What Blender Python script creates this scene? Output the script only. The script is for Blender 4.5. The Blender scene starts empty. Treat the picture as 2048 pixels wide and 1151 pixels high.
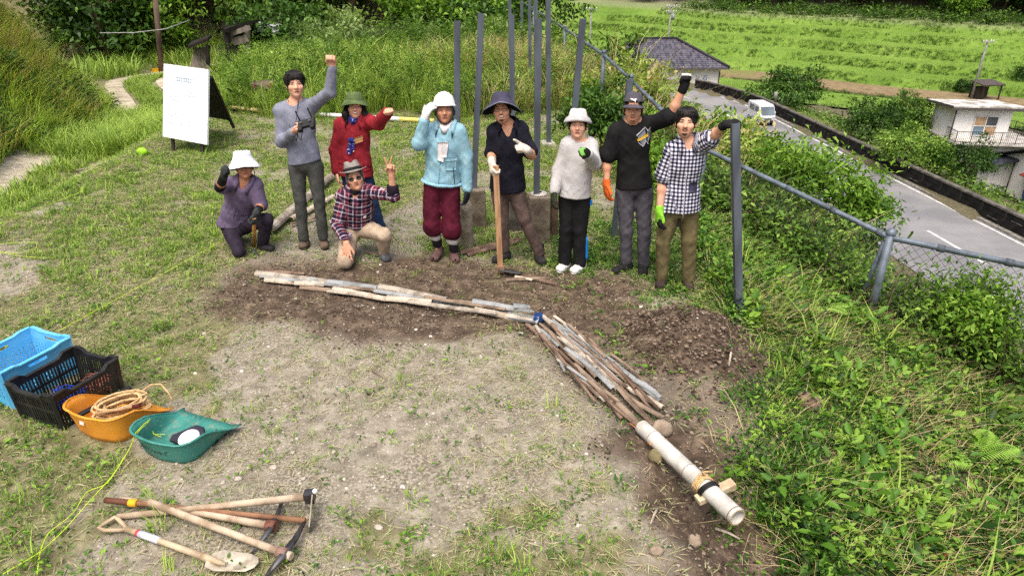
import bpy, bmesh, math, random
import numpy as np
from mathutils import Vector, Matrix, Euler

random.seed(11)
RNG = np.random.default_rng(11)
SC = bpy.context.scene
COL = SC.collection

# ------------------------------------------------------------------ camera, sky, sun, exposure
F_PX, CX, CY = 1365.0, 1024.0, 575.5
PITCH = math.radians(26.0)
CAM = np.array([0.0, 0.0, 2.62])
cam_d = bpy.data.cameras.new('camera')
cam_d.sensor_width = 36.0
cam_d.lens = 36.0 * F_PX / 2048.0
cam_d.clip_start = 0.05
cam_d.clip_end = 2000.0
cam = bpy.data.objects.new('camera', cam_d)
COL.objects.link(cam)
cam.location = CAM
cam.rotation_euler = (math.radians(90) - PITCH, 0, 0)
SC.camera = cam

SUN_EL, SUN_AZ = math.radians(66), math.radians(196)     # azimuth clockwise from +Y: behind the camera, to its left
world = bpy.data.worlds.new('World')
SC.world = world
world.use_nodes = True
wn = world.node_tree.nodes
bg = wn['Background']
sky = wn.new('ShaderNodeTexSky')
sky.sky_type = 'NISHITA'
sky.sun_disc = False
sky.sun_elevation = SUN_EL
sky.sun_rotation = SUN_AZ
sky.air_density = 1.0
sky.dust_density = 8.0
sky.ozone_density = 1.0
world.node_tree.links.new(sky.outputs[0], bg.inputs[0])
bg.inputs[1].default_value = 0.15

sun_d = bpy.data.lights.new('sun', 'SUN')
sun_d.energy = 0.85
sun_d.angle = math.radians(42)
sun_d.color = (1.0, 0.975, 0.94)
sun = bpy.data.objects.new('sun', sun_d)
COL.objects.link(sun)
sdir = Vector((math.sin(SUN_AZ) * math.cos(SUN_EL), math.cos(SUN_AZ) * math.cos(SUN_EL), math.sin(SUN_EL)))
sun.rotation_euler = sdir.to_track_quat('Z', 'Y').to_euler()
sun.location = (0, 0, 60)

SC.view_settings.view_transform = 'Standard'
SC.view_settings.look = 'None'
SC.view_settings.gamma = 1.0
SC.view_settings.use_curve_mapping = False
SC.view_settings.exposure = 0.68
SC.cycles.max_bounces = 6
SC.cycles.diffuse_bounces = 3
SC.cycles.transmission_bounces = 4
SC.cycles.transparent_max_bounces = 6
SC.cycles.use_denoising = False

# ------------------------------------------------------------------ measuring: where a point of the view stands in the world
_cp, _sp = math.cos(PITCH), math.sin(PITCH)
def ray(px, py):
    a = (px - CX) / F_PX; b = (CY - py) / F_PX
    return np.array([a, _cp + b * _sp, -_sp + b * _cp])
def P(px, py, Y):                       # point of the vertical plane at distance Y
    d = ray(px, py); t = Y / d[1]
    return CAM + d * t
def G(px, py, z=0.0):                   # point of the level plane at height z
    d = ray(px, py); t = (z - CAM[2]) / d[2]
    return CAM + d * t
def GG(px, py):                         # point of the ground itself
    p = G(px, py, 0.0)
    for _ in range(6):
        z = float(H(np.array([p[0]]), np.array([p[1]]))[0])
        q = G(px, py, z); p = p * 0.25 + q * 0.75
    p[2] = float(H(np.array([p[0]]), np.array([p[1]]))[0])
    return p

def GZ(px, py, dz):                     # the point of a sight line that lies dz above the ground
    p = GG(px, py)
    for _ in range(4): p = G(px, py, float(H(np.array([p[0]]), np.array([p[1]]))[0]) + dz)
    return p

# ------------------------------------------------------------------ noise
def _hash(ix, iy, s):
    v = (ix.astype(np.int64) * 374761393 + iy.astype(np.int64) * 668265263 + s * 1442695041) & 0x7fffffff
    v = ((v ^ (v >> 13)) * 1274126177) & 0x7fffffff
    v = v ^ (v >> 16)
    return (v & 0xffff) / 65535.0
def vn(x, y, s=0):
    x = np.asarray(x, float); y = np.asarray(y, float)
    ix = np.floor(x); iy = np.floor(y); fx = x - ix; fy = y - iy
    fx = fx * fx * (3 - 2 * fx); fy = fy * fy * (3 - 2 * fy)
    a = _hash(ix, iy, s); b = _hash(ix + 1, iy, s); c = _hash(ix, iy + 1, s); d = _hash(ix + 1, iy + 1, s)
    return (a * (1 - fx) + b * fx) * (1 - fy) + (c * (1 - fx) + d * fx) * fy
def fbm(x, y, s=0, o=4):
    r = 0; a = 0.5; n = 0
    for i in range(o):
        r = r + a * vn(x, y, s + i * 17); n += a; x = x * 2.03 + 3.1; y = y * 2.03 + 1.7; a *= 0.5
    return r / n
def sst(a, b, x):
    t = np.clip((x - a) / (b - a), 0, 1); return t * t * (3 - 2 * t)
def softplus(x, k):
    x = np.asarray(x, float)
    return np.where(x > 8 * k, x, k * np.log1p(np.exp(np.minimum(x, 8 * k) / k)))

# ------------------------------------------------------------------ objects
def tag(o, label=None, cat=None, group=None, kind=None):
    if label: o['label'] = label
    if cat: o['category'] = cat
    if group: o['group'] = group
    if kind: o['kind'] = kind
    return o
def empty(name, loc=(0, 0, 0), rz=0.0, label=None, cat=None, group=None):
    o = bpy.data.objects.new(name, None)
    o.empty_display_size = 0.1
    COL.objects.link(o); o.location = loc; o.rotation_euler = (0, 0, rz)
    return tag(o, label, cat, group)
def link(name, me, m=None, parent=None, loc=None):
    if m is not None:
        me.materials.clear(); me.materials.append(m)
    o = bpy.data.objects.new(name, me)
    COL.objects.link(o)
    if parent is not None: o.parent = parent
    if loc is not None: o.location = loc
    return o
def copy_tree(o, parent=None):
    c = o.copy(); COL.objects.link(c)
    if parent is not None: c.parent = parent
    for ch in list(o.children): copy_tree(ch, c)
    return c
def np_mesh(name, V, quads=None, tris=None, attrs=None, smooth=False):
    V = np.ascontiguousarray(V, dtype=np.float32)
    nq = 0 if quads is None else len(quads); nt = 0 if tris is None else len(tris)
    me = bpy.data.meshes.new(name)
    me.vertices.add(len(V)); me.vertices.foreach_set('co', V.ravel())
    if not nq + nt:
        for k, v in (attrs or {}).items():
            v = np.asarray(v); a = me.attributes.new(k, 'INT' if v.dtype.kind == 'i' else 'FLOAT', 'POINT'); a.data.foreach_set('value', v)
        me.update(); return me
    idx = []; ls = []
    if nq:
        idx.append(np.asarray(quads, np.int32).ravel()); ls.append(np.arange(nq) * 4)
    if nt:
        idx.append(np.asarray(tris, np.int32).ravel()); ls.append(nq * 4 + np.arange(nt) * 3)
    idx = np.concatenate(idx); ls = np.concatenate(ls).astype(np.int32)
    me.loops.add(len(idx)); me.loops.foreach_set('vertex_index', idx)
    me.polygons.add(nq + nt); me.polygons.foreach_set('loop_start', ls)
    if smooth: me.polygons.foreach_set('use_smooth', np.ones(nq + nt, bool))
    me.update(calc_edges=True)
    if attrs:
        for k, v in attrs.items():
            v = np.asarray(v, np.float32)
            if v.ndim == 1:
                a = me.attributes.new(k, 'FLOAT', 'POINT'); a.data.foreach_set('value', v)
            else:
                a = me.attributes.new(k, 'FLOAT_VECTOR', 'POINT'); a.data.foreach_set('vector', v.ravel())
    return me

class MB:
    """collects simple solids; build() links them as one mesh object"""
    def __init__(s): s.V = []; s.F = []; s.n = 0; s.S = []
    def add(s, V, F, smooth=False):
        V = np.asarray(V, float).reshape(-1, 3)
        s.V.append(V); s.F += [tuple(int(i) + s.n for i in f) for f in F]; s.S += [smooth] * len(F); s.n += len(V); return s
    def box(s, c, size, rz=0.0, R=None, taper=1.0):
        x, y, z = [q / 2 for q in size]; t = taper
        v = np.array([[-x, -y, -z], [x, -y, -z], [x, y, -z], [-x, y, -z], [-x * t, -y * t, z], [x * t, -y * t, z], [x * t, y * t, z], [-x * t, y * t, z]])
        if R is None:
            cz, sz = math.cos(rz), math.sin(rz); R = np.array([[cz, -sz, 0], [sz, cz, 0], [0, 0, 1]])
        v = v @ np.asarray(R).T + np.asarray(c)
        return s.add(v, [(0, 3, 2, 1), (4, 5, 6, 7), (0, 1, 5, 4), (1, 2, 6, 5), (2, 3, 7, 6), (3, 0, 4, 7)])
    def bar(s, a, b, w, h, up=(0, 0, 1), taper=1.0):
        a = np.asarray(a, float); b = np.asarray(b, float)
        z = b - a; L = np.linalg.norm(z); z = z / L
        x = np.cross(np.asarray(up, float), z)
        if np.linalg.norm(x) < 1e-5: x = np.cross((1, 0, 0), z)
        x /= np.linalg.norm(x); y = np.cross(z, x)
        return s.box((a + b) / 2, (w, h, L), R=np.stack([x, y, z], 1), taper=taper)
    def tube(s, pts, r, n=8, caps=True, flat=None, smooth=True):
        pts = np.asarray(pts, float); m = len(pts)
        r = np.broadcast_to(np.asarray(r, float), (m,))
        T = np.gradient(pts, axis=0); T /= np.linalg.norm(T, axis=1)[:, None] + 1e-12
        ref = np.array([0, 0, 1.0]) if abs(T[0][2]) < 0.9 else np.array([1.0, 0, 0])
        V = []
        x = np.cross(ref, T[0]); x /= np.linalg.norm(x)
        ang = np.arange(n) * 2 * math.pi / n
        for i in range(m):
            x = x - T[i] * np.dot(x, T[i]); x /= np.linalg.norm(x) + 1e-12
            y = np.cross(T[i], x)
            k = flat if flat else 1.0
            V.append(pts[i] + r[i] * (np.cos(ang)[:, None] * x + k * np.sin(ang)[:, None] * y))
        V = np.concatenate(V)
        F = [(i * n + j, i * n + (j + 1) % n, (i + 1) * n + (j + 1) % n, (i + 1) * n + j) for i in range(m - 1) for j in range(n)]
        s.add(V, F, smooth)
        if caps:
            o = s.n - len(V)
            s.F += [tuple(o + j for j in reversed(range(n))), tuple(o + (m - 1) * n + j for j in range(n))]; s.S += [False, False]
        return s
    def halftube(s, pts, r, th=0.006, n=7, up=1.0, roll=0.0):
        """split bamboo: a half pipe with wall thickness, open side along `up` (+1 up, -1 down)"""
        pts = np.asarray(pts, float); m = len(pts)
        r = np.broadcast_to(np.asarray(r, float), (m,))
        T = np.gradient(pts, axis=0); T /= np.linalg.norm(T, axis=1)[:, None] + 1e-12
        V = []
        ang = np.linspace(math.pi, 2 * math.pi, n) + roll
        if up < 0: ang = ang + math.pi
        for i in range(m):
            x = np.cross(T[i], (0, 0, 1)); x /= np.linalg.norm(x) + 1e-12; z = np.cross(x, T[i])
            for rr in (r[i], r[i] - th):
                V.append(pts[i] + rr * (np.cos(ang)[:, None] * x + np.sin(ang)[:, None] * z))
        V = np.concatenate(V); F = []
        st = 2 * n
        for i in range(m - 1):
            a = i * st; b = (i + 1) * st
            for j in range(n - 1):
                F.append((a + j, a + j + 1, b + j + 1, b + j)); F.append((a + n + j + 1, a + n + j, b + n + j, b + n + j + 1))
            F.append((a + n, a, b, b + n)); F.append((a + n - 1, a + 2 * n - 1, b + 2 * n - 1, b + n - 1))
        for a in (0, (m - 1) * st):
            for j in range(n - 1): F.append((a + j, a + n + j, a + n + j + 1, a + j + 1))
        return s.add(V, F, False)
    def lathe(s, prof, n=24, c=(0, 0, 0), R=None, sx=1.0, sy=1.0, fn=None, smooth=True, closed=False):
        """prof: (radius, height) list around the local z axis"""
        prof = list(prof); m = len(prof); V = []
        for (r, h) in prof:
            for j in range(n):
                a = 2 * math.pi * j / n
                x, y, z = r * sx * math.cos(a), r * sy * math.sin(a), h
                if fn: x, y, z = fn(x, y, z, a, r)
                V.append((x, y, z))
        V = np.array(V)
        if R is not None: V = V @ np.asarray(R).T
        V = V + np.asarray(c)
        F = [(i * n + j, i * n + (j + 1) % n, (i + 1) * n + (j + 1) % n, (i + 1) * n + j) for i in range(m - 1) for j in range(n)]
        if closed: F += [((m - 1) * n + j, (m - 1) * n + (j + 1) % n, (j + 1) % n, j) for j in range(n)]
        return s.add(V, F, smooth)
    def prism(s, poly, z0, z1, R=None, c=(0, 0, 0)):
        n = len(poly)
        v = np.array([(x, y, z0) for x, y in poly] + [(x, y, z1) for x, y in poly], float)
        if R is not None: v = v @ np.asarray(R).T
        v = v + np.asarray(c)
        F = [tuple(reversed(range(n))), tuple(range(n, 2 * n))] + [(i, (i + 1) % n, n + (i + 1) % n, n + i) for i in range(n)]
        return s.add(v, F)
    def ball(s, c, r, n=10, m=7, R=None, jit=0.0, seed=0):
        rr = np.broadcast_to(np.asarray(r, float), (3,)); V = []
        rg = np.random.default_rng(seed)
        for i in range(m + 1):
            t = math.pi * i / m
            for j in range(n):
                a = 2 * math.pi * j / n; k = 1 + (rg.uniform(-jit, jit) if 0 < i < m else 0)
                V.append((k * rr[0] * math.sin(t) * math.cos(a), k * rr[1] * math.sin(t) * math.sin(a), k * rr[2] * math.cos(t)))
        V = np.array(V)
        if R is not None: V = V @ np.asarray(R).T
        V = V + np.asarray(c)
        F = [(i * n + j, (i + 1) * n + j, (i + 1) * n + (j + 1) % n, i * n + (j + 1) % n) for i in range(m) for j in range(n)]
        return s.add(V, F, True)
    def mesh(s, name):
        me = bpy.data.meshes.new(name)
        V = np.concatenate(s.V) if s.V else np.zeros((0, 3))
        me.from_pydata(V.tolist(), [], s.F)
        me.polygons.foreach_set('use_smooth', s.S)
        me.update(); return me
    def build(s, name, m=None, parent=None, loc=None, bevel=0.0):
        me = s.mesh(name)
        if loc is not None and parent is None:
            pass
        o = link(name, me, m, parent, loc)
        if bevel:
            b = o.modifiers.new('bevel', 'BEVEL'); b.width = bevel; b.segments = 2; b.limit_method = 'ANGLE'
        return o
    def build_at(s, name, m, origin, parent=None, bevel=0.0):
        """geometry given in world space; the object's origin is put at `origin`"""
        o_ = np.asarray(origin, float)
        s.V = [v - o_ for v in s.V]
        return s.build(name, m, parent, tuple(o_) if parent is None else None, bevel)

# ------------------------------------------------------------------ materials
class NT:
    def __init__(s, name):
        s.m = bpy.data.materials.new(name); s.m.use_nodes = True
        s.t = s.m.node_tree; s.n = s.t.nodes; s.b = s.n['Principled BSDF']; s.out = s.n['Material Output']
    def node(s, typ, inp=None, **kw):
        nd = s.n.new(typ)
        for k, v in kw.items(): setattr(nd, k, v)
        for k, v in (inp or {}).items(): s.set(nd.inputs[k], v)
        return nd
    def set(s, sock, v):
        if isinstance(v, bpy.types.NodeSocket): s.t.links.new(v, sock)
        elif isinstance(v, bpy.types.Node): s.t.links.new(v.outputs[0], sock)
        else:
            if hasattr(sock, 'default_value'):
                dv = sock.default_value
                if hasattr(dv, '__len__') and not hasattr(v, '__len__'): v = [v] * len(dv)
                elif hasattr(dv, '__len__') and len(dv) == 4 and len(v) == 3: v = (*v, 1)
            sock.default_value = v
    def coord(s, kind='Object'): return s.node('ShaderNodeTexCoord').outputs[kind]
    def pos(s): return s.node('ShaderNodeNewGeometry').outputs['Position']
    def noise(s, vec, scale, detail=4, rough=0.55, dist=0.0):
        return s.node('ShaderNodeTexNoise', {'Vector': vec, 'Scale': scale, 'Detail': detail, 'Roughness': rough, 'Distortion': dist}).outputs['Fac']
    def ramp(s, fac, stops):
        nd = s.node('ShaderNodeValToRGB', {'Fac': fac}); cr = nd.color_ramp
        while len(cr.elements) < len(stops): cr.elements.new(0.5)
        for e, (p, c) in zip(cr.elements, stops):
            e.position = p; e.color = (*c, 1) if len(c) == 3 else c
        return nd.outputs['Color']
    def sm(s, fac, a, b, lo=0.0, hi=1.0):
        nd = s.node('ShaderNodeMapRange', {'Value': fac, 'From Min': a, 'From Max': b, 'To Min': lo, 'To Max': hi}); nd.interpolation_type = 'SMOOTHSTEP'
        return nd.outputs[0]
    def mix(s, fac, a, b, mode='MIX'):
        nd = s.node('ShaderNodeMix', data_type='RGBA', blend_type=mode)
        s.set(nd.inputs[0], fac); s.set(nd.inputs[6], a); s.set(nd.inputs[7], b)
        return nd.outputs[2]
    def math(s, op, a, b=0.0, c=0.0):
        nd = s.node('ShaderNodeMath', operation=op); s.set(nd.inputs[0], a); s.set(nd.inputs[1], b); s.set(nd.inputs[2], c)
        return nd.outputs[0]
    def attr(s, name, out='Fac'):
        return s.node('ShaderNodeAttribute', attribute_name=name).outputs[out]
    def sep(s, v): return s.node('ShaderNodeSeparateXYZ', {0: v}).outputs
    def bump(s, h, strength=0.3, dist=0.02):
        b = s.node('ShaderNodeBump', {'Height': h, 'Strength': strength, 'Distance': dist}); s.set(s.b.inputs['Normal'], b.outputs[0]); return b
    def base(s, c, rough=0.7, metal=0.0, spec=0.3):
        s.set(s.b.inputs['Base Color'], c); s.set(s.b.inputs['Roughness'], rough); s.set(s.b.inputs['Metallic'], metal)
        s.set(s.b.inputs['Specular IOR Level'], spec); return s.m

def srgb(r, g, b):
    f = lambda u: ((u / 255 + 0.055) / 1.055) ** 2.4 if u > 10 else u / 255 / 12.92
    return (f(r), f(g), f(b))
_M = {}
def M(name, c, c2=None, scale=6.0, rough=0.7, metal=0.0, spec=0.3, bump=0.0, bscale=40.0, dist=0.01, contrast=(0.35, 0.65), stretch=None):
    if name in _M: return _M[name]
    t = NT(name); v = t.coord()
    if stretch is not None:
        v = t.node('ShaderNodeMapping', {'Vector': v, 'Scale': stretch}).outputs[0]
    if c2 is None: c2 = tuple(q * 0.72 for q in c)
    n = t.noise(v, scale, 6)
    col = t.mix(t.sm(n, *contrast), c2, c)
    if bump: t.bump(t.noise(v, bscale, 4), bump, dist)
    r = t.math('MULTIPLY_ADD', n, 0.25, rough - 0.12)
    _M[name] = t.base(col, r, metal, spec); return _M[name]
def foliage(name, stops, trans=0.35, rough=0.55, spec=0.25):
    if name in _M: return _M[name]
    t = NT(name)
    col = t.ramp(t.attr('tint'), stops)
    t.base(col, rough, 0, spec)
    tr = t.node('ShaderNodeBsdfTranslucent', {'Color': t.mix(1.0, col, (1.0, 1.0, 0.55), 'MULTIPLY')})
    mx = t.node('ShaderNodeMixShader', {0: trans, 1: t.b.outputs[0], 2: tr.outputs[0]})
    t.t.links.new(mx.outputs[0], t.out.inputs[0])
    _M[name] = t.m; return t.m

# ------------------------------------------------------------------ plant geometry
def blades(B, h, w, yaw, lean, tint, droop=0.0):
    """grass blades: 5 vertices each, bent towards `yaw` by `lean` (fraction of h)"""
    B = np.asarray(B, float); N = len(B)
    h, w, yaw, lean, tint = [np.broadcast_to(np.asarray(q, float), (N,)) for q in (h, w, yaw, lean, tint)]
    dx = np.cos(yaw); dy = np.sin(yaw)
    side = np.stack([-dy, dx, np.zeros(N)], 1) * (w / 2)[:, None]
    fw = np.stack([dx, dy, np.zeros(N)], 1)
    mid = B + fw * (h * lean * 0.35)[:, None] + np.array([0, 0, 1.0]) * (h * 0.6)[:, None]
    tip = B + fw * (h * lean)[:, None] + np.array([0, 0, 1.0]) * (h * (1.0 - droop))[:, None]
    V = np.stack([B - side, B + side, mid + side * 0.8, mid - side * 0.8, tip], 1).reshape(-1, 3)
    o = np.arange(N) * 5
    Q = np.stack([o, o + 1, o + 2, o + 3], 1); T = np.stack([o + 3, o + 2, o + 4], 1)
    return V, Q, T, np.repeat(tint, 5)
def leaves(C, dirs, nrm, L, W, tint, fold=0.25):
    """leaf-shaped diamonds; dirs = along the leaf, nrm = its upper side"""
    C = np.asarray(C, float); N = len(C)
    L, W, tint = [np.broadcast_to(np.asarray(q, float), (N,)) for q in (L, W, tint)]
    d = dirs / (np.linalg.norm(dirs, axis=1)[:, None] + 1e-9)
    s = np.cross(d, nrm); s /= np.linalg.norm(s, axis=1)[:, None] + 1e-9
    u = np.cross(s, d)
    m = C + d * (L * 0.45)[:, None]
    a = m + s * (W / 2)[:, None] + u * (W * fold)[:, None]
    b = m - s * (W / 2)[:, None] + u * (W * fold)[:, None]
    tip = C + d * L[:, None] - u * (L * 0.12)[:, None]
    V = np.stack([C, b, tip, a], 1).reshape(-1, 3)
    o = np.arange(N) * 4
    return V, np.stack([o, o + 1, o + 2, o + 3], 1), np.zeros((0, 3), int), np.repeat(tint, 4)
def leaves6(C, dirs, nrm, L, W, tint, fold=0.22):
    """rounder leaves: six vertices, creased along the middle and drooping at the tip"""
    C = np.asarray(C, float); N = len(C)
    L, W, tint = [np.broadcast_to(np.asarray(q, float), (N,)) for q in (L, W, tint)]
    d = dirs / (np.linalg.norm(dirs, axis=1)[:, None] + 1e-9)
    s = np.cross(d, nrm); s /= np.linalg.norm(s, axis=1)[:, None] + 1e-9
    u = np.cross(s, d); l = L[:, None]; w = W[:, None]
    f = [C + d * l * a + s * w * b + u * (w * fold * abs(b) * 2 - l * c) for a, b, c in ((.30, .46, 0), (.68, .40, .05), (1.0, 0, .16), (.68, -.40, .05), (.30, -.46, 0))]
    V = np.stack([C] + f, 1).reshape(-1, 3); o = np.arange(N) * 6
    Q = np.concatenate([np.stack([o, o + 1, o + 2, o + 3], 1), np.stack([o, o + 3, o + 4, o + 5], 1)])
    return V, Q, np.zeros((0, 3), int), np.repeat(tint, 6)
def join(parts):
    V = []; Q = []; T = []; A = []; n = 0
    for v, q, t, a in parts:
        V.append(v); Q.append(np.asarray(q).reshape(-1, 4) + n); T.append(np.asarray(t).reshape(-1, 3) + n); A.append(a); n += len(v)
    return np.concatenate(V), np.concatenate(Q), np.concatenate(T), np.concatenate(A)
def plant_mesh(name, parts):
    V, Q, T, A = join(parts)
    return np_mesh(name, V, Q if len(Q) else None, T if len(T) else None, {'tint': A})
class Scat:
    def __init__(s, protos, P, sc=None, rz=None):
        s.protos = protos; s.P = P; n = len(P)
        s.sc = RNG.uniform(.6, 1.3, n) if sc is None else sc
        s.rz = RNG.uniform(0, 6.283, n) if rz is None else rz
        s.vi = RNG.integers(0, len(protos), n)
def grow(name, parts, m):
    """one object of uncountable growth: points on the ground, each carrying one of a few small plants"""
    colp = bpy.data.collections.new(name + '_plants'); P_ = []; S_ = []; R_ = []; I_ = []; k = 0
    for p in parts:
        for pr in p.protos:
            V, Q, T, A = join(pr) if isinstance(pr, list) else pr
            me = np_mesh('%s_plant' % name, V, Q if len(Q) else None, T if len(T) else None, {'tint': A}); me.materials.append(m)
            colp.objects.link(bpy.data.objects.new('%s_plant_%03d' % (name, k), me)); k += 1
        P_.append(p.P); S_.append(p.sc); R_.append(p.rz); I_.append(p.vi + k - len(p.protos))
    me = np_mesh(name, np.concatenate(P_), None, None, {'sc': np.concatenate(S_).astype(np.float32), 'rz': np.concatenate(R_).astype(np.float32), 'vi': np.concatenate(I_).astype(np.int32)})
    o = link(name, me, m)
    g = bpy.data.node_groups.new(name + '_growth', 'GeometryNodeTree')
    g.interface.new_socket('Geometry', in_out='INPUT', socket_type='NodeSocketGeometry'); g.interface.new_socket('Geometry', in_out='OUTPUT', socket_type='NodeSocketGeometry')
    N = g.nodes.new; L = g.links.new
    gi, go = N('NodeGroupInput'), N('NodeGroupOutput'); ip = N('GeometryNodeInstanceOnPoints'); ci = N('GeometryNodeCollectionInfo'); ci.inputs['Collection'].default_value = colp
    ci.inputs['Separate Children'].default_value = True; ci.inputs['Reset Children'].default_value = True
    def at(nm, ty): a = N('GeometryNodeInputNamedAttribute'); a.data_type = ty; a.inputs['Name'].default_value = nm; return a.outputs['Attribute']
    cx = N('ShaderNodeCombineXYZ'); L(at('rz', 'FLOAT'), cx.inputs[2]); L(cx.outputs[0], ip.inputs['Rotation']); L(at('sc', 'FLOAT'), ip.inputs['Scale'])
    ip.inputs['Pick Instance'].default_value = True; L(at('vi', 'INT'), ip.inputs['Instance Index'])
    L(gi.outputs[0], ip.inputs['Points']); L(ci.outputs[0], ip.inputs['Instance']); L(ip.outputs[0], go.inputs[0])
    md = o.modifiers.new('growth', 'NODES'); md.node_group = g
    return tag(o, kind='stuff')
def rnd_dirs(N, up=0.0, spread=1.0):
    d = RNG.normal(size=(N, 3)) * spread; d[:, 2] += up
    return d / (np.linalg.norm(d, axis=1)[:, None] + 1e-9)
# ------------------------------------------------------------------ the lie of the land
def xs_(y): return np.interp(y, [0, 2.0, 2.8, 3.6, 5, 7, 9, 13.5, 30, 60, 400], [1.0, 1.05, 1.25, 1.5, 1.85, 1.9, 1.75, 1.2, -0.7, -7, -60])
def xf_(y): return np.interp(y, [0, 4.0, 5.3, 5.9, 8, 13.5, 30, 60, 400], [9.5, 6.3, 4.35, 3.5, 2.3, 1.76, 0, -6, -60])
ROAD_Z, VAL_Z = -10.1, -13.0
def xroad(y): return 21.4 - 0.082 * (y - 31.4) - 0.02 * np.maximum(0, y - 62) ** 2
def xwall(y): return xroad(y) + 4.0
STEPS = [(100.5, 0.9), (107, 0.9), (113.5, 1.1), (120, 1.0), (127, 1.1)]
def nfield(x, y):
    u = (x - y) * 0.7071
    return (x + y) * 0.7071 + 2.2 * np.sin(u * 0.07) + 1.2 * np.sin(u * 0.19 + 1.3)
def path_d(x, y):
    """distance from the centre of the farm track and its height"""
    pts = np.array([(-7.0, 4), (-7.15, 9.5), (-7.5, 11.6), (-8.2, 15), (-9.2, 18), (-11.2, 21), (-12.2, 23.5), (-11.6, 26), (-8.5, 28), (-4, 29)])
    d = np.full(np.shape(x), 1e9); s = np.zeros(np.shape(x))
    for (a, b) in zip(pts[:-1], pts[1:]):
        ab = b - a; t = np.clip(((x - a[0]) * ab[0] + (y - a[1]) * ab[1]) / (ab @ ab), 0, 1)
        dx = x - a[0] - t * ab[0]; dy = y - a[1] - t * ab[1]; q = np.hypot(dx, dy)
        sg = np.sign(dx * ab[1] - dy * ab[0])
        s = np.where(q < d, sg, s); d = np.minimum(d, q)
    return d, s
def bank_x(y): return np.interp(y, [0, 6, 9, 12, 16, 18, 20, 23, 40], [-7.9, -8.0, -8.3, -8.7, -9.6, -11, -13.5, -17, -40])
def seg_d(x, y, pts):
    d = np.full(np.shape(x), 1e9)
    for (a, b) in zip(pts[:-1], pts[1:]):
        ax, ay = a[0], a[1]; bx, by = b[0] - ax, b[1] - ay
        t = np.clip(((x - ax) * bx + (y - ay) * by) / (bx * bx + by * by), 0, 1)
        d = np.minimum(d, np.hypot(x - ax - t * bx, y - ay - t * by))
    return d
PIPE1 = [G(520, 552), G(700, 585), G(890, 605), G(1080, 640)]
PIPE2 = [G(1090, 650), G(1200, 760), G(1320, 870)]
PIPE3 = [G(1300, 860), G(1400, 970), G(1510, 1060)]
MOUND = G(1380, 690)
def soil_mask(x, y):
    """freshly turned brown earth round the gutter, the mound and the outlet"""
    n = fbm(x * 2.2, y * 2.2, 5) * 0.7
    a = sst(0.92, 0.46, seg_d(x, y, [G(540, 578), G(820, 585), G(1130, 600)]) + n - 0.35)
    b = sst(0.80, 0.3, seg_d(x, y, [G(1150, 640), G(1250, 720), G(1350, 830)]) + n - 0.3) * 0.62
    c = sst(0.72, 0.45, np.hypot(x - MOUND[0], (y - MOUND[1])) + n * 0.6 - 0.2)
    d = sst(0.5, 0.2, seg_d(x, y, [G(1330, 880), G(1420, 1000), G(1480, 1100)]) + n - 0.33)
    return np.clip(np.maximum.reduce([a, b, c, d]), 0, 1)
def H(x, y, fine=True):
    x = np.asarray(x, float); y = np.asarray(y, float)
    z = 0.0 * x
    # behind the terrace the ground sinks, then the wooded hill rises
    z = z + 0.25 * sst(12, 15, y) - 1.3 * sst(16.5, 24, y) + np.minimum(0.50 * softplus(y - 31, 1.5), 0.7 * softplus(xf_(y) - x + 2, 1.0))
    # left verge down to the track
    z = z - 0.55 * sst(-5.5, -6.8, x) * sst(3, 6, y) * (1 - sst(13, 19, y))
    w = sst(-5.9, -7.2, x) * sst(3, 6, y)
    zl = -0.55 - 0.32 * sst(12, 17, y) - 0.35 * sst(20, 26, y) + np.minimum(0.50 * softplus(y - 31, 1.5), 0.7 * softplus(xf_(y) - x + 2, 1.0))
    z = z * (1 - w) + zl * w
    bx = bank_x(y)
    z = z + np.where(x < bx + 2, 1.25 * softplus(bx - x, 0.25) * (1 - 0.5 * sst(3, 7, bx - x)), 0)
    # right bank
    zr = -0.38 * softplus(x - xs_(y), 0.12) - 0.42 * softplus(x - xf_(y) - 0.3, 0.2)
    n = nfield(x, y)
    val = VAL_Z + 0 * x
    for (k, dz) in STEPS: val = val + dz * sst(k - 0.6, k + 0.6, n)
    val = val + 0.03 * np.maximum(0, n - 100) + 0.62 * softplus(n - 139, 1.5)
    t = x - xwall(y)
    road = np.where(t < 0, ROAD_Z, np.maximum(-9.75 - 0.30 * softplus(t - 1.6, 0.3), VAL_Z + 0.3))
    fl = np.where(y < 78, road, VAL_Z + 0.0)
    fl = np.where(t > 12, np.minimum(fl, val) * 1.0, fl)
    low = np.where((t < 0) & (y < 95), ROAD_Z, np.where(n < 80, np.minimum(road, -9.75), val))
    low = np.where((t >= 0) & (n >= 80), val, low)
    zz = np.maximum(z + zr, low)
    zz = np.where(x < -4, z, zz)
    if fine:
        near = sst(40, 20, np.hypot(x, y))
        sm = soil_mask(x, y)
        zz = zz + near * ((fbm(x * 1.1, y * 1.1, 3) - 0.5) * 0.05 + (fbm(x * 6, y * 6, 9) - 0.5) * (0.012 + 0.05 * sm))
        md = np.hypot((x - MOUND[0]) * 1.0, (y - MOUND[1]) * 1.15)
        zz = zz + 0.25 * sst(0.66, 0.0, md) * (0.6 + 0.8 * fbm(x * 8, y * 8, 21))
        # shallow trench along the gutters and the hollow under the outlet
        zz = zz - 0.05 * sst(0.22, 0.05, seg_d(x, y, PIPE1)) - 0.05 * sst(0.3, 0.08, seg_d(x, y, PIPE2))
        zz = zz - 0.16 * sst(0.42, 0.05, seg_d(x, y, [G(1400, 960), G(1520, 1080), G(1560, 1200)]))
    return zz
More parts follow.
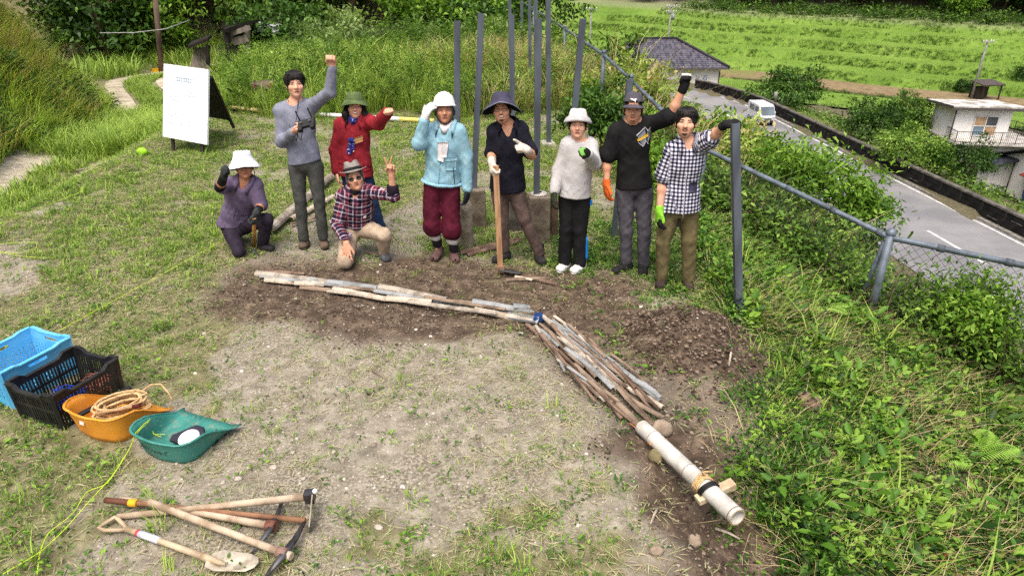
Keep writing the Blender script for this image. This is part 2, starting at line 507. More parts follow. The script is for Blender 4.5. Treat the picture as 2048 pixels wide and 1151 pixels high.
def grade(lo, hi, a, b, step, g=1.035, mx=6.0):
    v = list(np.arange(a, b, step)); s = step; q = v[-1]
    while q < hi: s = min(s * g, mx); q += s; v.append(q)
    s = step; q = v[0]; w = []
    while q > lo: s = min(s * g, mx); q -= s; w.append(q)
    return np.array(w[::-1] + v)
gx = grade(-260, 330, -7.5, 5.0, 0.07)
gy = grade(-30, 420, 2.0, 9.0, 0.07)
X, Y = np.meshgrid(gx, gy)
Z = H(X, Y)
nx, ny = len(gx), len(gy)
ii = (np.arange(ny - 1)[:, None] * nx + np.arange(nx - 1)[None, :]).ravel()
quads = np.stack([ii, ii + 1, ii + nx + 1, ii + nx], 1)
pd, ps = path_d(X, Y)
track = sst(0.36, 0.2, np.abs(pd - 0.66) + (fbm(X * 2, Y * 2, 31) - 0.5) * 0.25)
track = np.maximum(track * sst(5, 8, Y), 0) * (X < -3)
# small-leaved growth all over, bare where the terrace is trodden
def green_mask(X, Y):
    n = 0.5 * fbm(X * 0.6 + 3, Y * 0.6, 41) + 0.5 * fbm(X * 2.6, Y * 2.6, 43)
    bare = sst(0.43, 0.57, n + 0.15 * sst(1.7, 0.4, np.hypot((X + 0.55) / 1.25, (Y - 3.95))) + 0.12 * sst(1.0, 0.3, np.hypot((X + 1.5), (Y - 2.75))) - 0.05 * sst(-2.2, -4.5, X) - 0.07 * sst(5.5, 7, Y) - 0.10 * sst(-0.9, -0.2, X) * sst(3.5, 2.9, Y))
    g = np.clip(1.0 - bare, 0, 1)
    g = np.maximum(g, sst(xs_(Y) - 0.1, xs_(Y) + 0.4, X))
    g = np.maximum(g, sst(12.2, 12.8, Y)); g = np.maximum(g, sst(-6.2, -6.6, X))
    return g
track = track * (1 - sst(11.3, 12.0, Y) * (1 - 0.45 * sst(16.5, 17.5, Y)))
green = green_mask(X, Y) * (1 - track)
nf_ = nfield(X, Y); Z = Z - 1.3 * sst(80.5, 82, nf_) * sst(138, 136.5, nf_) * (Z < -6) * (X > xwall(Y) + 1) * sst(-3, 2, X)
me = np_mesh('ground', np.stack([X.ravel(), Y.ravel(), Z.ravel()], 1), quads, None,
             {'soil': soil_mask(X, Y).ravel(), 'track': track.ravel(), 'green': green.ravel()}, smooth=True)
t = NT('ground_earth'); p = t.pos()
n1 = t.noise(p, 1.3, 6); n2 = t.noise(p, 9, 6, 0.65); n3 = t.noise(p, 60, 3)
dirt = t.ramp(n2, [(0.25, srgb(92, 86, 74)), (0.5, srgb(140, 133, 118)), (0.75, srgb(178, 171, 156))])
dirt = t.mix(t.sm(n1, 0.4, 0.65), dirt, t.mix(t.sm(n3, 0.4, 0.6), srgb(104, 97, 82), srgb(156, 149, 132)))
vo = t.node('ShaderNodeTexVoronoi', {'Vector': p, 'Scale': 45.0, 'Randomness': 1.0})
peb = t.math('MULTIPLY', t.sm(vo.outputs['Distance'], 0.30, 0.2), t.sm(t.sep(vo.outputs['Color'])[0], 0.72, 0.8))
dirt = t.mix(peb, dirt, srgb(184, 177, 164))
soil = t.ramp(n2, [(0.25, srgb(50, 42, 35)), (0.5, srgb(86, 74, 62)), (0.75, srgb(132, 117, 101))])
soil = t.mix(t.math('MULTIPLY', peb, 0.7), soil, srgb(150, 126, 104))
sm_ = t.sm(t.math('ADD', t.attr('soil'), t.math('MULTIPLY_ADD', n2, 0.9, -0.45)), 0.05, 0.95)
col = t.mix(sm_, dirt, soil)
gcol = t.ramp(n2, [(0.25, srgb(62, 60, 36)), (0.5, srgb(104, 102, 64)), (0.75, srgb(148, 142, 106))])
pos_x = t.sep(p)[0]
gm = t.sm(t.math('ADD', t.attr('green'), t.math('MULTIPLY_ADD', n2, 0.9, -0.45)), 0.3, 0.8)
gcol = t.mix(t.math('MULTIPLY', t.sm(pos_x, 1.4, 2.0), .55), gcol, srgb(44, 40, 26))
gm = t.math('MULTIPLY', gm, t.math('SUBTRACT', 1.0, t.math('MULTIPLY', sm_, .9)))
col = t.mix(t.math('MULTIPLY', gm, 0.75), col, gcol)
tr = t.ramp(n2, [(0.3, srgb(150, 138, 118)), (0.7, srgb(205, 196, 176))])
col = t.mix(t.attr('track'), col, tr)
# far fields: rice green, one fallow brown strip, terrace banks darker
px, py, pz = t.sep(p)
u = t.math('MULTIPLY', t.math('SUBTRACT', px, py), 0.7071)
nn = t.math('MULTIPLY', t.math('ADD', px, py), 0.7071)
nn = t.math('ADD', nn, t.math('MULTIPLY', t.math('SINE', t.math('MULTIPLY', u, 0.07)), 2.2))
nn = t.math('ADD', nn, t.math('MULTIPLY', t.math('SINE', t.math('MULTIPLY_ADD', u, 0.19, 1.3)), 1.2))
f1 = t.noise(p, 0.12, 5); f2 = t.noise(p, 1.5, 5, 0.7)
rice = t.ramp(t.math('MULTIPLY_ADD', f2, 0.5, t.math('MULTIPLY', f1, 0.5)), [(0.32, srgb(80, 106, 40)), (0.5, srgb(104, 134, 54)), (0.68, srgb(130, 154, 74))])
brown = t.ramp(f2, [(0.3, srgb(104, 88, 62)), (0.7, srgb(150, 134, 104))])
brown = t.mix(t.sm(f1, 0.52, 0.62, 0, 0.7), brown, srgb(110, 124, 60))
bm = t.math('MULTIPLY', t.sm(nn, 90.6, 91.4), t.sm(nn, 100.0, 99.3))
far = t.mix(bm, rice, brown)
isf = t.math('MULTIPLY', t.sm(nn, 79.0, 80.0), t.sm(nn, 142, 139))
isf = t.math('MULTIPLY', isf, t.sm(pz, -6.0, -8.0))
col = t.mix(isf, col, far)
t.bump(t.math('ADD', t.math('MULTIPLY', n3, 0.3), n2), 0.55, 0.03)
t.base(col, 0.95, 0, 0.12)
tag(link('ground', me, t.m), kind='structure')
# the stepped rice terraces: a finer sheet of the same ground
tn = np.arange(79.5, 139.5, .5); tu = np.arange(-112, 64, 2.0)
TN, TU = np.meshgrid(tn, tu, indexing='ij')
for _ in range(3): TNs = TN - (2.2 * np.sin(TU * 0.07) + 1.2 * np.sin(TU * 0.19 + 1.3))
TX, TY = (TNs + TU) * .7071, (TNs - TU) * .7071
TZ = H(TX, TY, False) + .04
ok_ = (TZ < -5.5) & (TX > xwall(TY) + 1.5) & (TX > -2)
a_ = np.arange((len(tn) - 1) * len(tu)).reshape(len(tn) - 1, len(tu))[:, :-1].ravel(); q_ = np.stack([a_, a_ + 1, a_ + len(tu) + 1, a_ + len(tu)], 1)
q_ = q_[ok_.ravel()[q_].all(1)]
tag(link('rice_terraces', np_mesh('rice_terraces', np.stack([TX.ravel(), TY.ravel(), TZ.ravel()], 1), q_[:, ::-1], None, None, True), t.m), kind='structure')

# ------------------------------------------------------------------ road and its markings
ry = np.arange(6, 87, 1.5)
def strip(name, off0, off1, ys, z, m, kind='structure', seg=None):
    V = []; F = []
    for y in ys:
        c = float(xroad(y)); dx = float(xroad(y + .1) - xroad(y - .1)) / .2
        nv = np.array([1, -dx]) / math.hypot(1, dx)
        V += [(c + nv[0] * off0, y + nv[1] * off0, z), (c + nv[0] * off1, y + nv[1] * off1, z)]
    F = [(2 * i, 2 * i + 1, 2 * i + 3, 2 * i + 2) for i in range(len(ys) - 1)]
    me = bpy.data.meshes.new(name); me.from_pydata(V, [], F)
    return tag(link(name, me, m), kind=kind)
asph = M('asphalt', srgb(138, 138, 138), srgb(118, 118, 120), scale=0.35, rough=0.9, spec=0.2, bump=0.25, bscale=120)
strip('road', -3.7, 3.95, ry, ROAD_Z + 0.03, asph)
paint = M('road_paint', srgb(225, 225, 222), srgb(175, 175, 175), scale=5, rough=0.7)
dash0 = G(1858, 462, ROAD_Z)[1]
dl = 4.2
k = 0
for i in range(-3, 6):
    y0 = dash0 - i * -10.0 - dl / 2 - 2.1
    if y0 < 7: continue
    strip('road_marking', -0.09, 0.09, np.array([y0, y0 + dl]), ROAD_Z + 0.036, paint)
strip('road_edge_line', 3.35, 3.5, ry, ROAD_Z + 0.036, paint)
# the two wheel tracks of the farm road, where it comes out of the verge again
pts_ = np.array([(-8.45, 16.2), (-9.2, 18), (-11.2, 21), (-12.2, 23.5), (-11.6, 26), (-8.5, 28), (-4, 29)])
tt_ = np.linspace(0, 6, 90); cx_ = np.interp(tt_, range(7), pts_[:, 0]); cy_ = np.interp(tt_, range(7), pts_[:, 1])
for _ in range(14): cx_[1:-1] = (cx_[:-2] + cx_[2:]) / 2; cy_[1:-1] = (cy_[:-2] + cy_[2:]) / 2
tx_, ty_ = np.gradient(cx_), np.gradient(cy_); ln_ = np.hypot(tx_, ty_); nx_, ny_ = ty_ / ln_, -tx_ / ln_
TRM = M('track_gravel', srgb(204, 194, 172), srgb(150, 138, 116), scale=2.5, rough=.95, bump=.4, bscale=30, contrast=(.3, .7))
for off in (-.68, .68):
    w0 = .24 + .10 * (fbm(tt_ * 3 + off, tt_ * 0 + 1, 8) - .5); V_ = []
    for sgn in (-1, 0, 1): 
        x_ = cx_ + nx_ * (off + sgn * w0); y_ = cy_ + ny_ * (off + sgn * w0); V_.append(np.stack([x_, y_, H(x_, y_) + .06 - .02 * abs(sgn)], 1))
    V_ = np.stack(V_, 1).reshape(-1, 3); q_ = np.arange(89) * 3
    tag(link('wheel_track', np_mesh('wheel_track', V_, np.concatenate([np.stack([q_, q_ + 1, q_ + 4, q_ + 3], 1), np.stack([q_ + 1, q_ + 2, q_ + 5, q_ + 4], 1)]), None, None, True), TRM), kind='structure')
# ------------------------------------------------------------------ low growth (uncountable: stuff)
F_GRASS = foliage('grass_blades', [(0.0, srgb(178, 168, 118)), (0.18, srgb(146, 152, 84)), (0.4, srgb(102, 132, 52)), (0.7, srgb(130, 162, 60)), (1.0, srgb(172, 196, 88))], 0.22)
F_STRAW = foliage('cut_grass', [(0.0, srgb(134, 116, 86)), (0.35, srgb(184, 172, 138)), (0.6, srgb(172, 172, 130)), (1.0, srgb(148, 160, 104))], 0.15, 0.7)
F_LEAF = foliage('broad_leaves', [(0.0, srgb(26, 46, 14)), (0.35, srgb(46, 80, 22)), (0.7, srgb(76, 120, 34)), (1.0, srgb(134, 172, 60))], 0.22, 0.45)
F_WEED = foliage('tall_grass', [(0.0, srgb(206, 190, 144)), (0.2, srgb(186, 180, 118)), (0.42, srgb(124, 150, 66)), (0.72, srgb(158, 188, 80)), (1.0, srgb(198, 216, 120))], 0.4)
F_BUSH = foliage('bush_leaves', [(0.0, srgb(36, 58, 20)), (0.4, srgb(72, 104, 38)), (0.75, srgb(110, 148, 56)), (1.0, srgb(158, 188, 88))], 0.35, 0.5)
F_DRY = foliage('dry_stems', [(0.0, srgb(120, 98, 66)), (0.5, srgb(176, 156, 110)), (1.0, srgb(206, 192, 150))], 0.2, 0.7)
F_DARK = foliage('evergreen_leaves', [(0.0, srgb(30, 52, 20)), (0.5, srgb(60, 94, 36)), (1.0, srgb(104, 144, 58))], 0.3, 0.45)
F_LIME = foliage('young_leaves', [(0.0, srgb(62, 98, 24)), (0.5, srgb(102, 146, 42)), (1.0, srgb(158, 192, 80))], 0.32, 0.5)
BARK = M('bark', srgb(104, 86, 68), srgb(62, 52, 44), scale=14, rough=0.9, bump=0.6, bscale=30, stretch=(1, 1, 0.25))

def pick(n, x0, x1, y0, y1, fn, near_bias=True):
    """n points in a rectangle, kept with probability fn(x, y)"""
    xs = []; ys = []; c = 0; it = 0
    while c < n and it < 60:
        it += 1
        x = RNG.uniform(x0, x1, n * 2)
        y = RNG.uniform(y0, y1, n * 2)
        k = RNG.random(n * 2) < fn(x, y)
        xs.append(x[k]); ys.append(y[k]); c += k.sum()
    x = np.concatenate(xs)[:n]; y = np.concatenate(ys)[:n]
    return x, y
def in_view(x, y, z=0.0, m=60):
    d = np.stack([x, y, z + 0 * x - CAM[2]], -1)
    zc = d[..., 1] * _cp - d[..., 2] * _sp; v = d[..., 1] * _sp + d[..., 2] * _cp
    px = CX + F_PX * d[..., 0] / np.maximum(zc, .1); py = CY - F_PX * v / np.maximum(zc, .1)
    return ((zc > .3) & (px > -m * 3) & (px < 2048 + m * 3) & (py > -m * 8) & (py < 1151 + m * 2)).astype(float)
def at_ground(x, y, dz=0.0): return np.stack([x, y, H(x, y) + dz], 1)
KEEP = []       # (x, y, r) spots where nothing sprouts: under the boxes, tools, feet
def clear(x, y):
    k = np.ones(len(x)) if np.ndim(x) else 1.0
    for (a, b, r) in KEEP: k = k * (np.hypot(x - a, y - b) > r)
    return k
KEEP += [(*G(95, 770)[:2], 0.25), (*G(60, 740)[:2], 0.2), (*G(210, 860)[:2], .2), (*G(350, 890)[:2], .2), (*G(130, 800)[:2], .22)]
def terrace(x, y):
    return (x > -6.3) * (x < xs_(y) + 0.5) * (y < 12.6)

# short grass tufts on the terrace
def tufts(N, nb, h0, h1, w, spread, fn, box, tint=(0.25, 0.85), lean=(0.2, 1.1), K=12):
    x, y = pick(N, *box, fn); pr = []
    for k in range(K):
        a = RNG.uniform(0, 6.283, nb); r = spread * np.sqrt(RNG.random(nb)); B = np.stack([r * np.cos(a), r * np.sin(a), 0 * a - .006], 1)
        tt = np.clip(tint[0] + (tint[1] - tint[0]) * (k + .5) / K + RNG.normal(0, .12, nb), 0, 1)
        pr.append(blades(B, RNG.uniform(h0, h1, nb), RNG.uniform(.7, 1.3, nb) * w, a + RNG.normal(0, .5, nb), RNG.uniform(*lean, nb), tt, .1))
    return Scat(pr, at_ground(x, y))
gfun = lambda x, y: np.clip(green_mask(x, y) * (0.25 + 0.75 * sst(0.42, 0.6, fbm(x * 2.4, y * 2.4, 77))) + 0.15, 0, 1) * terrace(x, y) * (1 - 0.97 * np.sqrt(soil_mask(x, y))) * in_view(x, y) * clear(x, y)
parts = [tufts(15000, 11, 0.015, 0.05, 0.004, 0.035, gfun, (-6.3, 2.2, 1.9, 12.7)),
         tufts(5500, 12, 0.03, 0.075, 0.005, 0.04, lambda x, y: gfun(x, y) * sst(5.0, 6.5, y + 0.25 * np.abs(x + 3)), (-6.3, 2.2, 4, 12.7), (0.35, 0.95)),
         tufts(420, 16, 0.05, 0.12, 0.005, 0.04, lambda x, y: gfun(x, y) * 0.6, (-6.3, 2.2, 2, 12.7), (0.4, 1.0))]
grow('grass', parts, F_GRASS)

def herbs(N, nl, h0, h1, L, fn, box, tint, wr=0.28, rad=0.12, K=12):
    x, y = pick(N, *box, fn); pr = []
    for k in range(K):
        n = nl; hh = RNG.uniform(h0, h1); t_ = RNG.random(n) ** .7; a = RNG.uniform(0, 6.28, n); lx, ly = RNG.normal(0, .12, 2); r = rad * (1.15 - t_) * RNG.random(n)
        c = np.stack([lx * t_ * hh + r * np.cos(a), ly * t_ * hh + r * np.sin(a), t_ * hh], 1)
        d = np.stack([np.cos(a), np.sin(a), RNG.uniform(-.2, .9, n)], 1); up = np.stack([RNG.normal(0, .3, n), RNG.normal(0, .3, n), np.ones(n)], 1)
        LL = L * RNG.uniform(.6, 1.2, n) * (1.15 - .5 * t_)
        pr.append(leaves(c, d, up, LL, LL * wr, np.clip(tint[0] + (tint[1] - tint[0]) * (k + .5) / K + RNG.normal(0, .1, n), 0, 1)))
    return Scat(pr, at_ground(x, y), RNG.uniform(.8, 1.15, len(x)))
# small broad-leaved weeds on the terrace
def rosettes(N, nl, L, fn, box, tint, hgt=0.03, elev=0.5, spread=0.05, wr=0.5, K=14):
    x, y = pick(N, *box, fn); pr = []
    for k in range(K):
        a = RNG.uniform(0, 6.283, nl); r = RNG.random(nl) * spread
        c = np.stack([r * np.cos(a), r * np.sin(a), RNG.random(nl) * hgt], 1)
        d = np.stack([np.cos(a), np.sin(a), RNG.uniform(-0.1, elev * 2, nl)], 1); up = np.stack([RNG.normal(0, .35, nl), RNG.normal(0, .35, nl), np.ones(nl)], 1)
        LL = RNG.uniform(.6, 1.25, nl) * L; tt = np.clip(tint[0] + (tint[1] - tint[0]) * (k + .5) / K + RNG.normal(0, .13, nl), 0, 1)
        pr.append(leaves6(c, d, up, LL, LL * wr, tt))
    return Scat(pr, at_ground(x, y))
parts = [rosettes(9500, 7, 0.023, gfun, (-6.3, 2.2, 1.9, 12.7), (0.4, 0.95)),
         rosettes(2200, 8, 0.030, lambda x, y: gfun(x, y) * sst(0.5, 1.2, x - (y - 3) * -0.2), (-0.4, 2.2, 1.9, 7), (0.35, 0.9))]
grow('weeds', parts, F_LEAF)

# mown clippings lying flat
x, y = pick(13000, -6.4, 2.0, 1.9, 12.8, lambda x, y: terrace(x, y) * in_view(x, y) * (0.12 + 0.88 * sst(0.36, 0.6, fbm(x * 1.5, y * 1.5, 55))) * (0.35 + 0.65 * green_mask(x, y)) * (1 - 0.8 * soil_mask(x, y)))
pr = []
for k in range(14):
    n = 11; a = RNG.uniform(0, 6.283, n); r = .13 * np.sqrt(RNG.random(n)); b = RNG.uniform(0, 6.283, n)
    d = np.stack([np.cos(b), np.sin(b), RNG.normal(0, .12, n)], 1); L = RNG.uniform(0.02, 0.10, n)
    pr.append(leaves(np.stack([r * np.cos(a), r * np.sin(a), np.full(n, .009)], 1), d, np.tile([0, 0, 1.0], (n, 1)) + RNG.normal(0, .3, (n, 3)), L, RNG.uniform(0.0025, 0.006, n), RNG.random(n), 0.1))
grow('grass_clippings', [Scat(pr, at_ground(x, y))], F_STRAW)

# pebbles and clods
def pebbles(name, N, fn, box, r0, r1, m, per=6, spread=.07):
    base = np.array([[1, 0, 0], [0, 1, 0], [-1, 0, 0], [0, -1, 0], [.6, .6, .75], [-.6, .5, .7], [-.5, -.6, .75], [.6, -.6, .65]])
    F = np.array([[0, 1, 4], [1, 5, 4], [1, 2, 5], [2, 6, 5], [2, 3, 6], [3, 7, 6], [3, 0, 7], [0, 4, 7], [4, 5, 6], [4, 6, 7]]); pr = []
    for k in range(12):
        n = per; r = np.exp(RNG.uniform(math.log(r0), math.log(r1), n)); ang = RNG.uniform(0, 6.28, n); ca, sa = np.cos(ang), np.sin(ang)
        b = base[None] * RNG.uniform(.7, 1.3, (n, 8, 3)) * r[:, None, None] * np.array([1, .8, .7])
        a = RNG.uniform(0, 6.28, n); q = spread * np.sqrt(RNG.random(n))
        V = np.stack([b[..., 0] * ca[:, None] - b[..., 1] * sa[:, None], b[..., 0] * sa[:, None] + b[..., 1] * ca[:, None], b[..., 2]], -1) + np.stack([q * np.cos(a), q * np.sin(a), 0 * a], 1)[:, None]
        pr.append((V.reshape(-1, 3), np.zeros((0, 4), int), (F[None] + (np.arange(n) * 8)[:, None, None]).reshape(-1, 3), np.repeat(RNG.random(n), 8)))
    x, y = pick(N // per, *box, fn)
    return grow(name, [Scat(pr, at_ground(x, y, -.001))], m)
t = NT('pebble_stone'); t.base(t.ramp(t.attr('tint'), [(0.0, srgb(104, 94, 82)), (0.7, srgb(150, 141, 127)), (1.0, srgb(200, 194, 184))]), 0.9)
pebbles('pebbles', 4200, lambda x, y: terrace(x, y) * in_view(x, y) * (0.1 + sst(.5, .2, green_mask(x, y))) * (1 - 0.6 * soil_mask(x, y)), (-5, 2, 1.9, 7.5), 0.003, 0.015, t.m)
t = NT('clod_earth'); t.base(t.ramp(t.attr('tint'), [(0.0, srgb(54, 43, 35)), (0.6, srgb(94, 78, 65)), (1.0, srgb(144, 128, 112))]), 0.95)
pebbles('clods', 13000, lambda x, y: in_view(x, y) * soil_mask(x, y) ** 1.5, (-3.5, 2.6, 1.8, 6.6), 0.003, 0.013, t.m)

pebbles('heap_clods', 4200, lambda x, y: sst(.75, .3, np.hypot(x - MOUND[0], y - MOUND[1])), (.7, 2.6, 3.4, 5.6), 0.005, 0.017, t.m)
# ---- the right bank: dense leafy cover
bank = lambda x, y: in_view(x, y, -.5) * (x > xs_(y) - 0.1) * (x < xf_(y) + 0.6) * (1 - 0.9 * soil_mask(x, y)) * (0.12 + 0.88 * sst(0.38, 0.58, fbm(x * 2.3, y * 2.3, 91)))
parts = [rosettes(19000, 8, 0.031, bank, (0.9, 6.5, 1.7, 6.3), (0.0, 0.85), 0.10, 0.7, 0.08),
         rosettes(7000, 7, 0.045, bank, (0.9, 4.0, 5.5, 13), (0.3, 0.95), 0.14, 0.7, 0.10),
         rosettes(700, 6, 0.075, bank, (0.9, 6.5, 1.7, 6.3), (0.35, 1.0), 0.14, 0.6, 0.06, 0.5)]
grow('leafy_ground_cover', parts, F_LEAF)
parts = [tufts(900, 12, 0.06, 0.17, 0.005, 0.06, bank, (0.9, 6.5, 1.7, 6.3), (0.1, 0.8), (0.4, 1.2)),
         tufts(1600, 12, 0.06, 0.16, 0.006, 0.07, bank, (0.9, 4, 5.5, 13), (0.3, 1.0), (0.4, 1.2)),
         tufts(26, 14, 0.2, 0.45, 0.011, 0.05, bank, (0.9, 6.5, 2.0, 9), (0.4, 0.95), (0.5, 1.2))]
parts.append(tufts(1700, 12, 0.05, 0.13, 0.006, 0.06, lambda x, y: bank(x, y) * (np.abs(x - xs_(y) - .55) < .5) * sst(2.6, 3.6, y), (0.9, 4, 2.4, 9), (0.6, 1.0), (0.4, 1.2)))
grow('bank_grass', parts, F_GRASS)
grow('pale_herbs', [herbs(420, 26, 0.08, 0.22, 0.06, bank, (0.9, 6.5, 1.7, 8), (0.4, 1.0), .4, .08)], F_LIME)
parts = [tufts(2600, 5, 0.05, 0.17, 0.004, 0.10, bank, (0.9, 6.5, 1.7, 9), (0.1, 0.9), (0.6, 3.5))]
grow('dry_stalks', parts, F_DRY)
# brown fallen leaves low on the right bank
x, y = pick(110, 1.8, 3.2, 2.0, 3.2, lambda x, y: in_view(x, y, -.5) * (0.05 + sst(0.5, 0.6, fbm(x * 3, y * 3, 17))))
n = len(x); a = RNG.uniform(0, 6.28, n)
F_FALL = foliage('fallen_leaf', [(0.0, srgb(88, 42, 26)), (0.6, srgb(146, 82, 54)), (1.0, srgb(186, 140, 106))], 0.1, 0.7)
parts = [leaves(at_ground(x, y, 0.07), np.stack([np.cos(a), np.sin(a), RNG.normal(0, .3, n)], 1), np.tile([0, 0, 1.0], (n, 1)) + RNG.normal(0, .4, (n, 3)), RNG.uniform(.04, .10, n), RNG.uniform(.025, .05, n), RNG.random(n))]
tag(link('fallen_leaves', plant_mesh('fallen_leaves', parts), F_FALL), kind='stuff')

# ---- undergrowth: leaf clouds (fence, slope, hill floor)
def leafcloud(N, per, size, L, fn, box, tint, hmul=1.0, wr=0.45, flat=0.75, cap=None, K=12):
    x, y = pick(N, *box, fn); pr = []; s = size
    for k in range(K):
        off = rnd_dirs(per) * (RNG.random(per) ** 0.4)[:, None]; off[:, 2] *= flat * hmul
        c = off * s * .75 + np.array([0, 0, s * .5 * hmul]); d = off + rnd_dirs(per) * 0.7; d[:, 2] *= 0.6
        up = off * 0.6 + np.array([0, 0, 0.9]) + RNG.normal(0, .3, (per, 3)); LL = RNG.uniform(.65, 1.3, per) * L
        pr.append(leaves6(c, d, up, LL, LL * wr, np.clip(tint[0] + (tint[1] - tint[0]) * (k + .5) / K + RNG.normal(0, .14, per), 0, 1)))
    return Scat(pr, at_ground(x, y), RNG.uniform(.55, 1.25, len(x)))
xsl = lambda x, y: in_view(x, y, -2.) * (x > xf_(y) + 0.25) * (x < xf_(y) + 14) * (H(x, y, False) > ROAD_Z + 0.25)
parts = [leafcloud(1200, 60, 0.42, 0.065, lambda x, y: in_view(x, y, -.5) * (np.abs(x - xf_(y) - 0.25) < 0.5) * (0.15 + sst(0.42, 0.6, fbm(x * 1.2, y * 1.2, 61))), (-1, 7.5, 4.0, 20), (0.1, 0.75), 1.1),
         leafcloud(1500, 55, 0.6, 0.11, xsl, (2, 9, 4.5, 22), (0.05, 0.7), 1.0),
         leafcloud(1400, 40, 1.0, 0.24, xsl, (2, 18, 12, 62), (0.2, 0.9), 0.8)]
grow('slope_undergrowth', parts, F_BUSH)
parts = [tufts(1300, 14, 0.3, 0.75, 0.014, 0.16, lambda x, y: xsl(x, y) * (0.1 + sst(.45, .6, fbm(x * .8, y * .8, 33))), (2, 9, 5.5, 24), (0.0, 0.6), (0.5, 1.3)),
         tufts(800, 12, 0.6, 1.3, 0.04, 0.3, lambda x, y: xsl(x, y) * 1.0, (0, 14, 16, 60), (0.05, 0.8), (0.4, 1.2))]
grow('slope_grass', parts, F_WEED)
# tangle of bare twigs along the fence
x, y = pick(420, 1.2, 5.5, 4.6, 15, lambda x, y: in_view(x, y, -.5) * (np.abs(x - xf_(y) - 0.1) < 0.45))
mb = MB(); g = at_ground(x, y)
for q in g:
    a = RNG.uniform(0, 6.28); L = RNG.uniform(.25, .75); s = RNG.uniform(.2, .9)
    e = q + np.array([math.cos(a) * L * s, math.sin(a) * L * s, L]); m_ = (q + e) / 2 + RNG.normal(0, .06, 3)
    mb.tube([q, m_, e], [0.007, 0.005, 0.002], 4, caps=False)
tag(mb.build('twigs', M('twig_bark', srgb(120, 100, 78), srgb(72, 58, 46), scale=10, rough=0.9)), kind='stuff')

# ---- tall weeds behind the terrace
mound = lambda x, y: (x > -0.425 * (0.9 * y + 1.0)) * (y > 12.35 + 0.35 * np.sin(x * 2.1)) * (x > -6.2) * (x < xs_(y) + 0.5) * in_view(x, y, 0.5, 90)
lush = lambda x, y: mound(x, y) * sst(-0.6, -2.2, x) * (1 - sst(18, 21, y))
tan = lambda x, y: mound(x, y) * sst(0.44, 0.56, fbm(x * .7, y * .5, 71)) * sst(-2.6, -1.2, x)
parts = [tufts(1700, 16, 0.28, 0.58, 0.011, 0.13, lush, (-6.2, -0.4, 12.2, 20), (0.55, 0.95), (0.3, 0.9)),
         tufts(1200, 14, 0.25, 0.55, 0.010, 0.14, mound, (-3, 2.2, 12.2, 21), (0.3, 0.8), (0.3, 1.1)),
         tufts(1300, 12, 0.35, 0.75, 0.010, 0.16, tan, (-2.6, 2.2, 12.3, 20), (0.0, 0.35), (0.3, 1.0)),
         tufts(1300, 12, 0.3, 0.7, 0.03, 0.2, lambda x, y: mound(x, y), (-8, 0.5, 19, 29), (0.3, 0.9), (0.3, 0.9)),
         tufts(26, 16, 0.5, 0.85, 0.024, 0.10, mound, (-4, 1.6, 12.6, 18), (0.55, 0.95), (0.5, 1.2))]
grow('tall_weeds', parts, F_WEED)
# leafy herbs among them (upright stems set with small leaves)
parts = [herbs(1150, 50, 0.3, 0.75, 0.10, mound, (-6.2, 2.2, 12.3, 18), (0.25, 1.0)),
         herbs(420, 60, 0.7, 1.5, 0.17, lambda x, y: mound(x, y) * sst(-3.8, -2.6, x), (-4, 1.5, 17, 23), (0.35, 0.85), 0.25, 0.22),
         leafcloud(420, 50, 0.42, 0.09, mound, (-6, 2, 12.3, 18), (0.1, 0.9), 1.0)]
grow('leafy_herbs', parts, F_BUSH)
# dry tall grass leaning over the fence
mb_parts = [tufts(26, 22, 0.5, 1.1, 0.010, 0.2, lambda x, y: (np.abs(x - xf_(y) - 0.3) < .4) * 1.0, (1.6, 4.2, 9, 13.5), (0.2, 1.0), (0.5, 1.6)),
            tufts(5, 12, 1.2, 2.0, 0.014, 0.3, lambda x, y: (np.abs(x - xf_(y) - 0.3) < .25) * 1.0, (2.0, 4.2, 11, 14.5), (0.4, 1.0), (0.3, 0.7)),
            tufts(50, 14, 0.3, 0.7, 0.010, 0.2, lambda x, y: (np.abs(x - xf_(y) - 0.9) < .8) * 1.0, (1.8, 4.6, 5.6, 14), (0.2, 1.0), (0.7, 1.8))]
grow('dry_grass', mb_parts, F_DRY)

# ---- left bank: long hanging grass with patches of herbs; grassy verge by the track
def bankf(x, y):
    d, s = path_d(x, y)
    return (x < bank_x(y) + 0.55) * (d > 0.95) * in_view(x, y, 2.5, 200) * (y < 22)
parts = [tufts(3000, 16, 0.18, 0.45, 0.012, 0.13, lambda x, y: bankf(x, y) * (0.3 + 0.7 * sst(.4, .55, fbm(x * .9, y * .9, 15))), (-16, -7.5, 7, 22), (0.3, 0.85), (0.7, 1.5)),
         tufts(1000, 12, 0.25, 0.55, 0.011, 0.15, lambda x, y: bankf(x, y) * sst(.46, .56, fbm(x * .9, y * .9, 25)), (-16, -7.5, 7, 22), (0.0, 0.3), (0.8, 1.6)),
         tufts(500, 18, 0.6, 1.0, 0.02, 0.22, lambda x, y: bankf(x, y) * (H(x, y, False) > 2.4), (-15, -9, 8, 20), (0.6, 1.0), (0.8, 1.6))]
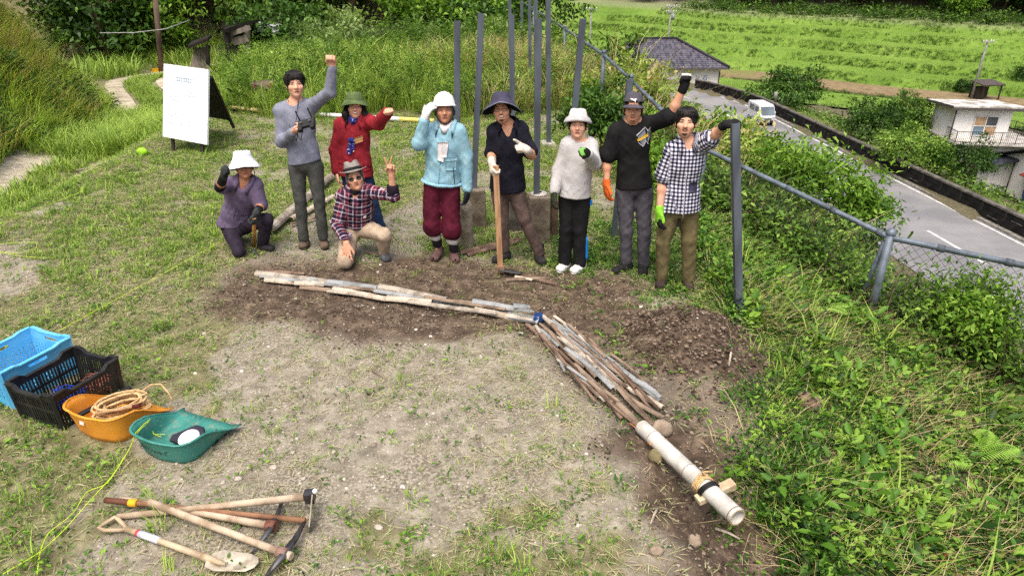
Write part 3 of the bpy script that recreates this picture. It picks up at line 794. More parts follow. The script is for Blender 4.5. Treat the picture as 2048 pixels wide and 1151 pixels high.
parts2 = [tufts(900, 15, 0.2, 0.42, 0.013, 0.12, lambda x, y: (x > -7.45) * (x < -6.35) * in_view(x, y, -.3) * sst(11.3, 12.0, y), (-7.6, -6.2, 9.8, 17.5), (0.5, 1.0), (0.4, 1.2)),
          tufts(1500, 14, 0.12, 0.3, 0.013, 0.12, lambda x, y: (x < -6.4) * (x > bank_x(y) - .2) * in_view(x, y, -.3) * sst(11.4, 11.9, y) * (1 - sst(16.3, 17.0, y)), (-10, -6.2, 11, 17.2), (0.45, 1.0), (0.4, 1.2)),
          tufts(1700, 13, 0.03, 0.10, 0.007, 0.09, lambda x, y: (np.abs(x + 6.35) < .42) * in_view(x, y) * 1.0, (-6.9, -5.8, 6.5, 14), (0.45, 0.95), (0.4, 1.2)),
          tufts(1800, 13, 0.08, 0.26, 0.012, 0.12, lambda x, y: (path_d(x, y)[0] > 1.05) * (x < -5.8) * (x > bank_x(y) + .4) * in_view(x, y, -.5) * 1.0, (-12, -5.8, 12, 25), (0.45, 0.95), (0.4, 1.2)),
          tufts(1500, 13, 0.06, 0.18, 0.012, 0.10, lambda x, y: (path_d(x, y)[0] < 0.34) * in_view(x, y, -.5) * 1.0, (-13, -5, 8, 27), (0.4, 0.9), (0.4, 1.2)),
          tufts(700, 13, 0.3, 0.7, 0.025, 0.2, lambda x, y: (path_d(x, y)[0] > 1.0) * (x > bank_x(y)) * in_view(x, y, -.5) * 1.0, (-16, -3, 22, 31), (0.4, 0.9), (0.4, 1.2))]
F_BANK = foliage('hanging_grass', [(0.0, srgb(178, 150, 104)), (0.2, srgb(184, 172, 108)), (0.45, srgb(136, 162, 66)), (0.75, srgb(170, 202, 80)), (1.0, srgb(208, 228, 120))], 0.5)
grow('bank_long_grass', parts, F_BANK)
grow('verge_grass', parts2, F_GRASS)
parts = [leafcloud(1000, 50, 0.36, 0.085, lambda x, y: bankf(x, y) * sst(.38, .55, fbm(x * .7, y * .7, 45)), (-16, -7.5, 7, 22), (0.1, 0.7), 0.9)]
grow('bank_herbs', parts, F_BUSH)
# rough growth on the far terraces' banks and the fields' surface
def nband(x, y): return nfield(x, y)
parts = []
for (k, dz) in STEPS + [(136, 1), (80, .5), (91, .3)]:
    parts.append(leafcloud(1500, 16, 0.36, 0.15, lambda x, y: (np.abs(nfield(x, y) - k) < 0.6) * in_view(x, y, -11) * (0.4 + sst(.4, .55, fbm(x * .12, y * .12, 5))), (8, 130, 20, 150), (0.0, 0.55), 0.8))
parts.append(leafcloud(500, 26, 1.5, 0.5, lambda x, y: (np.abs(nfield(x, y) - 134) < 5) * in_view(x, y, -9), (8, 150, 20, 150), (0.05, 0.7), 1.0))
parts.append(leafcloud(420, 30, 0.9, 0.26, lambda x, y: (x > xwall(y) + 2.0) * (x < xwall(y) + 22) * (nfield(x, y) < 80) * in_view(x, y, -12), (22, 50, 26, 70), (0.2, 0.85), 0.8))
grow('field_bank_growth', parts, F_BUSH)
parts = [tufts(16000, 7, 0.05, 0.13, 0.06, 0.9, lambda x, y: ((nfield(x, y) > 100.5) | ((nfield(x, y) > 80.5) & (nfield(x, y) < 90))) * (nfield(x, y) < 137) * in_view(x, y, -12), (8, 140, 20, 150), (0.45, 0.95), (0.3, 0.9))]
grow('rice_plants', parts, F_WEED)
parts = [tufts(1500, 10, 0.08, 0.25, 0.02, 0.2, lambda x, y: (x > xwall(y) + 0.35) * (x < xwall(y) + 4.5) * in_view(x, y, -10), (20, 32, 18, 70), (0.1, 0.6), (0.4, 1.2))]
grow('roadside_grass', parts, F_GRASS)

# ------------------------------------------------------------------ trees and shrubs
def crown(seed, rx, rz, ncl, per, csz, L, tint, wr=0.5, hollow=0.55, low=-0.55):
    rg = np.random.default_rng(seed)
    d = rg.normal(size=(ncl, 3)); d /= np.linalg.norm(d, axis=1)[:, None]
    d[:, 2] = np.where(d[:, 2] < low, -d[:, 2] * 0.5, d[:, 2])
    rr = hollow + (1 - hollow) * rg.random(ncl) ** 0.6
    lump = 1 + 0.28 * np.sin(d[:, 0] * 4 + seed) * np.sin(d[:, 1] * 3.3 + seed * 2) + 0.18 * np.sin(d[:, 2] * 6 + seed)
    cc = d * (rr * lump)[:, None] * np.array([rx, rx, rz])
    n = ncl * per
    off = rg.normal(size=(n, 3)) * csz * np.repeat(rg.uniform(.5, 1.3, ncl), per)[:, None]; off[:, 2] *= 0.55
    c = np.repeat(cc, per, 0) + off
    out = np.repeat(d, per, 0)
    dirs = out * 0.6 + rg.normal(size=(n, 3)) * 0.8; dirs[:, 2] -= 0.15
    up = out * 0.5 + np.array([0, 0, 1.0]) + rg.normal(size=(n, 3)) * 0.35
    LL = L * rg.uniform(.6, 1.3, n)
    tt = np.clip(np.repeat(rg.uniform(*tint, ncl), per) + rg.normal(0, .13, n), 0, 1)
    return leaves(c, dirs, up, LL, LL * wr, tt), cc
def make_tree(name, seed, h, rx, rz, trunk_r, leafm, ncl, per, csz, L, tint=(0.1, 0.9), stems=1, wr=0.5, hollow=0.5):
    """returns a prototype (Empty > trunk, crown) with its base at the origin"""
    rg = np.random.default_rng(seed + 500)
    root = bpy.data.objects.new(name, None)
    part, cc = crown(seed, rx, rz, ncl, per, csz, L, tint, wr, hollow)
    V, Q, T, A = part; V = V + np.array([0, 0, h - rz]); cc = cc + np.array([0, 0, h - rz])
    me = np_mesh('crown', V, Q, None, {'tint': A})
    mb = MB()
    for s in range(stems):
        b = np.array([rg.normal(0, .12), rg.normal(0, .12), -0.2]) if stems > 1 else np.array([0, 0, -0.3])
        top = np.array([rg.normal(0, rx * .25), rg.normal(0, rx * .25), h - rz * 0.6])
        mid = (b + top) / 2 + rg.normal(0, .12, 3)
        mb.tube([b, mid, top], [trunk_r, trunk_r * .75, trunk_r * .35], 7)
        for k in range(6 if stems == 1 else 3):
            tgt = cc[rg.integers(len(cc))]; st = mid + (top - mid) * rg.uniform(0, .9)
            mb.tube([st, (st + tgt) / 2 + np.array([0, 0, .1 * rx]), tgt], [trunk_r * .45, trunk_r * .28, trunk_r * .08], 5, caps=False)
    tm = mb.mesh('trunk'); tm.materials.append(BARK); me.materials.append(leafm)
    for nm, m_ in (('trunk', tm), ('crown', me)):
        o = bpy.data.objects.new(nm, m_); o.parent = root
    root['_used'] = 0
    return root
def plant(proto, loc, s=1.0, rz=0.0, label=None, cat='tree', group=None, name=None):
    if not proto.users_collection and proto['_used'] == 0:
        r = proto
        COL.objects.link(r)
        for ch in r.children: COL.objects.link(ch)
    else:
        r = copy_tree(proto)
    proto['_used'] = 1
    r.location = loc; r.rotation_euler = (0, 0, rz); r.scale = (s, s, s) if not hasattr(s, '__len__') else s
    return tag(r, label, cat, group)
PR = dict(
    oak=make_tree('broadleaf_tree', 1, 8.0, 3.2, 3.4, .22, F_BUSH, 150, 34, .42, .30),
    oak2=make_tree('broadleaf_tree', 2, 7.0, 3.0, 3.0, .20, F_LIME, 130, 32, .40, .28),
    dark=make_tree('evergreen_tree', 3, 8.5, 2.8, 3.8, .22, F_DARK, 150, 34, .40, .28),
    low=make_tree('forest_bush', 4, 3.4, 2.2, 1.8, .10, F_BUSH, 120, 34, .30, .22, stems=3),
    lowd=make_tree('forest_bush', 5, 3.2, 2.0, 1.7, .10, F_DARK, 120, 34, .30, .20, stems=3),
    lime=make_tree('forest_bush', 6, 3.0, 1.9, 1.6, .09, F_LIME, 120, 34, .28, .20, stems=3),
    far=make_tree('hillside_tree', 7, 9.0, 4.0, 4.0, .25, F_DARK, 110, 20, .65, .7),
    far2=make_tree('hillside_tree', 8, 8.0, 3.8, 3.6, .25, F_BUSH, 110, 20, .65, .7),
)
def px_x(px, Y, z): return (px - CX) / F_PX * (Y * _cp + (CAM[2] - z) * _sp)
rg = random.Random(5)
# wood on the left and behind the weeds
rows = [(25.5, 420, 640, 55, ('low', 'lowd', 'lime', 'low')), (28.0, 170, 1010, 62, ('low', 'lime', 'low', 'lime', 'lowd')),
        (32.0, 120, 1040, 62, ('oak', 'oak2', 'dark', 'low', 'oak2')), (37.0, 80, 1060, 62, ('oak', 'dark', 'dark', 'oak2')), (44.0, 60, 1080, 66, ('dark', 'oak', 'dark'))]
for (Yr, a, b, st, sp) in rows:
    pxv = a
    while pxv < b:
        k = sp[rg.randrange(len(sp))]
        y_ = Yr + rg.uniform(-1.3, 1.3); q = pxv + rg.uniform(-18, 18)
        x_ = px_x(q, y_, -0.5)
        if k in ('low', 'lowd', 'lime'):
            lab, gp, ct = {'low': 'mid green leafy bush at the foot of the wooded hill', 'lowd': 'dark green bush in the shade of the wooded hill', 'lime': 'yellow green bush at the edge of the wood'}[k], 'bushes below the wood', 'bush'
        else:
            lab, gp, ct = {'oak': 'mid green broadleaf tree in the wood behind the weeds', 'oak2': 'light green broadleaf tree in the wood behind the weeds', 'dark': 'dark evergreen tree in the wood behind the weeds'}[k], 'trees of the wood behind the terrace', 'tree'
        if path_d(np.array([x_]), np.array([y_]))[0][0] > 1.6:
            plant(PR[k], (x_, y_, float(H(np.array([x_]), np.array([y_]), False)[0]) - 0.1), rg.uniform(.75, 1.15), rg.uniform(0, 6.28), lab, ct, gp)
        pxv += st * rg.uniform(.8, 1.2)
# far wood above the rice terraces
for row in range(4):
    pxv = 1060 + 25 * row
    while pxv < 2110:
        tgt = 139 + row * 7.5 + rg.uniform(-2, 2)
        D = 120.0
        for _ in range(30):
            x_ = px_x(pxv, D, -8); D += (tgt - float(nfield(np.array([x_]), np.array([D]))[0])) * 0.6
        z_ = float(H(np.array([x_]), np.array([D]), False)[0])
        k = rg.choice(['far', 'far', 'far2'])
        plant(PR[k], (x_, D, z_ - .6), rg.uniform(.65, 1.1), rg.uniform(0, 6.28),
              {'far': 'dark green tree in the wood above the rice terraces', 'far2': 'mid green tree in the wood above the rice terraces'}[k], 'tree', 'trees above the rice terraces')
        pxv += 46 * rg.uniform(.7, 1.25)
# single trees and shrubs of the valley
def gz(x, y): return float(H(np.array([x]), np.array([y]), False)[0])
def valley(px, py, Y, h, proto_args, label, cat='tree', name='round_tree'):
    p_ = P(px, py, Y); z = gz(p_[0], p_[1])
    pr = make_tree(name, *proto_args)
    return plant(pr, (p_[0], p_[1], z - .1), 1.0, 0, label, cat)
valley(1578, 215, 66, 5.5, (21, 3.6, 2.9, 1.75, .16, F_DARK, 170, 30, .34, .30, (.25, 1.0)), 'dark round tree behind the road wall beside the van')
valley(1745, 260, 52, 4.5, (22, 3.2, 2.2, 1.5, .14, F_DARK, 150, 30, .28, .25, (.15, .9)), 'dark green tree behind the wall left of the white house')
valley(1822, 215, 58, 5.0, (23, 4.8, 1.5, 2.3, .14, F_BUSH, 130, 30, .28, .24, (.15, .8)), 'tall green tree at the left end of the white house')
valley(1815, 305, 43, 3.0, (24, 2.9, 1.9, 1.4, .10, F_BUSH, 150, 30, .24, .20, (.45, 1.0), 3), 'yellow green garden bush below the white house', 'bush', 'garden_bush')
valley(1880, 320, 42.5, 2.0, (25, 2.2, 1.3, 1.1, .06, F_LEAF, 90, 30, .2, .2, (.3, .9), 3), 'small light green bush by the white house wall', 'bush', 'garden_bush')
valley(1945, 325, 41, 3.0, (26, 3.0, 1.5, 1.3, .12, F_DARK, 120, 30, .2, .16, (.1, .7), 2), 'clipped dark pine in the garden between the two houses', 'tree', 'garden_pine')
valley(2000, 300, 45, 2.0, (27, 2.4, 1.8, 1.1, .08, F_BUSH, 90, 30, .22, .2, (.3, .8), 3), 'green bush beside the deck of the white house', 'bush', 'garden_bush')
valley(1930, 165, 88, 2.0, (28, 1.8, .9, .9, .06, F_DARK, 60, 24, .2, .22, (.1, .7), 2), 'small dark bush on the field path, left of its twin', 'bush', 'field_bush')
valley(2040, 165, 90, 2.0, (29, 2.0, 1.0, 1.0, .06, F_DARK, 60, 24, .2, .22, (.1, .7), 2), 'small dark bush on the field path, at the right edge', 'bush', 'field_bush')
valley(1345, 240, 58, 3.4, (30, 1.7, 2.2, .85, .1, F_LIME, 130, 30, .3, .26, (.1, .9), 3), 'light green bush in front of the tiled roof house', 'bush', 'roadside_bush')
valley(1925, 30, 118, 4.0, (31, 5.0, 2.4, 2.4, .1, F_LIME, 90, 24, .4, .45, (.2, .9), 1), 'light green tree by the stone wall below the wood', 'tree', 'young_tree')
F_FEATH = foliage('feathery_leaves', [(0.0, srgb(78, 102, 50)), (0.5, srgb(122, 150, 84)), (1.0, srgb(168, 190, 124))], .4)
# feathery bright shrubs on the slope above the road
def shrub(px, py, Y, h, rx, seed, label, leafm=F_LIME, ncl=105, per=34, L=.088, name='shrub', cs=.13, tint=(.15, .9)):
    p_ = P(px, py, Y); z = gz(p_[0], p_[1])
    top = max(0.6, p_[2] - z)
    pr = make_tree(name, seed, top, rx, min(rx * 1.0, top * .62), .03, leafm, ncl, per, cs, L, tint, 3, .42, .35)
    return plant(pr, (p_[0], p_[1], z - .05), 1.0, 0, label, 'shrub')
shrub(1600, 262, 9.5, 2.4, .55, 41, 'bright green shrub on the slope just right of the raised post', ncl=62)
shrub(1685, 300, 9.0, 2.0, .5, 42, 'bright green shrub with fanned branches in front of the road', ncl=62)
shrub(1735, 362, 9.0, 2.0, .36, 43, 'bright green branch reaching over the road, above the fence rail', ncl=50)
shrub(1690, 420, 8.2, 1.6, .6, 44, 'green shrub behind the fence rail, in front of the road', F_BUSH)
shrub(1560, 330, 9.0, 1.6, .7, 45, 'mid green shrub on the slope behind the leaning post', F_BUSH)
shrub(1205, 165, 9.2, 1.4, .42, 46, 'dark green bush behind the woman in the white hat', F_DARK, 80, 34, .085, 'dark_shrub', .09, (.1, .95))
shrub(1480, 420, 7.6, 1.0, .5, 47, 'leafy shrub tangled in the fence behind the leaning post', F_BUSH, L=.08)
shrub(1640, 480, 7.4, 1.0, .55, 51, 'fresh green shrub just below the fence rail, left of the fence post', F_LIME, L=.09)
shrub(1580, 470, 7.0, 1.0, .5, 52, 'mid green shrub between the leaning post and the fence post', F_BUSH, L=.08)
shrub(1520, 285, 11.0, 1.6, .6, 53, 'yellow green shrub on the slope below the van', F_LIME, L=.12)
shrub(1690, 570, 6.4, 1.0, .35, 54, 'low green shrub at the foot of the fence post', F_LIME, 70, 26, .06)
shrub(1900, 620, 5.6, 1.0, .38, 55, 'green vine clump climbing the wire mesh at the right', F_BUSH, 80, 30, .06)
shrub(1850, 560, 5.9, 1.0, .30, 57, 'leafy vine clump rising behind the fence rail near the post', F_BUSH, 80, 30, .06)
shrub(1965, 545, 5.5, 1.0, .30, 58, 'vine clump climbing over the wire mesh left of the right edge', F_LIME, 80, 30, .06)
shrub(2000, 590, 5.4, 1.0, .34, 56, 'green vine clump on the wire mesh near the right edge', F_LIME, 70, 26, .06)
shrub(1275, 105, 13.0, 1.6, .9, 61, 'yellow green shrub beyond the fence, above the cap of the man in black', F_WEED, 110, 30, .13)
shrub(1320, 215, 10.5, 1.6, .45, 62, 'leafy shrub beyond the fence left of the raised glove', F_LIME, 100, 30, .11)
shrub(1450, 225, 12.0, 1.6, .5, 63, 'light green shrub below the tiled roof house', F_LIME, 100, 30, .13)
shrub(1500, 240, 11.0, 1.6, .7, 64, 'yellowish shrub above the black glove on the post', F_WEED, 90, 30, .11)
shrub(1235, 70, 17.0, 1.6, 1.2, 65, 'broad green shrub beside the upper fence', F_BUSH, 110, 30, .15)
for (px_, py_, Y_, rx_, sd_, lb_) in ((690, 25, 19.5, 1.1, 66, 'tall feathery grey green shrub behind the raised fist'), (860, 45, 19.0, .8, 67, 'feathery light shrub behind the white helmet'), (620, 40, 21.5, 1.0, 68, 'feathery shrub at the end of the grey wall'), (985, 25, 20.0, .9, 69, 'feathery green shrub behind the middle posts')):
    shrub(px_, py_, Y_, 2, rx_, sd_, lb_, F_FEATH, 100, 34, .15, 'feathery_shrub', .18)
shrub(1330, 300, 8.6, 1.0, .6, 48, 'pale green shrub behind the man in the black shirt', F_LIME, L=.08)
# ------------------------------------------------------------------ the valley: wall, houses, poles, van
def rz_mat(a): c, s = math.cos(a), math.sin(a); return np.array([[c, -s, 0], [s, c, 0], [0, 0, 1.0]])
def text_mesh(name, s, size, depth=0.002):
    cu = bpy.data.curves.new(name + '_curve', 'FONT'); cu.body = s; cu.size = size; cu.extrude = depth
    cu.align_x = 'CENTER'; cu.align_y = 'CENTER'; cu.resolution_u = 3
    ob = bpy.data.objects.new(name + '_tmp', cu); COL.objects.link(ob)
    dg = bpy.context.evaluated_depsgraph_get()
    me = bpy.data.meshes.new_from_object(ob.evaluated_get(dg)); me.name = name
    bpy.data.objects.remove(ob); bpy.data.curves.remove(cu)
    return me
WHITE_WALL = M('white_render', srgb(244, 243, 240), srgb(226, 224, 219), scale=1.2, rough=0.85, spec=0.2, contrast=(.3, .75))
CONC = M('concrete', srgb(150, 146, 138), srgb(104, 100, 92), scale=5, rough=0.95, bump=0.4, bscale=50)
DARKMETAL = M('dark_metal', (.02, .02, .022), (.035, .033, .03), scale=8, rough=0.5, spec=0.4)

# low black-stained wall along the far side of the road
WB = M('stained_concrete', (.014, .014, .014), (.034, .032, .030), scale=2.5, rough=0.9, spec=0.15, bump=0.3, bscale=20)
WP = M('wall_panel', (.009, .009, .009), (.022, .021, .020), scale=1.8, rough=0.85, spec=0.15, bump=0.3, bscale=20)
WC = M('wall_coping', srgb(112, 108, 100), srgb(72, 70, 64), scale=2.5, rough=0.95, bump=0.3, bscale=25)
wroot = empty('road_wall', (float(xwall(40)), 40, ROAD_Z), 0, 'low black stained concrete wall with a grey coping along the far side of the road', 'wall')
o_ = np.array(wroot.location)
ys = np.arange(16.0, 74.0, 1.7)
core = MB(); cop = MB()
for y0, y1 in zip(ys[:-1], ys[1:]):
    a = np.array([float(xwall(y0)) + .14, y0, 0]) ; b = np.array([float(xwall(y1)) + .14, y1, 0])
    core.bar(a + (0, 0, ROAD_Z + .44) - o_, b + (0, 0, ROAD_Z + .44) - o_, 0.2, 0.98)
    cop.bar(a + (0, 0, ROAD_Z + .985) - o_, b + (0, 0, ROAD_Z + .985) - o_, 0.34, 0.10)
core.build('wall_core', WB, wroot); cop.build('coping', WC, wroot)
pil_me = MB().box((0, 0, 0), (.07, .16, .9)).mesh('pilaster'); pil_me.materials.append(WB)
pan = []
for v in range(3):
    mb = MB()
    if v == 0: mb.box((0, 0, 0), (.05, 1.5, .84))
    elif v == 1:
        for k in range(3): mb.box((0, 0, -.29 + k * .29), (.05, 1.5, .255))
    else:
        mb.box((0, 0, -.15), (.05, 1.5, .54)); mb.box((0, 0, .27), (.05, 1.5, .25))
    m_ = mb.mesh('panel'); m_.materials.append(WP); pan.append(m_)
slit = M('pale_panel_line', srgb(150, 148, 142), srgb(80, 78, 74), scale=3, rough=0.9)  # thin pale lines laid at random on the dark panels
for i, (y0, y1) in enumerate(zip(ys[:-1], ys[1:])):
    ym = (y0 + y1) / 2; xm = float(xwall(ym)) + .02; rot = math.atan(0.082)
    q = link('panel', pan[random.choice([0, 1, 1, 2, 2])], None, wroot, Vector((xm, ym, ROAD_Z + .47)) - wroot.location); q.rotation_euler = (0, 0, rot)
    q = link('pilaster', pil_me, None, wroot, Vector((float(xwall(y0)) + .01, y0, ROAD_Z + .45)) - wroot.location); q.rotation_euler = (0, 0, rot)
    if random.random() < .5:
        mb = MB(); hh = random.choice([-.145, .145, .2, -.3]); L = random.uniform(.4, 1.2)
        mb.box((0, 0, 0), (.012, L, .02)); q = mb.build('pale_line', slit, wroot, Vector((xm - .03, ym + random.uniform(-.15, .15), ROAD_Z + .47 + hh)) - wroot.location); q.rotation_euler = (0, 0, rot)
# kerb at the wall's foot
mb = MB()
for y0, y1 in zip(ys[:-1], ys[1:]):
    mb.bar((float(xwall(y0)) - .16, y0, ROAD_Z + .06), (float(xwall(y1)) - .16, y1, ROAD_Z + .06), .3, .12)
tag(mb.build('gutter_kerb', CONC), kind='structure')

# white flat-roofed house with a railed deck
c0 = P(1897, 275, 54.0)
h1 = empty('white_house', (c0[0], c0[1], c0[2]), math.radians(-7), 'small white house with a flat pale roof and a railed deck', 'house')
DK = 0.0
MB().box((2.1, 1.8, 1.1), (4.2, 3.6, 2.2)).build('wall', WHITE_WALL, h1)
ROOFW = M('pale_sheet_roof', srgb(222, 220, 214), srgb(150, 146, 138), scale=0.9, rough=0.8, contrast=(.42, .6))
rf = MB(); R_ = np.array(Euler((math.radians(-4), 0, 0)).to_matrix())
rf.box((2.15, 1.75, 2.34), (5.3, 4.7, .16), R=R_); rf.build('roof', ROOFW, h1)
eb = MB(); eb.box((2.15, -.62, 2.36), (5.32, .04, .22)); eb.box((-.52, 1.75, 2.30), (.04, 4.7, .2), R=R_); eb.build('fascia', M('grey_fascia', srgb(92, 88, 84)), h1)
MB().tube([(0.02, -.06, 2.2), (0.02, -.06, 0)], .05, 6).build('downpipe', M('brown_pipe', srgb(86, 78, 70)), h1)
BASE = M('grey_base_wall', srgb(172, 168, 160), srgb(128, 124, 116), scale=1.5, rough=.95)
MB().box((2.9, .6, -1.25), (6.2, 4.6, 2.3)).build('base_wall', BASE, h1)
MB().box((2.9, .5, -.06), (6.6, 5.0, .12)).build('deck', M('deck_floor', srgb(200, 196, 188), srgb(160, 156, 148), scale=1.2, rough=.9), h1)
wf = MB(); wx, wz, ww, wh = 2.4, .98, 1.7, 1.5
for q in ((wx, wz + wh / 2), (wx, wz - wh / 2), (wx, wz)): wf.box((q[0], -.04, q[1]), (ww, .07, .07))
for q in (wx - ww / 2, wx, wx + ww / 2): wf.box((q, -.05, wz), (.07, .07, wh))
wfo = wf.build('window', M('window_frame', srgb(225, 225, 222)), h1)
GLASS = M('window_glass', (.05, .06, .07), (.09, .10, .11), scale=1, rough=.12, spec=.6)
CURT = M('window_curtain', srgb(190, 160, 125), srgb(165, 135, 105), scale=2)
GLB = M('window_bluish', srgb(120, 140, 155), srgb(90, 110, 125), scale=1, rough=.2, spec=.6)
for (dx, dz, m_) in ((-.42, .37, CURT), (.42, .37, GLASS), (-.42, -.37, GLB), (.42, -.37, CURT)):
    MB().box((wx + dx, -.012, wz + dz), (.78, .02, .68)).build('pane', m_, wfo)
rl = MB()
def rail_line(a, b, n):
    a = np.array(a); b = np.array(b)
    rl.bar(a + (0, 0, .9), b + (0, 0, .9), .04, .04); rl.bar(a + (0, 0, .12), b + (0, 0, .12), .03, .03)
    for i in range(n + 1):
        q = a + (b - a) * i / n; rl.bar(q, q + (0, 0, .9), .045 if i % 8 == 0 else .016, .045 if i % 8 == 0 else .016)
rail_line((-.35, -1.9, 0), (6.1, -1.9, 0), 48); rail_line((-.35, -1.9, 0), (-.35, -.1, 0), 14); rail_line((6.1, -1.9, 0), (6.1, 2.6, 0), 32); rail_line((6.1, 2.6, 0), (4.3, 2.6, 0), 12)
rl.build('railing', DARKMETAL, h1)

# second house: pale gable end by the grass strip
pA = P(1980, 372, 44.0)
h2 = empty('gabled_house', (pA[0], pA[1], pA[2]), 0, 'pale house with dark tiled gable roof and red window awning at the right edge', 'house')
gw = MB(); W = 8.0
gw.prism([(0, 0), (-W, 0), (-W, 2.1), (-W / 2, 3.5), (0, 2.1)], 0, 7.0, R=np.array([[0, 0, 1.0], [1, 0, 0], [0, 1, 0]])); gw.build('wall', WHITE_WALL, h2)
TILE = M('dark_roof_tile', srgb(62, 64, 72), srgb(38, 40, 46), scale=2.0, rough=.45, spec=.4, bump=.3, bscale=12)
rt = MB()
for sgn in (-1, 1):
    for i in range(9):
        s0, s1 = i / 9, (i + 1.35) / 9
        y0, z0 = -W / 2 + sgn * (W / 2 + .6) * s0, 3.66 - 1.75 * s0
        y1, z1 = -W / 2 + sgn * (W / 2 + .6) * s1, 3.66 - 1.75 * s1 - .03
        rt.bar((-.5, (y0 + y1) / 2, (z0 + z1) / 2 + .05), (7.2, (y0 + y1) / 2, (z0 + z1) / 2 + .05), .06, math.hypot(y1 - y0, z1 - z0), up=(0, y1 - y0, z1 - z0))
rt.bar((-.6, -W / 2, 3.82), (7.2, -W / 2, 3.82), .24, .24)
rt.build('roof', TILE, h2)
bb = MB(); bb.bar((-.08, 0.3, 2.1), (-.08, -W / 2, 3.55), .1, .2); bb.bar((-.08, -W - .3, 2.1), (-.08, -W / 2, 3.55), .1, .2); bb.build('bargeboard', M('dark_wood', srgb(58, 50, 44)), h2)
MB().box((-.55, -.55, .95), (1.1, 1.1, 1.9)).build('shed_wall', WHITE_WALL, h2)
MB().box((-.6, -.7, 2.02), (1.7, 2.3, .14), R=np.array(Euler((math.radians(-3), math.radians(-16), 0)).to_matrix())).build('shed_roof', TILE, h2)
MB().box((-.25, -4.0, 1.75), (.6, 2.2, .06), R=np.array(Euler((0, math.radians(-18), 0)).to_matrix())).build('awning', M('red_awning', srgb(150, 62, 48), srgb(120, 50, 40)), h2)
w2 = MB()
for yy in (-3.0, -3.66, -4.33, -5.0): w2.box((-.05, yy, .75), (.07, .06, 1.6))
for zz in (-.03, .75, 1.53): w2.box((-.05, -4.0, zz), (.07, 2.0, .06))
w2o = w2.build('window', M('window_frame', srgb(225, 225, 222)), h2)
for yy in (-3.33, -4.0, -4.66): MB().box((-.02, yy, .75), (.02, .6, 1.5)).build('pane', M('window_blue', srgb(70, 92, 130), srgb(40, 52, 78), scale=1.2, rough=.15, spec=.6), w2o)
MB().tube([(-.06, -1.6, 2.3), (-.06, -1.6, .05)], .04, 6).build('downpipe', M('brown_pipe', srgb(86, 78, 70)), h2)

# house with hipped tile roof and a painted sign
eR = P(1459, 137, 85.0); xR = eR[0]; zE = eR[2]
hx0, hx1 = xR - 15.0, xR; yF, yB = 85.0, 95.5
h3 = empty('tiled_house', ((hx0 + hx1) / 2, yF + .8, zE - 3.3), 0, 'white house with a grey hipped tile roof and blue lettering on its wall', 'house')
o3 = np.array(h3.location)
MB().box((0, 4.45, 1.6), (13.2, 8.9, 3.25)).build('wall', WHITE_WALL, h3)
yR_, zR = (yF + yB) / 2, zE + 2.75
ra, rb = np.array([hx0 + 5.6, yR_, zR]) - o3, np.array([hx1 - 5.6, yR_, zR]) - o3
ev = [np.array(q) - o3 for q in ((hx0, yF, zE), (hx1, yF, zE), (hx1, yB, zE), (hx0, yB, zE))]
rt = MB(); NCO = 15
rings = []
for i in range(NCO + 1):
    s = i / NCO
    rings.append([ev[0] + (ra - ev[0]) * s, ev[1] + (rb - ev[1]) * s, ev[2] + (rb - ev[2]) * s, ev[3] + (ra - ev[3]) * s])
for i in range(NCO):
    lo, hi = rings[i], rings[i + 1]
    for k in range(4):
        a, b, c, d = lo[k] + (0, 0, .10), lo[(k + 1) % 4] + (0, 0, .10), hi[(k + 1) % 4] + (0, 0, .02), hi[k] + (0, 0, .02)
        a2, b2 = lo[k] - (0, 0, .02), lo[(k + 1) % 4] - (0, 0, .02)
        rt.add([a, b, c, d], [(0, 1, 2, 3)]); rt.add([a2, b2, b, a], [(0, 1, 2, 3)])
rt.add([e - (0, 0, .02) for e in ev], [(3, 2, 1, 0)])
ro = rt.build('roof', M('grey_roof_tile', srgb(104, 102, 112), srgb(64, 62, 72), scale=1.2, rough=.5, spec=.35, bump=.5, bscale=7, stretch=(3, 1, 1)), h3)
rc = MB(); rc.bar(ra + (0, 0, .1), rb + (0, 0, .1), .35, .3)
for e, r_ in ((ev[0], ra), (ev[1], rb), (ev[2], rb), (ev[3], ra)): rc.tube([e + (0, 0, .14), (e + r_) / 2 + (0, 0, .16), r_ + (0, 0, .14)], .16, 7)
rc.build('ridge_cap', M('ridge_tile', srgb(58, 56, 64), srgb(40, 38, 46), rough=.5), ro)
MB().bar(ev[0] + (0, -.05, -.06), ev[1] + (0, -.05, -.06), .12, .12).build('gutter', M('grey_fascia', srgb(92, 88, 84)), h3)
MB().tube([ev[1] + (-.9, .72, -.1), ev[1] + (-.9, .72, -3.2)], .06, 6).build('downpipe', M('brown_pipe', srgb(86, 78, 70)), h3)
BLUE = M('blue_paint', srgb(40, 92, 170), srgb(70, 110, 170), scale=3)
GREYB = M('faded_blue_paint', srgb(120, 140, 170), srgb(150, 160, 175), scale=3)
for ch, px_, sz, m_ in (('石', 1410, .62, BLUE), ('営', 1395, .55, GREYB), ('十', 1383, .5, GREYB)):
    q = P(px_, 156.5, yF + .78); me = text_mesh('sign_letter', ch, sz, .01)
    o = link('sign_letter', me, m_, h3, Vector(q - o3)); o.rotation_euler = (math.radians(90), 0, 0)

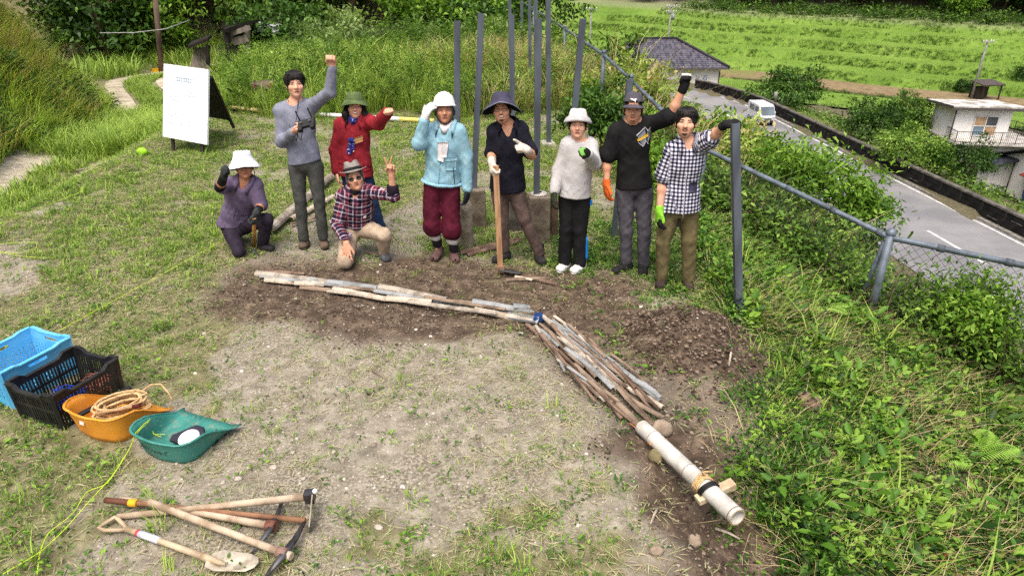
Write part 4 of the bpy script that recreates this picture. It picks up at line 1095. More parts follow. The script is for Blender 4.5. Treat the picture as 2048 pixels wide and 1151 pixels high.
# little field shed and the garden wall
q = P(1972, 178, 84)
fs = empty('field_shed', (q[0], q[1], gz(q[0], q[1])), .2, 'small dark open field shed beside the leaning utility pole', 'shed')
MB().box((0, 0, 1.9), (3.0, 2.2, .15), R=np.array(Euler((math.radians(8), 0, 0)).to_matrix())).build('roof', M('rusty_roof', srgb(92, 84, 80), srgb(64, 58, 54)), fs)
for a in (-1.2, 1.2):
    for b in (-.9, .9): MB().box((a, b, .9), (.12, .12, 1.9)).build('post', M('dark_wood', srgb(58, 50, 44)), fs)
MB().box((-.6, .3, .7), (1.2, 1.0, 1.4)).build('back_board', M('dark_wood', srgb(58, 50, 44)), fs)
# stone retaining wall below the far wood
mb = MB()
st = []
for i in range(34):
    q = P(1888 + i * 5.2, 52 + i * .45, 124 - i * .25)
    for k in range(3):
        mb.ball((q[0] + random.uniform(-.2, .2), q[1] + k * .15, q[2] - 1.0 + k * .55), (random.uniform(.28, .42), .3, random.uniform(.22, .32)), 6, 4, jit=.2, seed=i * 3 + k)
sw = empty('stone_wall', P(1970, 70, 122), 0, 'grey dry stone wall below the wood at the top right', 'wall')
o = mb.build_at('stones', CONC, sw.location, sw); o['kind'] = 'stuff'

# utility poles
POLE = M('pole_concrete', srgb(150, 150, 146), srgb(120, 120, 116), scale=3, rough=.9)
def upole(base_px, base_py, Y, top_py, label, arms=1, zb=None):
    b = P(base_px, base_py, Y); z0 = gz(b[0], b[1]); t_ = P(base_px, top_py, Y)
    r = empty('utility_pole', (b[0], b[1], z0), .2, label, 'utility pole')
    h = t_[2] - z0
    MB().tube([(0, 0, -.3), (0, 0, h)], [.16, .10], 8).build('pole', POLE, r)
    am = MB(); ins = MB()
    for k in range(arms):
        z = h - .25 - k * .7; am.bar((-.8, -.12, z), (.8, -.12, z), .09, .09)
        for x in (-.7, -.35, .35, .7): ins.tube([(x, -.12, z + .05), (x, -.12, z + .28)], [.06, .04], 6)
    am.build('crossarm', M('grey_steel', srgb(150, 154, 158)), r); ins.build('insulator', WHITE_WALL, r)
    return r, h
upole(1943, 195, 84, 80, 'grey utility pole standing in the rice field behind the white house')
r, h = upole(1335, 95, 100, 10, 'grey utility pole with a transformer above the tiled roof house', 2)
MB().tube([(.35, -.1, h - 1.9), (.35, -.1, h - 1.1)], .24, 8).build('transformer', M('grey_steel', srgb(150, 154, 158)), r)
upole(1180, 80, 100, 15, 'slim grey utility pole behind the top of the fence, right of the metal posts')
q = P(1548, 212, 62.5)
MB().tube([(0, 0, 0), (0, 0, .75)], .16, 8).build('marker_post', POLE, None, (q[0], q[1], ROAD_Z + .95))
tag(bpy.data.objects['marker_post'], 'short pale round post on top of the road wall, behind the van', 'post')

# the van on the road
vp = G(1527, 250, ROAD_Z + .03)
van = empty('small_van', (vp[0], vp[1] + 1.0, ROAD_Z + .034), math.atan(0.082), 'small silver white van driving towards us beside the black road wall', 'van'); van.scale = (.88, .88, .88)
PAINT = M('silver_white_paint', srgb(214, 218, 220), srgb(200, 204, 206), scale=1, rough=.3, spec=.5)
BLACKP = M('black_plastic', (.012, .012, .013), (.02, .02, .02), rough=.5)
GLS = M('van_glass', srgb(96, 110, 118), srgb(70, 82, 90), scale=.8, rough=.08, spec=.7)
side = [(-1.62, .32), (-1.66, .75), (-1.60, .95), (-1.05, 1.72), (-.75, 1.84), (1.5, 1.84), (1.66, 1.6), (1.68, .32)]      # (y along the van, z): front at -y
RS = np.array([[0, 0, 1.0], [1, 0, 0], [0, 1, 0]])
MB().prism(side, -.72, .72, R=RS).build('body', PAINT, van, bevel=.06)
def inset(pts, x): return [(x, y, z) for y, z in pts]
mb = MB(); mb.prism([(-1.585, 1.0), (-1.085, 1.68), (-1.07, 1.67), (-1.57, .99)], -.64, .64, R=RS, c=(0, -.022, .006)); mb.build('windscreen', GLS, van)
for sx in (-1, 1):
    mb = MB(); mb.box((sx * .724, -.55, 1.38), (.012, .8, .5)); mb.box((sx * .724, .55, 1.38), (.012, 1.1, .5)); mb.build('side_window', GLS, van)
    MB().ball((sx * .52, -1.63, .82), (.15, .06, .11), 10, 6).build('headlight', M('lamp_glass', srgb(235, 238, 240), rough=.15, spec=.6), van)
    MB().ball((sx * .84, -1.1, 1.12), (.09, .05, .11), 8, 6).build('mirror', PAINT, van)
    for y in (-1.05, 1.05):
        w = MB(); w.lathe([(0, -.07), (.27, -.07), (.29, -.03), (.29, .05), (.27, .07), (0, .07)], 16, (sx * .66, y, .29), R=np.array([[0, 0, 1.0], [1, 0, 0], [0, 1, 0]]))
        wo = w.build('wheel', BLACKP, van)
        MB().lathe([(0, .075), (.16, .075), (.17, .06)], 12, (sx * .66, y, .29), R=np.array([[0, 0, float(sx)], [1, 0, 0], [0, 1, 0]])).build('rim', M('grey_steel', srgb(150, 154, 158)), wo)
mb = MB(); mb.box((0, -1.68, .42), (1.36, .1, .2)); mb.box((0, -1.675, .66), (.7, .03, .08)); mb.build('bumper', BLACKP, van)
MB().box((0, -1.74, .45), (.33, .015, .165)).build('number_plate', M('plate_white', srgb(230, 228, 220)), van)

# ------------------------------------------------------------------ fence at the edge of the terrace
RAILM = M('galvanised_pipe', srgb(116, 128, 140), srgb(84, 92, 100), scale=6, rough=.5, metal=.3, spec=.5, bump=.15, bscale=60)
rail_pts = [P(2230, 572, 4.4), P(2048, 531, 5.3), P(1780, 475, 5.87), P(1600, 388, 6.75), P(1410, 298, 8.0), P(1325, 222, 9.2), P(1262, 160, 10.5), P(1208, 110, 12.5), P(1130, 58, 17), P(1068, 18, 23), P(1040, 2, 27)]
fr = empty('chain_link_fence', (3.5, 5.87, gz(3.5, 5.87)), 0, 'grey pipe and wire mesh fence running along the edge of the terrace', 'fence')
fo = np.array(fr.location)
rp = np.array(rail_pts)
MB().tube(rp - fo, .027, 10).build('top_rail', RAILM, fr)
CLM = M('pipe_collar_steel', srgb(92, 100, 108), srgb(66, 72, 78))
for i in range(len(rp) - 1):
    for k in range(2):
        q = rp[i] + (rp[i + 1] - rp[i]) * (k * .5 + .1); dd = (rp[i + 1] - rp[i]); dd /= np.linalg.norm(dd)
        MB().tube([q - dd * .03 - fo, q + dd * .03 - fo], .034, 10).build('pipe_collar', CLM, fr)
for i in (0, 2, 4, 6, 7, 8, 9):
    q = rp[i]; g = gz(q[0], q[1])
    mb = MB(); mb.tube([q - fo + (0, 0, .05), (q[0] - fo[0], q[1] - fo[1], min(g, q[2] - .9) - .2 - fo[2])], .038, 9)
    mb.lathe([(0, .09), (.03, .085), (.046, .06), (.046, .04)], 9, q - fo)
    if i == 2: mb.tube([q - fo + (-.02, .03, -.05), (q[0] + .02 - fo[0], q[1] + .35 - fo[1], g - .3 - fo[2])], .026, 7)
    mb.build('fence_post', RAILM, fr)
# wire mesh: slanting wires between rail and ground
wire = MB()
def wire_span(a, b, r, step=.085):
    L = np.linalg.norm((b - a)[:2]); n = int(L / step)
    hgt = min(.85, a[2] - gz(*a[:2]))
    for i in range(-10, n):
        for sgn in (1, -1):
            s0, s1 = (i * step, i * step + hgt) if sgn > 0 else (i * step + hgt, i * step)
            t0, t1, z0, z1 = s0 / L, s1 / L, 0.0, 1.0
            lo, hi = min(t0, t1), max(t0, t1)
            def pt(t, w): q = a + (b - a) * t; return np.array([q[0], q[1], q[2] - .03 - hgt * w])
            e0, e1 = (t0, 0.0), (t1, 1.0)
            if e0[0] == e1[0]: continue
            pts = []
            for (tt, ww) in (e0, e1): pts.append([tt, ww])
            (ta, wa), (tb, wb) = pts
            for lim in (0.0, 1.0):
                if (ta < lim) != (tb < lim):
                    wl = wa + (wb - wa) * (lim - ta) / (tb - ta)
                    if (ta < lim) == (lim == 0.0): ta, wa = lim, wl
                    else: tb, wb = lim, wl
            if min(ta, tb) < -1e-6 or max(ta, tb) > 1 + 1e-6: continue
            p0, p1 = pt(ta, wa), pt(tb, wb)
            if np.linalg.norm(p1 - p0) > .03: wire.tube([p0 - fo, p1 - fo], r, 3, caps=False, smooth=False)
for i in range(0, 5): wire_span(rp[i], rp[i + 1], .0022)
wo = wire.build('wire_mesh', M('mesh_wire', srgb(96, 100, 102), srgb(70, 66, 62), rough=.6), fr); wo['kind'] = 'stuff'
pp = [GG(1850, 668), GG(1930, 698), GG(2048, 735), GG(2150, 760)]
MB().tube([q + (0, 0, .07) for q in pp], .035, 8).build('black_pipe', M('black_pvc', (.02, .022, .028), (.04, .04, .045), rough=.4), None)
o = bpy.data.objects['black_pipe']; tag(o, 'black plastic pipe lying at the foot of the fence, right edge', 'pipe')

# ------------------------------------------------------------------ grey square metal posts
POSTM = M('painted_steel_post', srgb(92, 100, 110), srgb(70, 76, 84), scale=7, rough=.55, spec=.35, bump=.12, bscale=40, stretch=(1, 1, .25))
CAPM = M('post_open_end', (.02, .02, .02), (.03, .03, .03))
def mpost(top, Yt, bot, Yb, w, label, zb=None):
    a = P(top[0], top[1], Yt); b = P(bot[0], bot[1], Yb)
    if zb is not None: b[2] = zb
    r = empty('metal_post', b, 0, label, 'post', 'grey square metal posts')
    d = a - b; L = np.linalg.norm(d)
    up = d / L; x = np.cross((0, 1.0, 0), up); x /= np.linalg.norm(x); y = np.cross(up, x); R = np.stack([x, y, up], 1)
    h = w / 2; th = .006; mb = MB(); n = 8
    v = []
    for z in (0, L):
        for s in (h, h - th): v += [(-s, -s, z), (s, -s, z), (s, s, z), (-s, s, z)]
    F = []
    for k in range(4):
        j = (k + 1) % 4
        F += [(k, j, 8 + j, 8 + k), (4 + j, 4 + k, 12 + k, 12 + j), (8 + k, 8 + j, 12 + j, 12 + k), (j, k, 4 + k, 4 + j)]
    mb.add(np.array(v) @ R.T, F); mb.build('tube', POSTM, r)
    return r
post_spec = [((914.5, 42), 7.0, (913, 444), 7.0, .058, 'grey metal post rising behind the man in the white helmet'),
             ((962.5, 27), 6.9, (948, 378), 6.9, .058, 'grey metal post on a concrete footing, between helmet man and sun hat man'),
             ((1023, 30), 7.1, (1027, 440), 7.1, .055, 'grey metal post directly behind the man in the dark sun hat'),
             ((1077, 37), 6.5, (1073, 394), 6.5, .06, 'grey metal post on a square footing right of the sun hat man'),
             ((1096, -60), 10.4, (1098, 285), 10.4, .07, 'tall grey metal post standing on a flat concrete pad'),
             ((1019, -50), 16, (1021, 200), 16, .07, 'distant grey metal post just left of its neighbour behind the sun hat man'),
             ((1043, -50), 20, (1044, 180), 20, .08, 'most distant thin grey metal post between two nearer ones'),
             ((1059, -40), 14, (1060, 215), 14, .06, 'grey metal post rising out of the tall weeds'),
             ((1071, -60), 11.5, (1073, 260), 11.5, .06, 'grey metal post hidden below by the footing post in front of it'),
             ((1166, 38), 7.0, (1127, 444), 7.0, .06, 'leaning grey metal post above the woman in the white hat'),
             ((1259, 160), 6.6, (1227, 470), 6.6, .055, 'short grey metal post behind the man in the black cap'),
             ((1470, 246), 5.05, (1485, 632), 4.86, .058, 'leaning grey metal post held by the man in the checked shirt')]
for s_ in post_spec:
    zb = None if s_[5].find('footing') > 0 and s_[5].find('hidden') < 0 else gz(*P(s_[2][0], s_[2][1], s_[3])[:2]) - .15
    mpost(*s_, zb=zb)

FOOT = M('old_concrete', srgb(142, 132, 116), srgb(86, 76, 64), scale=6, rough=.95, bump=.5, bscale=35, contrast=(.3, .7))
FOOT2 = M('mossy_concrete', srgb(112, 108, 98), srgb(70, 68, 62), scale=7, rough=.95, bump=.5, bscale=35)
def footing(px0, px1, top, bot, Y, label, name='concrete_footing', m=FOOT, ring=False, depth=None):
    a = P(px0, top, Y); b = P(px1, top, Y); z0 = gz(a[0], a[1] + .1) - .1; w = b[0] - a[0]; h = a[2] - z0; d = depth or w
    r = empty(name, ((a[0] + b[0]) / 2, Y + d / 2 - .0, z0), .12, label, 'footing', 'concrete post footings')
    MB().box((0, 0, h / 2), (w, d, h), taper=.93).build('block', m, r, bevel=.012)
    if ring: MB().lathe([(.03, .0), (.085, .0), (.08, .02), (.03, .03)], 14, (0, 0, h)).build('mortar_ring', M('pale_mortar', srgb(196, 190, 180)), r)
footing(1056, 1101, 396, 480, 6.42, 'square concrete footing carrying the post right of the sun hat man', ring=True)
footing(936, 970, 382, 455, 6.78, 'rough broken concrete footing carrying the post right of the helmet man')
footing(1012, 1047, 400, 470, 6.72, 'dark grey concrete footing seen between the legs of the sun hat man', m=FOOT2)
footing(1100, 1116, 402, 482, 6.6, 'narrow brown concrete block beside the square footing', m=M('brown_concrete', srgb(112, 92, 76), srgb(80, 64, 52), scale=6, rough=.95, bump=.4), depth=.2)
footing(1082, 1110, 287, 300, 10.3, 'flat pale concrete pad under the tall metal post', m=M('pale_mortar', srgb(196, 190, 180)), depth=.25)
a = P(931, 408, 6.3); z0 = gz(a[0], a[1]) - .05
mb = MB(); hh = a[2] - z0
mb.lathe([(.066, 0), (.066, hh * .5), (.062, hh * .92), (.05, hh), (0, hh + .015)], 10, (0, 0, 0), fn=lambda x, y, z, q, r: (x * (1 + .06 * math.sin(3 * q)), y * (1 + .06 * math.cos(2 * q + z)), z + (.03 * math.sin(q * 2 + 1) if z > hh * .8 else 0)))
o = mb.build('concrete_stump', M('stump_concrete', srgb(172, 162, 142), srgb(120, 112, 96), scale=7, rough=.95, bump=.5, bscale=40), None, (a[0], a[1], z0))
tag(o, 'pale broken round concrete stump beside the leg of the helmet man', 'stump')

# ------------------------------------------------------------------ whiteboard stand, sign, hut and things behind
BLn, BRn, TLn, TRn = P(325.5, 273, 10.05), P(414, 289.6, 9.75), P(327.4, 127.3, 10.38), P(416.7, 139, 10.08)
wbr = empty('whiteboard_stand', (*((BLn + BRn) / 2)[:2], gz(*((BLn + BRn) / 2)[:2])), 0, 'white notice board with faint handwriting on a dark folding stand', 'whiteboard')
wo_ = np.array(wbr.location)
ex = (BRn - BLn); ex /= np.linalg.norm(ex); ez = (TLn - BLn); ez /= np.linalg.norm(ez); en = np.cross(ex, ez)      # en: back side
if en[1] < 0: en = -en
def slab(c4, nrm, th): 
    v = [c - wo_ for c in c4] + [c + nrm * th - wo_ for c in c4]
    return MB().add(v, [(0, 1, 2, 3), (7, 6, 5, 4), (0, 4, 5, 1), (1, 5, 6, 2), (2, 6, 7, 3), (3, 7, 4, 0)])
bo = slab([BLn, BRn, TRn, TLn], en, .03).build('board', M('whiteboard_white', srgb(236, 238, 238), srgb(222, 226, 228), scale=2, rough=.35, spec=.4), wbr)
PEN = M('blue_pen', srgb(104, 136, 172), srgb(138, 162, 188), scale=9)
pen = MB(); rg = random.Random(3)
def bp(u, v): return BLn + (BRn - BLn) * u + (TLn - BLn) * v - en * .003 - wo_
def stroke(pts, w=.0022):
    w *= 2.0
    for (a, b) in zip(pts[:-1], pts[1:]):
        pen.bar(bp(*a), bp(*b), w, .002, up=en)
for (u0, u1, v) in ((.16, .80, .84), (.25, .38, .80), (.42, .62, .80)): stroke([(u0 + (u1 - u0) * k / 5, v + rg.uniform(-.004, .004)) for k in range(6)], .0026)
for u in (.32, .36, .40, .47, .52, .56, .60):
    stroke([(u, .85), (u + .01, .79)], .004)
for k in range(11):
    v = .66 - k * .045
    if k in (4,): continue
    u = .14
    while u < .62 + .2 * rg.random():
        n = rg.randint(2, 4); du = rg.uniform(.02, .045)
        stroke([(u + rg.uniform(0, du), v + rg.uniform(-.012, .012)) for _ in range(n)], .0018 if k < 7 else .0024)
        u += du * 1.5
pen.build('handwriting', PEN, bo)
fm = MB(); DW = M('dark_stained_wood', srgb(52, 46, 42), srgb(34, 30, 28), scale=8, rough=.8)
for c, base in ((BLn + ex * .12, G(346, 303)), (BRn - ex * .10, G(402, 310))):
    lm = MB(); lm.bar(c + ez * .2 + en * .05 - wo_, np.array([base[0], base[1], gz(base[0], base[1]) - .05]) - wo_, .045, .03, up=en); lm.build('leg', DW, wbr)
rR = P(458, 241, 11.1); off = (BLn - BRn)
tR = TRn + en * .04 - ez * .12; tL = TLn + en * .04 - ez * .12
rL = rR + off
nb = np.cross(rR - rL, tR - rR); nb /= np.linalg.norm(nb)
if nb[1] < 0: nb = -nb
slab([rL, rR, tR, tL], nb, .02).build('rear_panel', M('black_board', (.012, .012, .012), (.02, .02, .02), rough=.7), wbr)
for a_, b_ in ((tR, rR), (tL, rL)):
    d_ = (b_ - a_) / np.linalg.norm(b_ - a_); e_ = b_ + d_ * .32
    MB().bar(a_ + nb * .03 - wo_, e_ + nb * .03 - wo_, .04, .035, up=nb).build('leg', DW, wbr)

WOODG = M('weathered_wood', srgb(150, 136, 122), srgb(104, 92, 80), scale=5, rough=.9, bump=.4, bscale=30, stretch=(.3, 3, 3))
a = P(501, 172, 12.9); b = P(548, 168, 12.9)
sg = empty('wooden_sign', ((a[0] + b[0]) / 2, 12.95, gz((a[0] + b[0]) / 2, 12.95)), 0, 'weathered wooden sign with red marks on a post in the weeds', 'sign')
so = np.array(sg.location)
m_ = (a + b) / 2 - so; hw = (b[0] - a[0]) / 2
R_ = np.array(Euler((0, math.radians(-4), 0)).to_matrix())
MB().prism([(-hw, 0), (-hw + .06, -.08), (hw, -.075), (hw, .075), (-hw + .06, .08)], -.012, .012, R=R_ @ np.array([[1, 0, 0], [0, 0, -1.0], [0, 1, 0]]), c=m_).build('sign_board', WOODG, sg)
RED = M('faded_red_paint', srgb(178, 84, 70), srgb(150, 80, 68), scale=12)
mk = MB()
MB_ = [(-.7, 0), (.62, 0)]
for cx in (-.62 * hw, .66 * hw):
    mk.prism([(-.045, -.03), (.045, -.03), (.0, .045)], .0135, .0165, R=R_ @ np.array([[1, 0, 0], [0, 0, -1.0], [0, 1, 0]]), c=m_ + np.array([cx, 0, -.01 + cx * .07]))
mk.build('red_mark', RED, sg)
MB().bar((m_[0] + .03, m_[1] + .05, -.1), (m_[0], m_[1] + .04, m_[2] + .02), .06, .06).build('post', WOODG, sg)

q = GG(312, 146); d_ = np.linalg.norm(q - CAM)
yb = empty('yellow_crate', (q[0], q[1], q[2]), .4, 'small yellow crate on the grass beside the farm track', 'crate')
YEL = M('yellow_plastic', srgb(230, 178, 30), srgb(205, 150, 24), scale=6, rough=.5)
mb = MB()
for sx, sy, lx, ly in ((0, -.17, .36, .02), (0, .17, .36, .02), (-.18, 0, .02, .32), (.18, 0, .02, .32)):
    for z in (.06, .16, .26): mb.box((sx, sy, z), (lx, ly, .07))
    mb.box((sx, sy, .3), (lx + .02, ly + .02, .03))
mb.box((0, 0, .02), (.36, .34, .02)); mb.build('crate_body', YEL, yb); yb.scale = (.55, .55, .5)
q = GG(286, 311)
o = MB().ball((0, 0, .055), (.075, .06, .06), 12, 8, jit=.12, seed=4).build('green_bag', M('lime_plastic', srgb(170, 226, 40), srgb(140, 200, 40), scale=15, rough=.4), None, tuple(q))
tag(o, 'small crumpled lime green plastic bag lying on the grass left of the whiteboard', 'bag')
# old timber pole and cable
b = P(316, 118, 25.5); t_ = P(306, -60, 25.5); g = gz(b[0], b[1])
tp = empty('timber_pole', (b[0], b[1], g), 0, 'old brown timber pole at the edge of the wood, left of the hut', 'pole')
MB().tube([(0, 0, -.2), (t_[0] - b[0], 0, t_[2] - g)], [.11, .085], 8).build('pole', M('old_pole_wood', srgb(122, 104, 90), srgb(84, 70, 60), scale=6, rough=.9, stretch=(1, 1, .2)), tp)
c0, c1 = P(200, 66, 24.0), P(332, 58, 24.6)
MB().tube([c0, (c0 + c1) / 2 + (0, 0, -.06), c1, P(380, 40, 26)], .014, 5).build_at('cable', M('pale_cable', srgb(180, 180, 178)), c0)
tag(bpy.data.objects['cable'], 'thin pale cable strung across the wood at the upper left', 'cable')
# the hut
hp = P(450, 90, 23.0); hg = gz(hp[0], hp[1])
hut = empty('old_hut', (hp[0], hp[1], hg), 0, 'old dark timber hut with sagging roof half hidden by weeds', 'hut')
ho = np.array(hut.location)
DKW = M('black_timber', srgb(44, 38, 34), srgb(26, 23, 20), scale=7, rough=.9); GRW = M('grey_timber', srgb(140, 130, 120), srgb(104, 96, 88), scale=6, rough=.9, stretch=(3, 3, .4))
def hb(p0, p1, w, h, Y0, Y1=None, m=None, nm='beam'):
    a = P(p0[0], p0[1], Y0) - ho; b = P(p1[0], p1[1], Y1 or Y0) - ho
    return MB().bar(a, b, w, h).build(nm, m or DKW, hut)
qd = [P(448, 66, 22.2), P(505, 48, 23.0), P(520, 44, 25.5), P(462, 54, 25.5)]
mb = MB(); v = [c - ho for c in qd] + [c - ho + (0, 0, .1) for c in qd]
mb.add(v, [(3, 2, 1, 0), (4, 5, 6, 7), (0, 1, 5, 4), (1, 2, 6, 5), (2, 3, 7, 6), (3, 0, 4, 7)]); mb.build('roof', DKW, hut)
qd = [P(376, 98, 22.0), P(416, 82, 22.0), P(424, 74, 24.0), P(384, 88, 24.0)]
mb = MB(); v = [c - ho for c in qd] + [c - ho + (0, 0, .08) for c in qd]
mb.add(v, [(3, 2, 1, 0), (4, 5, 6, 7), (0, 1, 5, 4), (1, 2, 6, 5), (2, 3, 7, 6), (3, 0, 4, 7)]); mb.build('lean_to_roof', DKW, hut)
qd = [P(378, 140, 22.3), P(418, 138, 22.3), P(412, 94, 22.5), P(390, 96, 22.5)]
mb = MB(); v = [c - ho for c in qd] + [c - ho + (0, .06, 0) for c in qd]
mb.add(v, [(0, 1, 2, 3), (7, 6, 5, 4), (0, 4, 5, 1), (1, 5, 6, 2), (2, 6, 7, 3), (3, 7, 4, 0)]); mb.build('board_wall', GRW, hut)
hb((495, 52), (494, 110), .14, .14, 22.8, m=GRW, nm='post'); hb((455, 66), (456, 120), .12, .12, 22.4, nm='post'); hb((415, 90), (416, 130), .1, .1, 22.1, nm='post')
hb((466, 84), (496, 76), .1, .22, 22.7, m=GRW); hb((455, 70), (500, 55), .08, .14, 22.6, m=GRW)
MB().box(P(480, 92, 24.3) - ho, (.95, .1, 1.4)).build('back_wall', DKW, hut)
# long grey wall behind the weeds with a pale sheet at its end
a = P(520, 66, 25.0); b = P(845, 72, 25.0); zb = min(gz(a[0], 25.), gz(b[0], 25.)) - .2
w = empty('grey_wall', ((a[0] + b[0]) / 2, 25.0, zb), 0, 'long grey concrete wall seen behind the tall weeds', 'wall')
MB().bar((a[0] - w.location[0], 0, (a[2] - zb) / 2), (b[0] - w.location[0], 0, (a[2] - zb) / 2), .2, a[2] - zb, up=(0, 1, 0)).build('wall_face', CONC, w)
MB().bar((a[0] - w.location[0], -.03, a[2] - zb + .04), (b[0] - w.location[0], -.03, a[2] - zb + .04), .3, .08, up=(0, 1, 0)).build('coping', M('dark_coping', srgb(60, 58, 54), srgb(44, 42, 40)), w)
q = P(536, 56, 24.5)
o = MB().box((0, 0, 0), (.75, .8, .05), R=np.array(Euler((.25, .12, .1)).to_matrix())).build('metal_sheet', M('pale_sheet', srgb(214, 218, 220), srgb(180, 184, 186), rough=.5), None, tuple(q))
tag(o, 'pale metal sheet lying on the end of the grey wall beside the hut', 'metal sheet')
# white and yellow pole lying behind the group
ends = [(458, 221), (548, 230), (635, 235), (722, 241), (800, 245), (868, 249)]
pl = [GG(*e) + np.array([0, 0, .06]) for e in ends]
wp = empty('marking_pole', pl[0], 0, 'long white and yellow pole lying on the ground behind the group', 'pole')
wo2 = np.array(wp.location)
cols = [M('cream_pole', srgb(226, 206, 150), srgb(206, 186, 130)), M('cream_pole', (0, 0, 0)), M('white_pole', srgb(236, 238, 236), srgb(220, 222, 220)), M('white_pole', (0, 0, 0)), M('yellow_pole', srgb(238, 222, 130), srgb(225, 205, 110))]
for i in range(5):
    MB().tube([pl[i] - wo2, pl[i + 1] - wo2], .036, 9).build('pole_section', cols[i], wp)
# ------------------------------------------------------------------ boxes and scoops at the lower left
def lat_crate(name, ctr, ang, sx, sy, h, m, label, slots=True, handle_gap=True, notch=.03):
    """perforated plastic harvest crate: floor, four walls of bars, corner posts, raised rim"""
    z0 = gz(*ctr) + .0
    r = empty(name, (ctr[0], ctr[1], z0), ang, label, 'crate')
    bx, by = sx * .47, sy * .47                       # half sizes at the base
    tx, ty = sx * .5, sy * .5
    def wp_(u, v, w):                                 # u,v in -1..1 at height w 0..1
        return np.array([u * (bx + (tx - bx) * w), v * (by + (ty - by) * w), w * h])
    walls = [((-1, -1), (1, -1)), ((1, -1), (1, 1)), ((1, 1), (-1, 1)), ((-1, 1), (-1, -1))]
    for (a, b) in walls:
        mb = MB(); a = np.array(a, float); b = np.array(b, float); d = b - a
        nrm = np.array([-(d[1]), d[0], 0]); nrm /= np.linalg.norm(nrm)
        L = np.linalg.norm(wp_(*b, 1) - wp_(*a, 1))
        def bar(t0, w0, t1, w1, wd, th=.007):
            p = wp_(*(a + d * t0), w0); q = wp_(*(a + d * t1), w1); mb.bar(p, q, wd, th, up=nrm)
        if slots:
            for (w0, w1) in ((.02, .13), (.46, .52), (.78, .88)):
                bar(.01, (w0 + w1) / 2, .99, (w0 + w1) / 2, (w1 - w0) * h, .008)
            n = max(6, int(L / .022))
            for k in range(n + 1):
                t = .02 + .96 * k / n
                big = k % 6 == 0
                bar(t, .05, t, .86, .016 if big else .009, .009 if big else .006)
            for (w0, w1) in ((.13, .46),): pass
        else:
            # solid wall with small slots low down and a hand hole
            for (w0, w1) in ((0.0, .28),): bar(.0, (w0 + w1) / 2, 1, (w0 + w1) / 2, (w1 - w0) * h, .008)
            n = int(L / .030)
            for k in range(n + 1):
                t = .02 + .96 * k / n; bar(t, .26, t, .62, .02, .008)
            for w in (.36, .46, .56): bar(0, w, 1, w, .012, .007)
            bar(0, .70, 1, .70, .16 * h, .008)
            for (t0, t1) in ((0, .36), (.64, 1)): bar((t0 + t1) / 2, .76, (t0 + t1) / 2, .93, (t1 - t0) * L, .008)
        # rim with a dip in the middle
        pts = []
        for k in range(13):
            t = k / 12; dip = notch * sst(.16, .26, t) * (1 - sst(.74, .84, t))
            p = wp_(*(a + d * t), 1.0); p[2] -= dip; pts.append(p)
        for p, q in zip(pts[:-1], pts[1:]):
            mb.bar(p + (0, 0, -.012), q + (0, 0, -.012), .032, .011, up=nrm)
            mb.bar(p - nrm * .006, q - nrm * .006, .009, .026, up=nrm)
        if slots:
            for (t0, t1) in ((0.0, .2), (.8, 1.0)): bar((t0 + t1) / 2, .84, (t0 + t1) / 2, .97, (t1 - t0) * L, .008)
        mb.build('side_wall', m, r)
    mb = MB(); mb.box((0, 0, .006), (bx * 2, by * 2, .008))
    for k in range(1, 9): mb.box((0, -by + k * by * 2 / 9, .012), (bx * 2, .008, .012))
    mb.build('base', m, r)
    mb = MB()
    for u, v in ((-1, -1), (1, -1), (1, 1), (-1, 1)):
        mb.bar(wp_(u, v, 0), wp_(u, v, 1.0), .022, .022)
    mb.build('corner_posts', m, r)['kind'] = 'stuff'
    return r
BLKP = M('black_crate_plastic', (.010, .010, .011), (.022, .022, .023), scale=9, rough=.42, spec=.45)
BLUEP = M('light_blue_plastic', srgb(84, 176, 226), srgb(110, 190, 230), scale=4, rough=.5, spec=.4, bump=.08)
A0 = math.radians(-21.3)
blackc = lat_crate('harvest_crate', (-2.83, 3.64), A0, .385, .455, .27, BLKP, 'black slotted harvest crate holding blue netting, between blue crate and orange scoop')
lat_crate('fish_crate', (-3.275, 3.87), A0, .375, .475, .285, BLUEP, 'light blue plastic crate at the left edge behind the black crate', slots=False, notch=.012)
def tangle(name, c, r, n, tube, m, label, cat, seed, zs=.45, turns=2.3):
    rg = np.random.default_rng(seed); mb = MB()
    for k in range(n):
        ph = rg.uniform(0, 6.28, 3); am = rg.uniform(.4, 1, 3); t_ = np.linspace(0, 6.28 * turns, 34)
        p = np.stack([np.sin(t_ * 1.0 + ph[0]) * am[0] + .3 * np.sin(2.7 * t_ + ph[1]), np.cos(t_ * 1.13 + ph[1]) * am[1] + .3 * np.cos(3.1 * t_ + ph[2]), zs * (np.sin(t_ * .71 + ph[2]) * am[2] + .3 * np.sin(3.7 * t_))], 1)
        mb.tube(p * r * .75, tube, 4, caps=False)
    o = mb.build(name, m, None, tuple(c)); return tag(o, label, cat)
zc = gz(-2.83, 3.64)
tangle('netting', (-2.84, 3.60, zc + .09), .12, 16, .0035, M('blue_net', srgb(34, 74, 190), srgb(24, 54, 150), rough=.6), 'crumpled bright blue netting lying in the black crate', 'netting', 3)
tangle('netting', (-2.92, 3.535, zc + .07), .06, 10, .0035, M('navy_net', srgb(36, 52, 110), srgb(24, 34, 70), rough=.6), 'dark blue netting in the near corner of the black crate', 'netting', 4)
tangle('twine_bundle', (-2.72, 3.78, zc + .09), .11, 18, .0032, M('brown_twine', srgb(150, 92, 74), srgb(110, 64, 52), rough=.8), 'brown twine bundle in the far end of the black crate', 'twine', 5, .5)

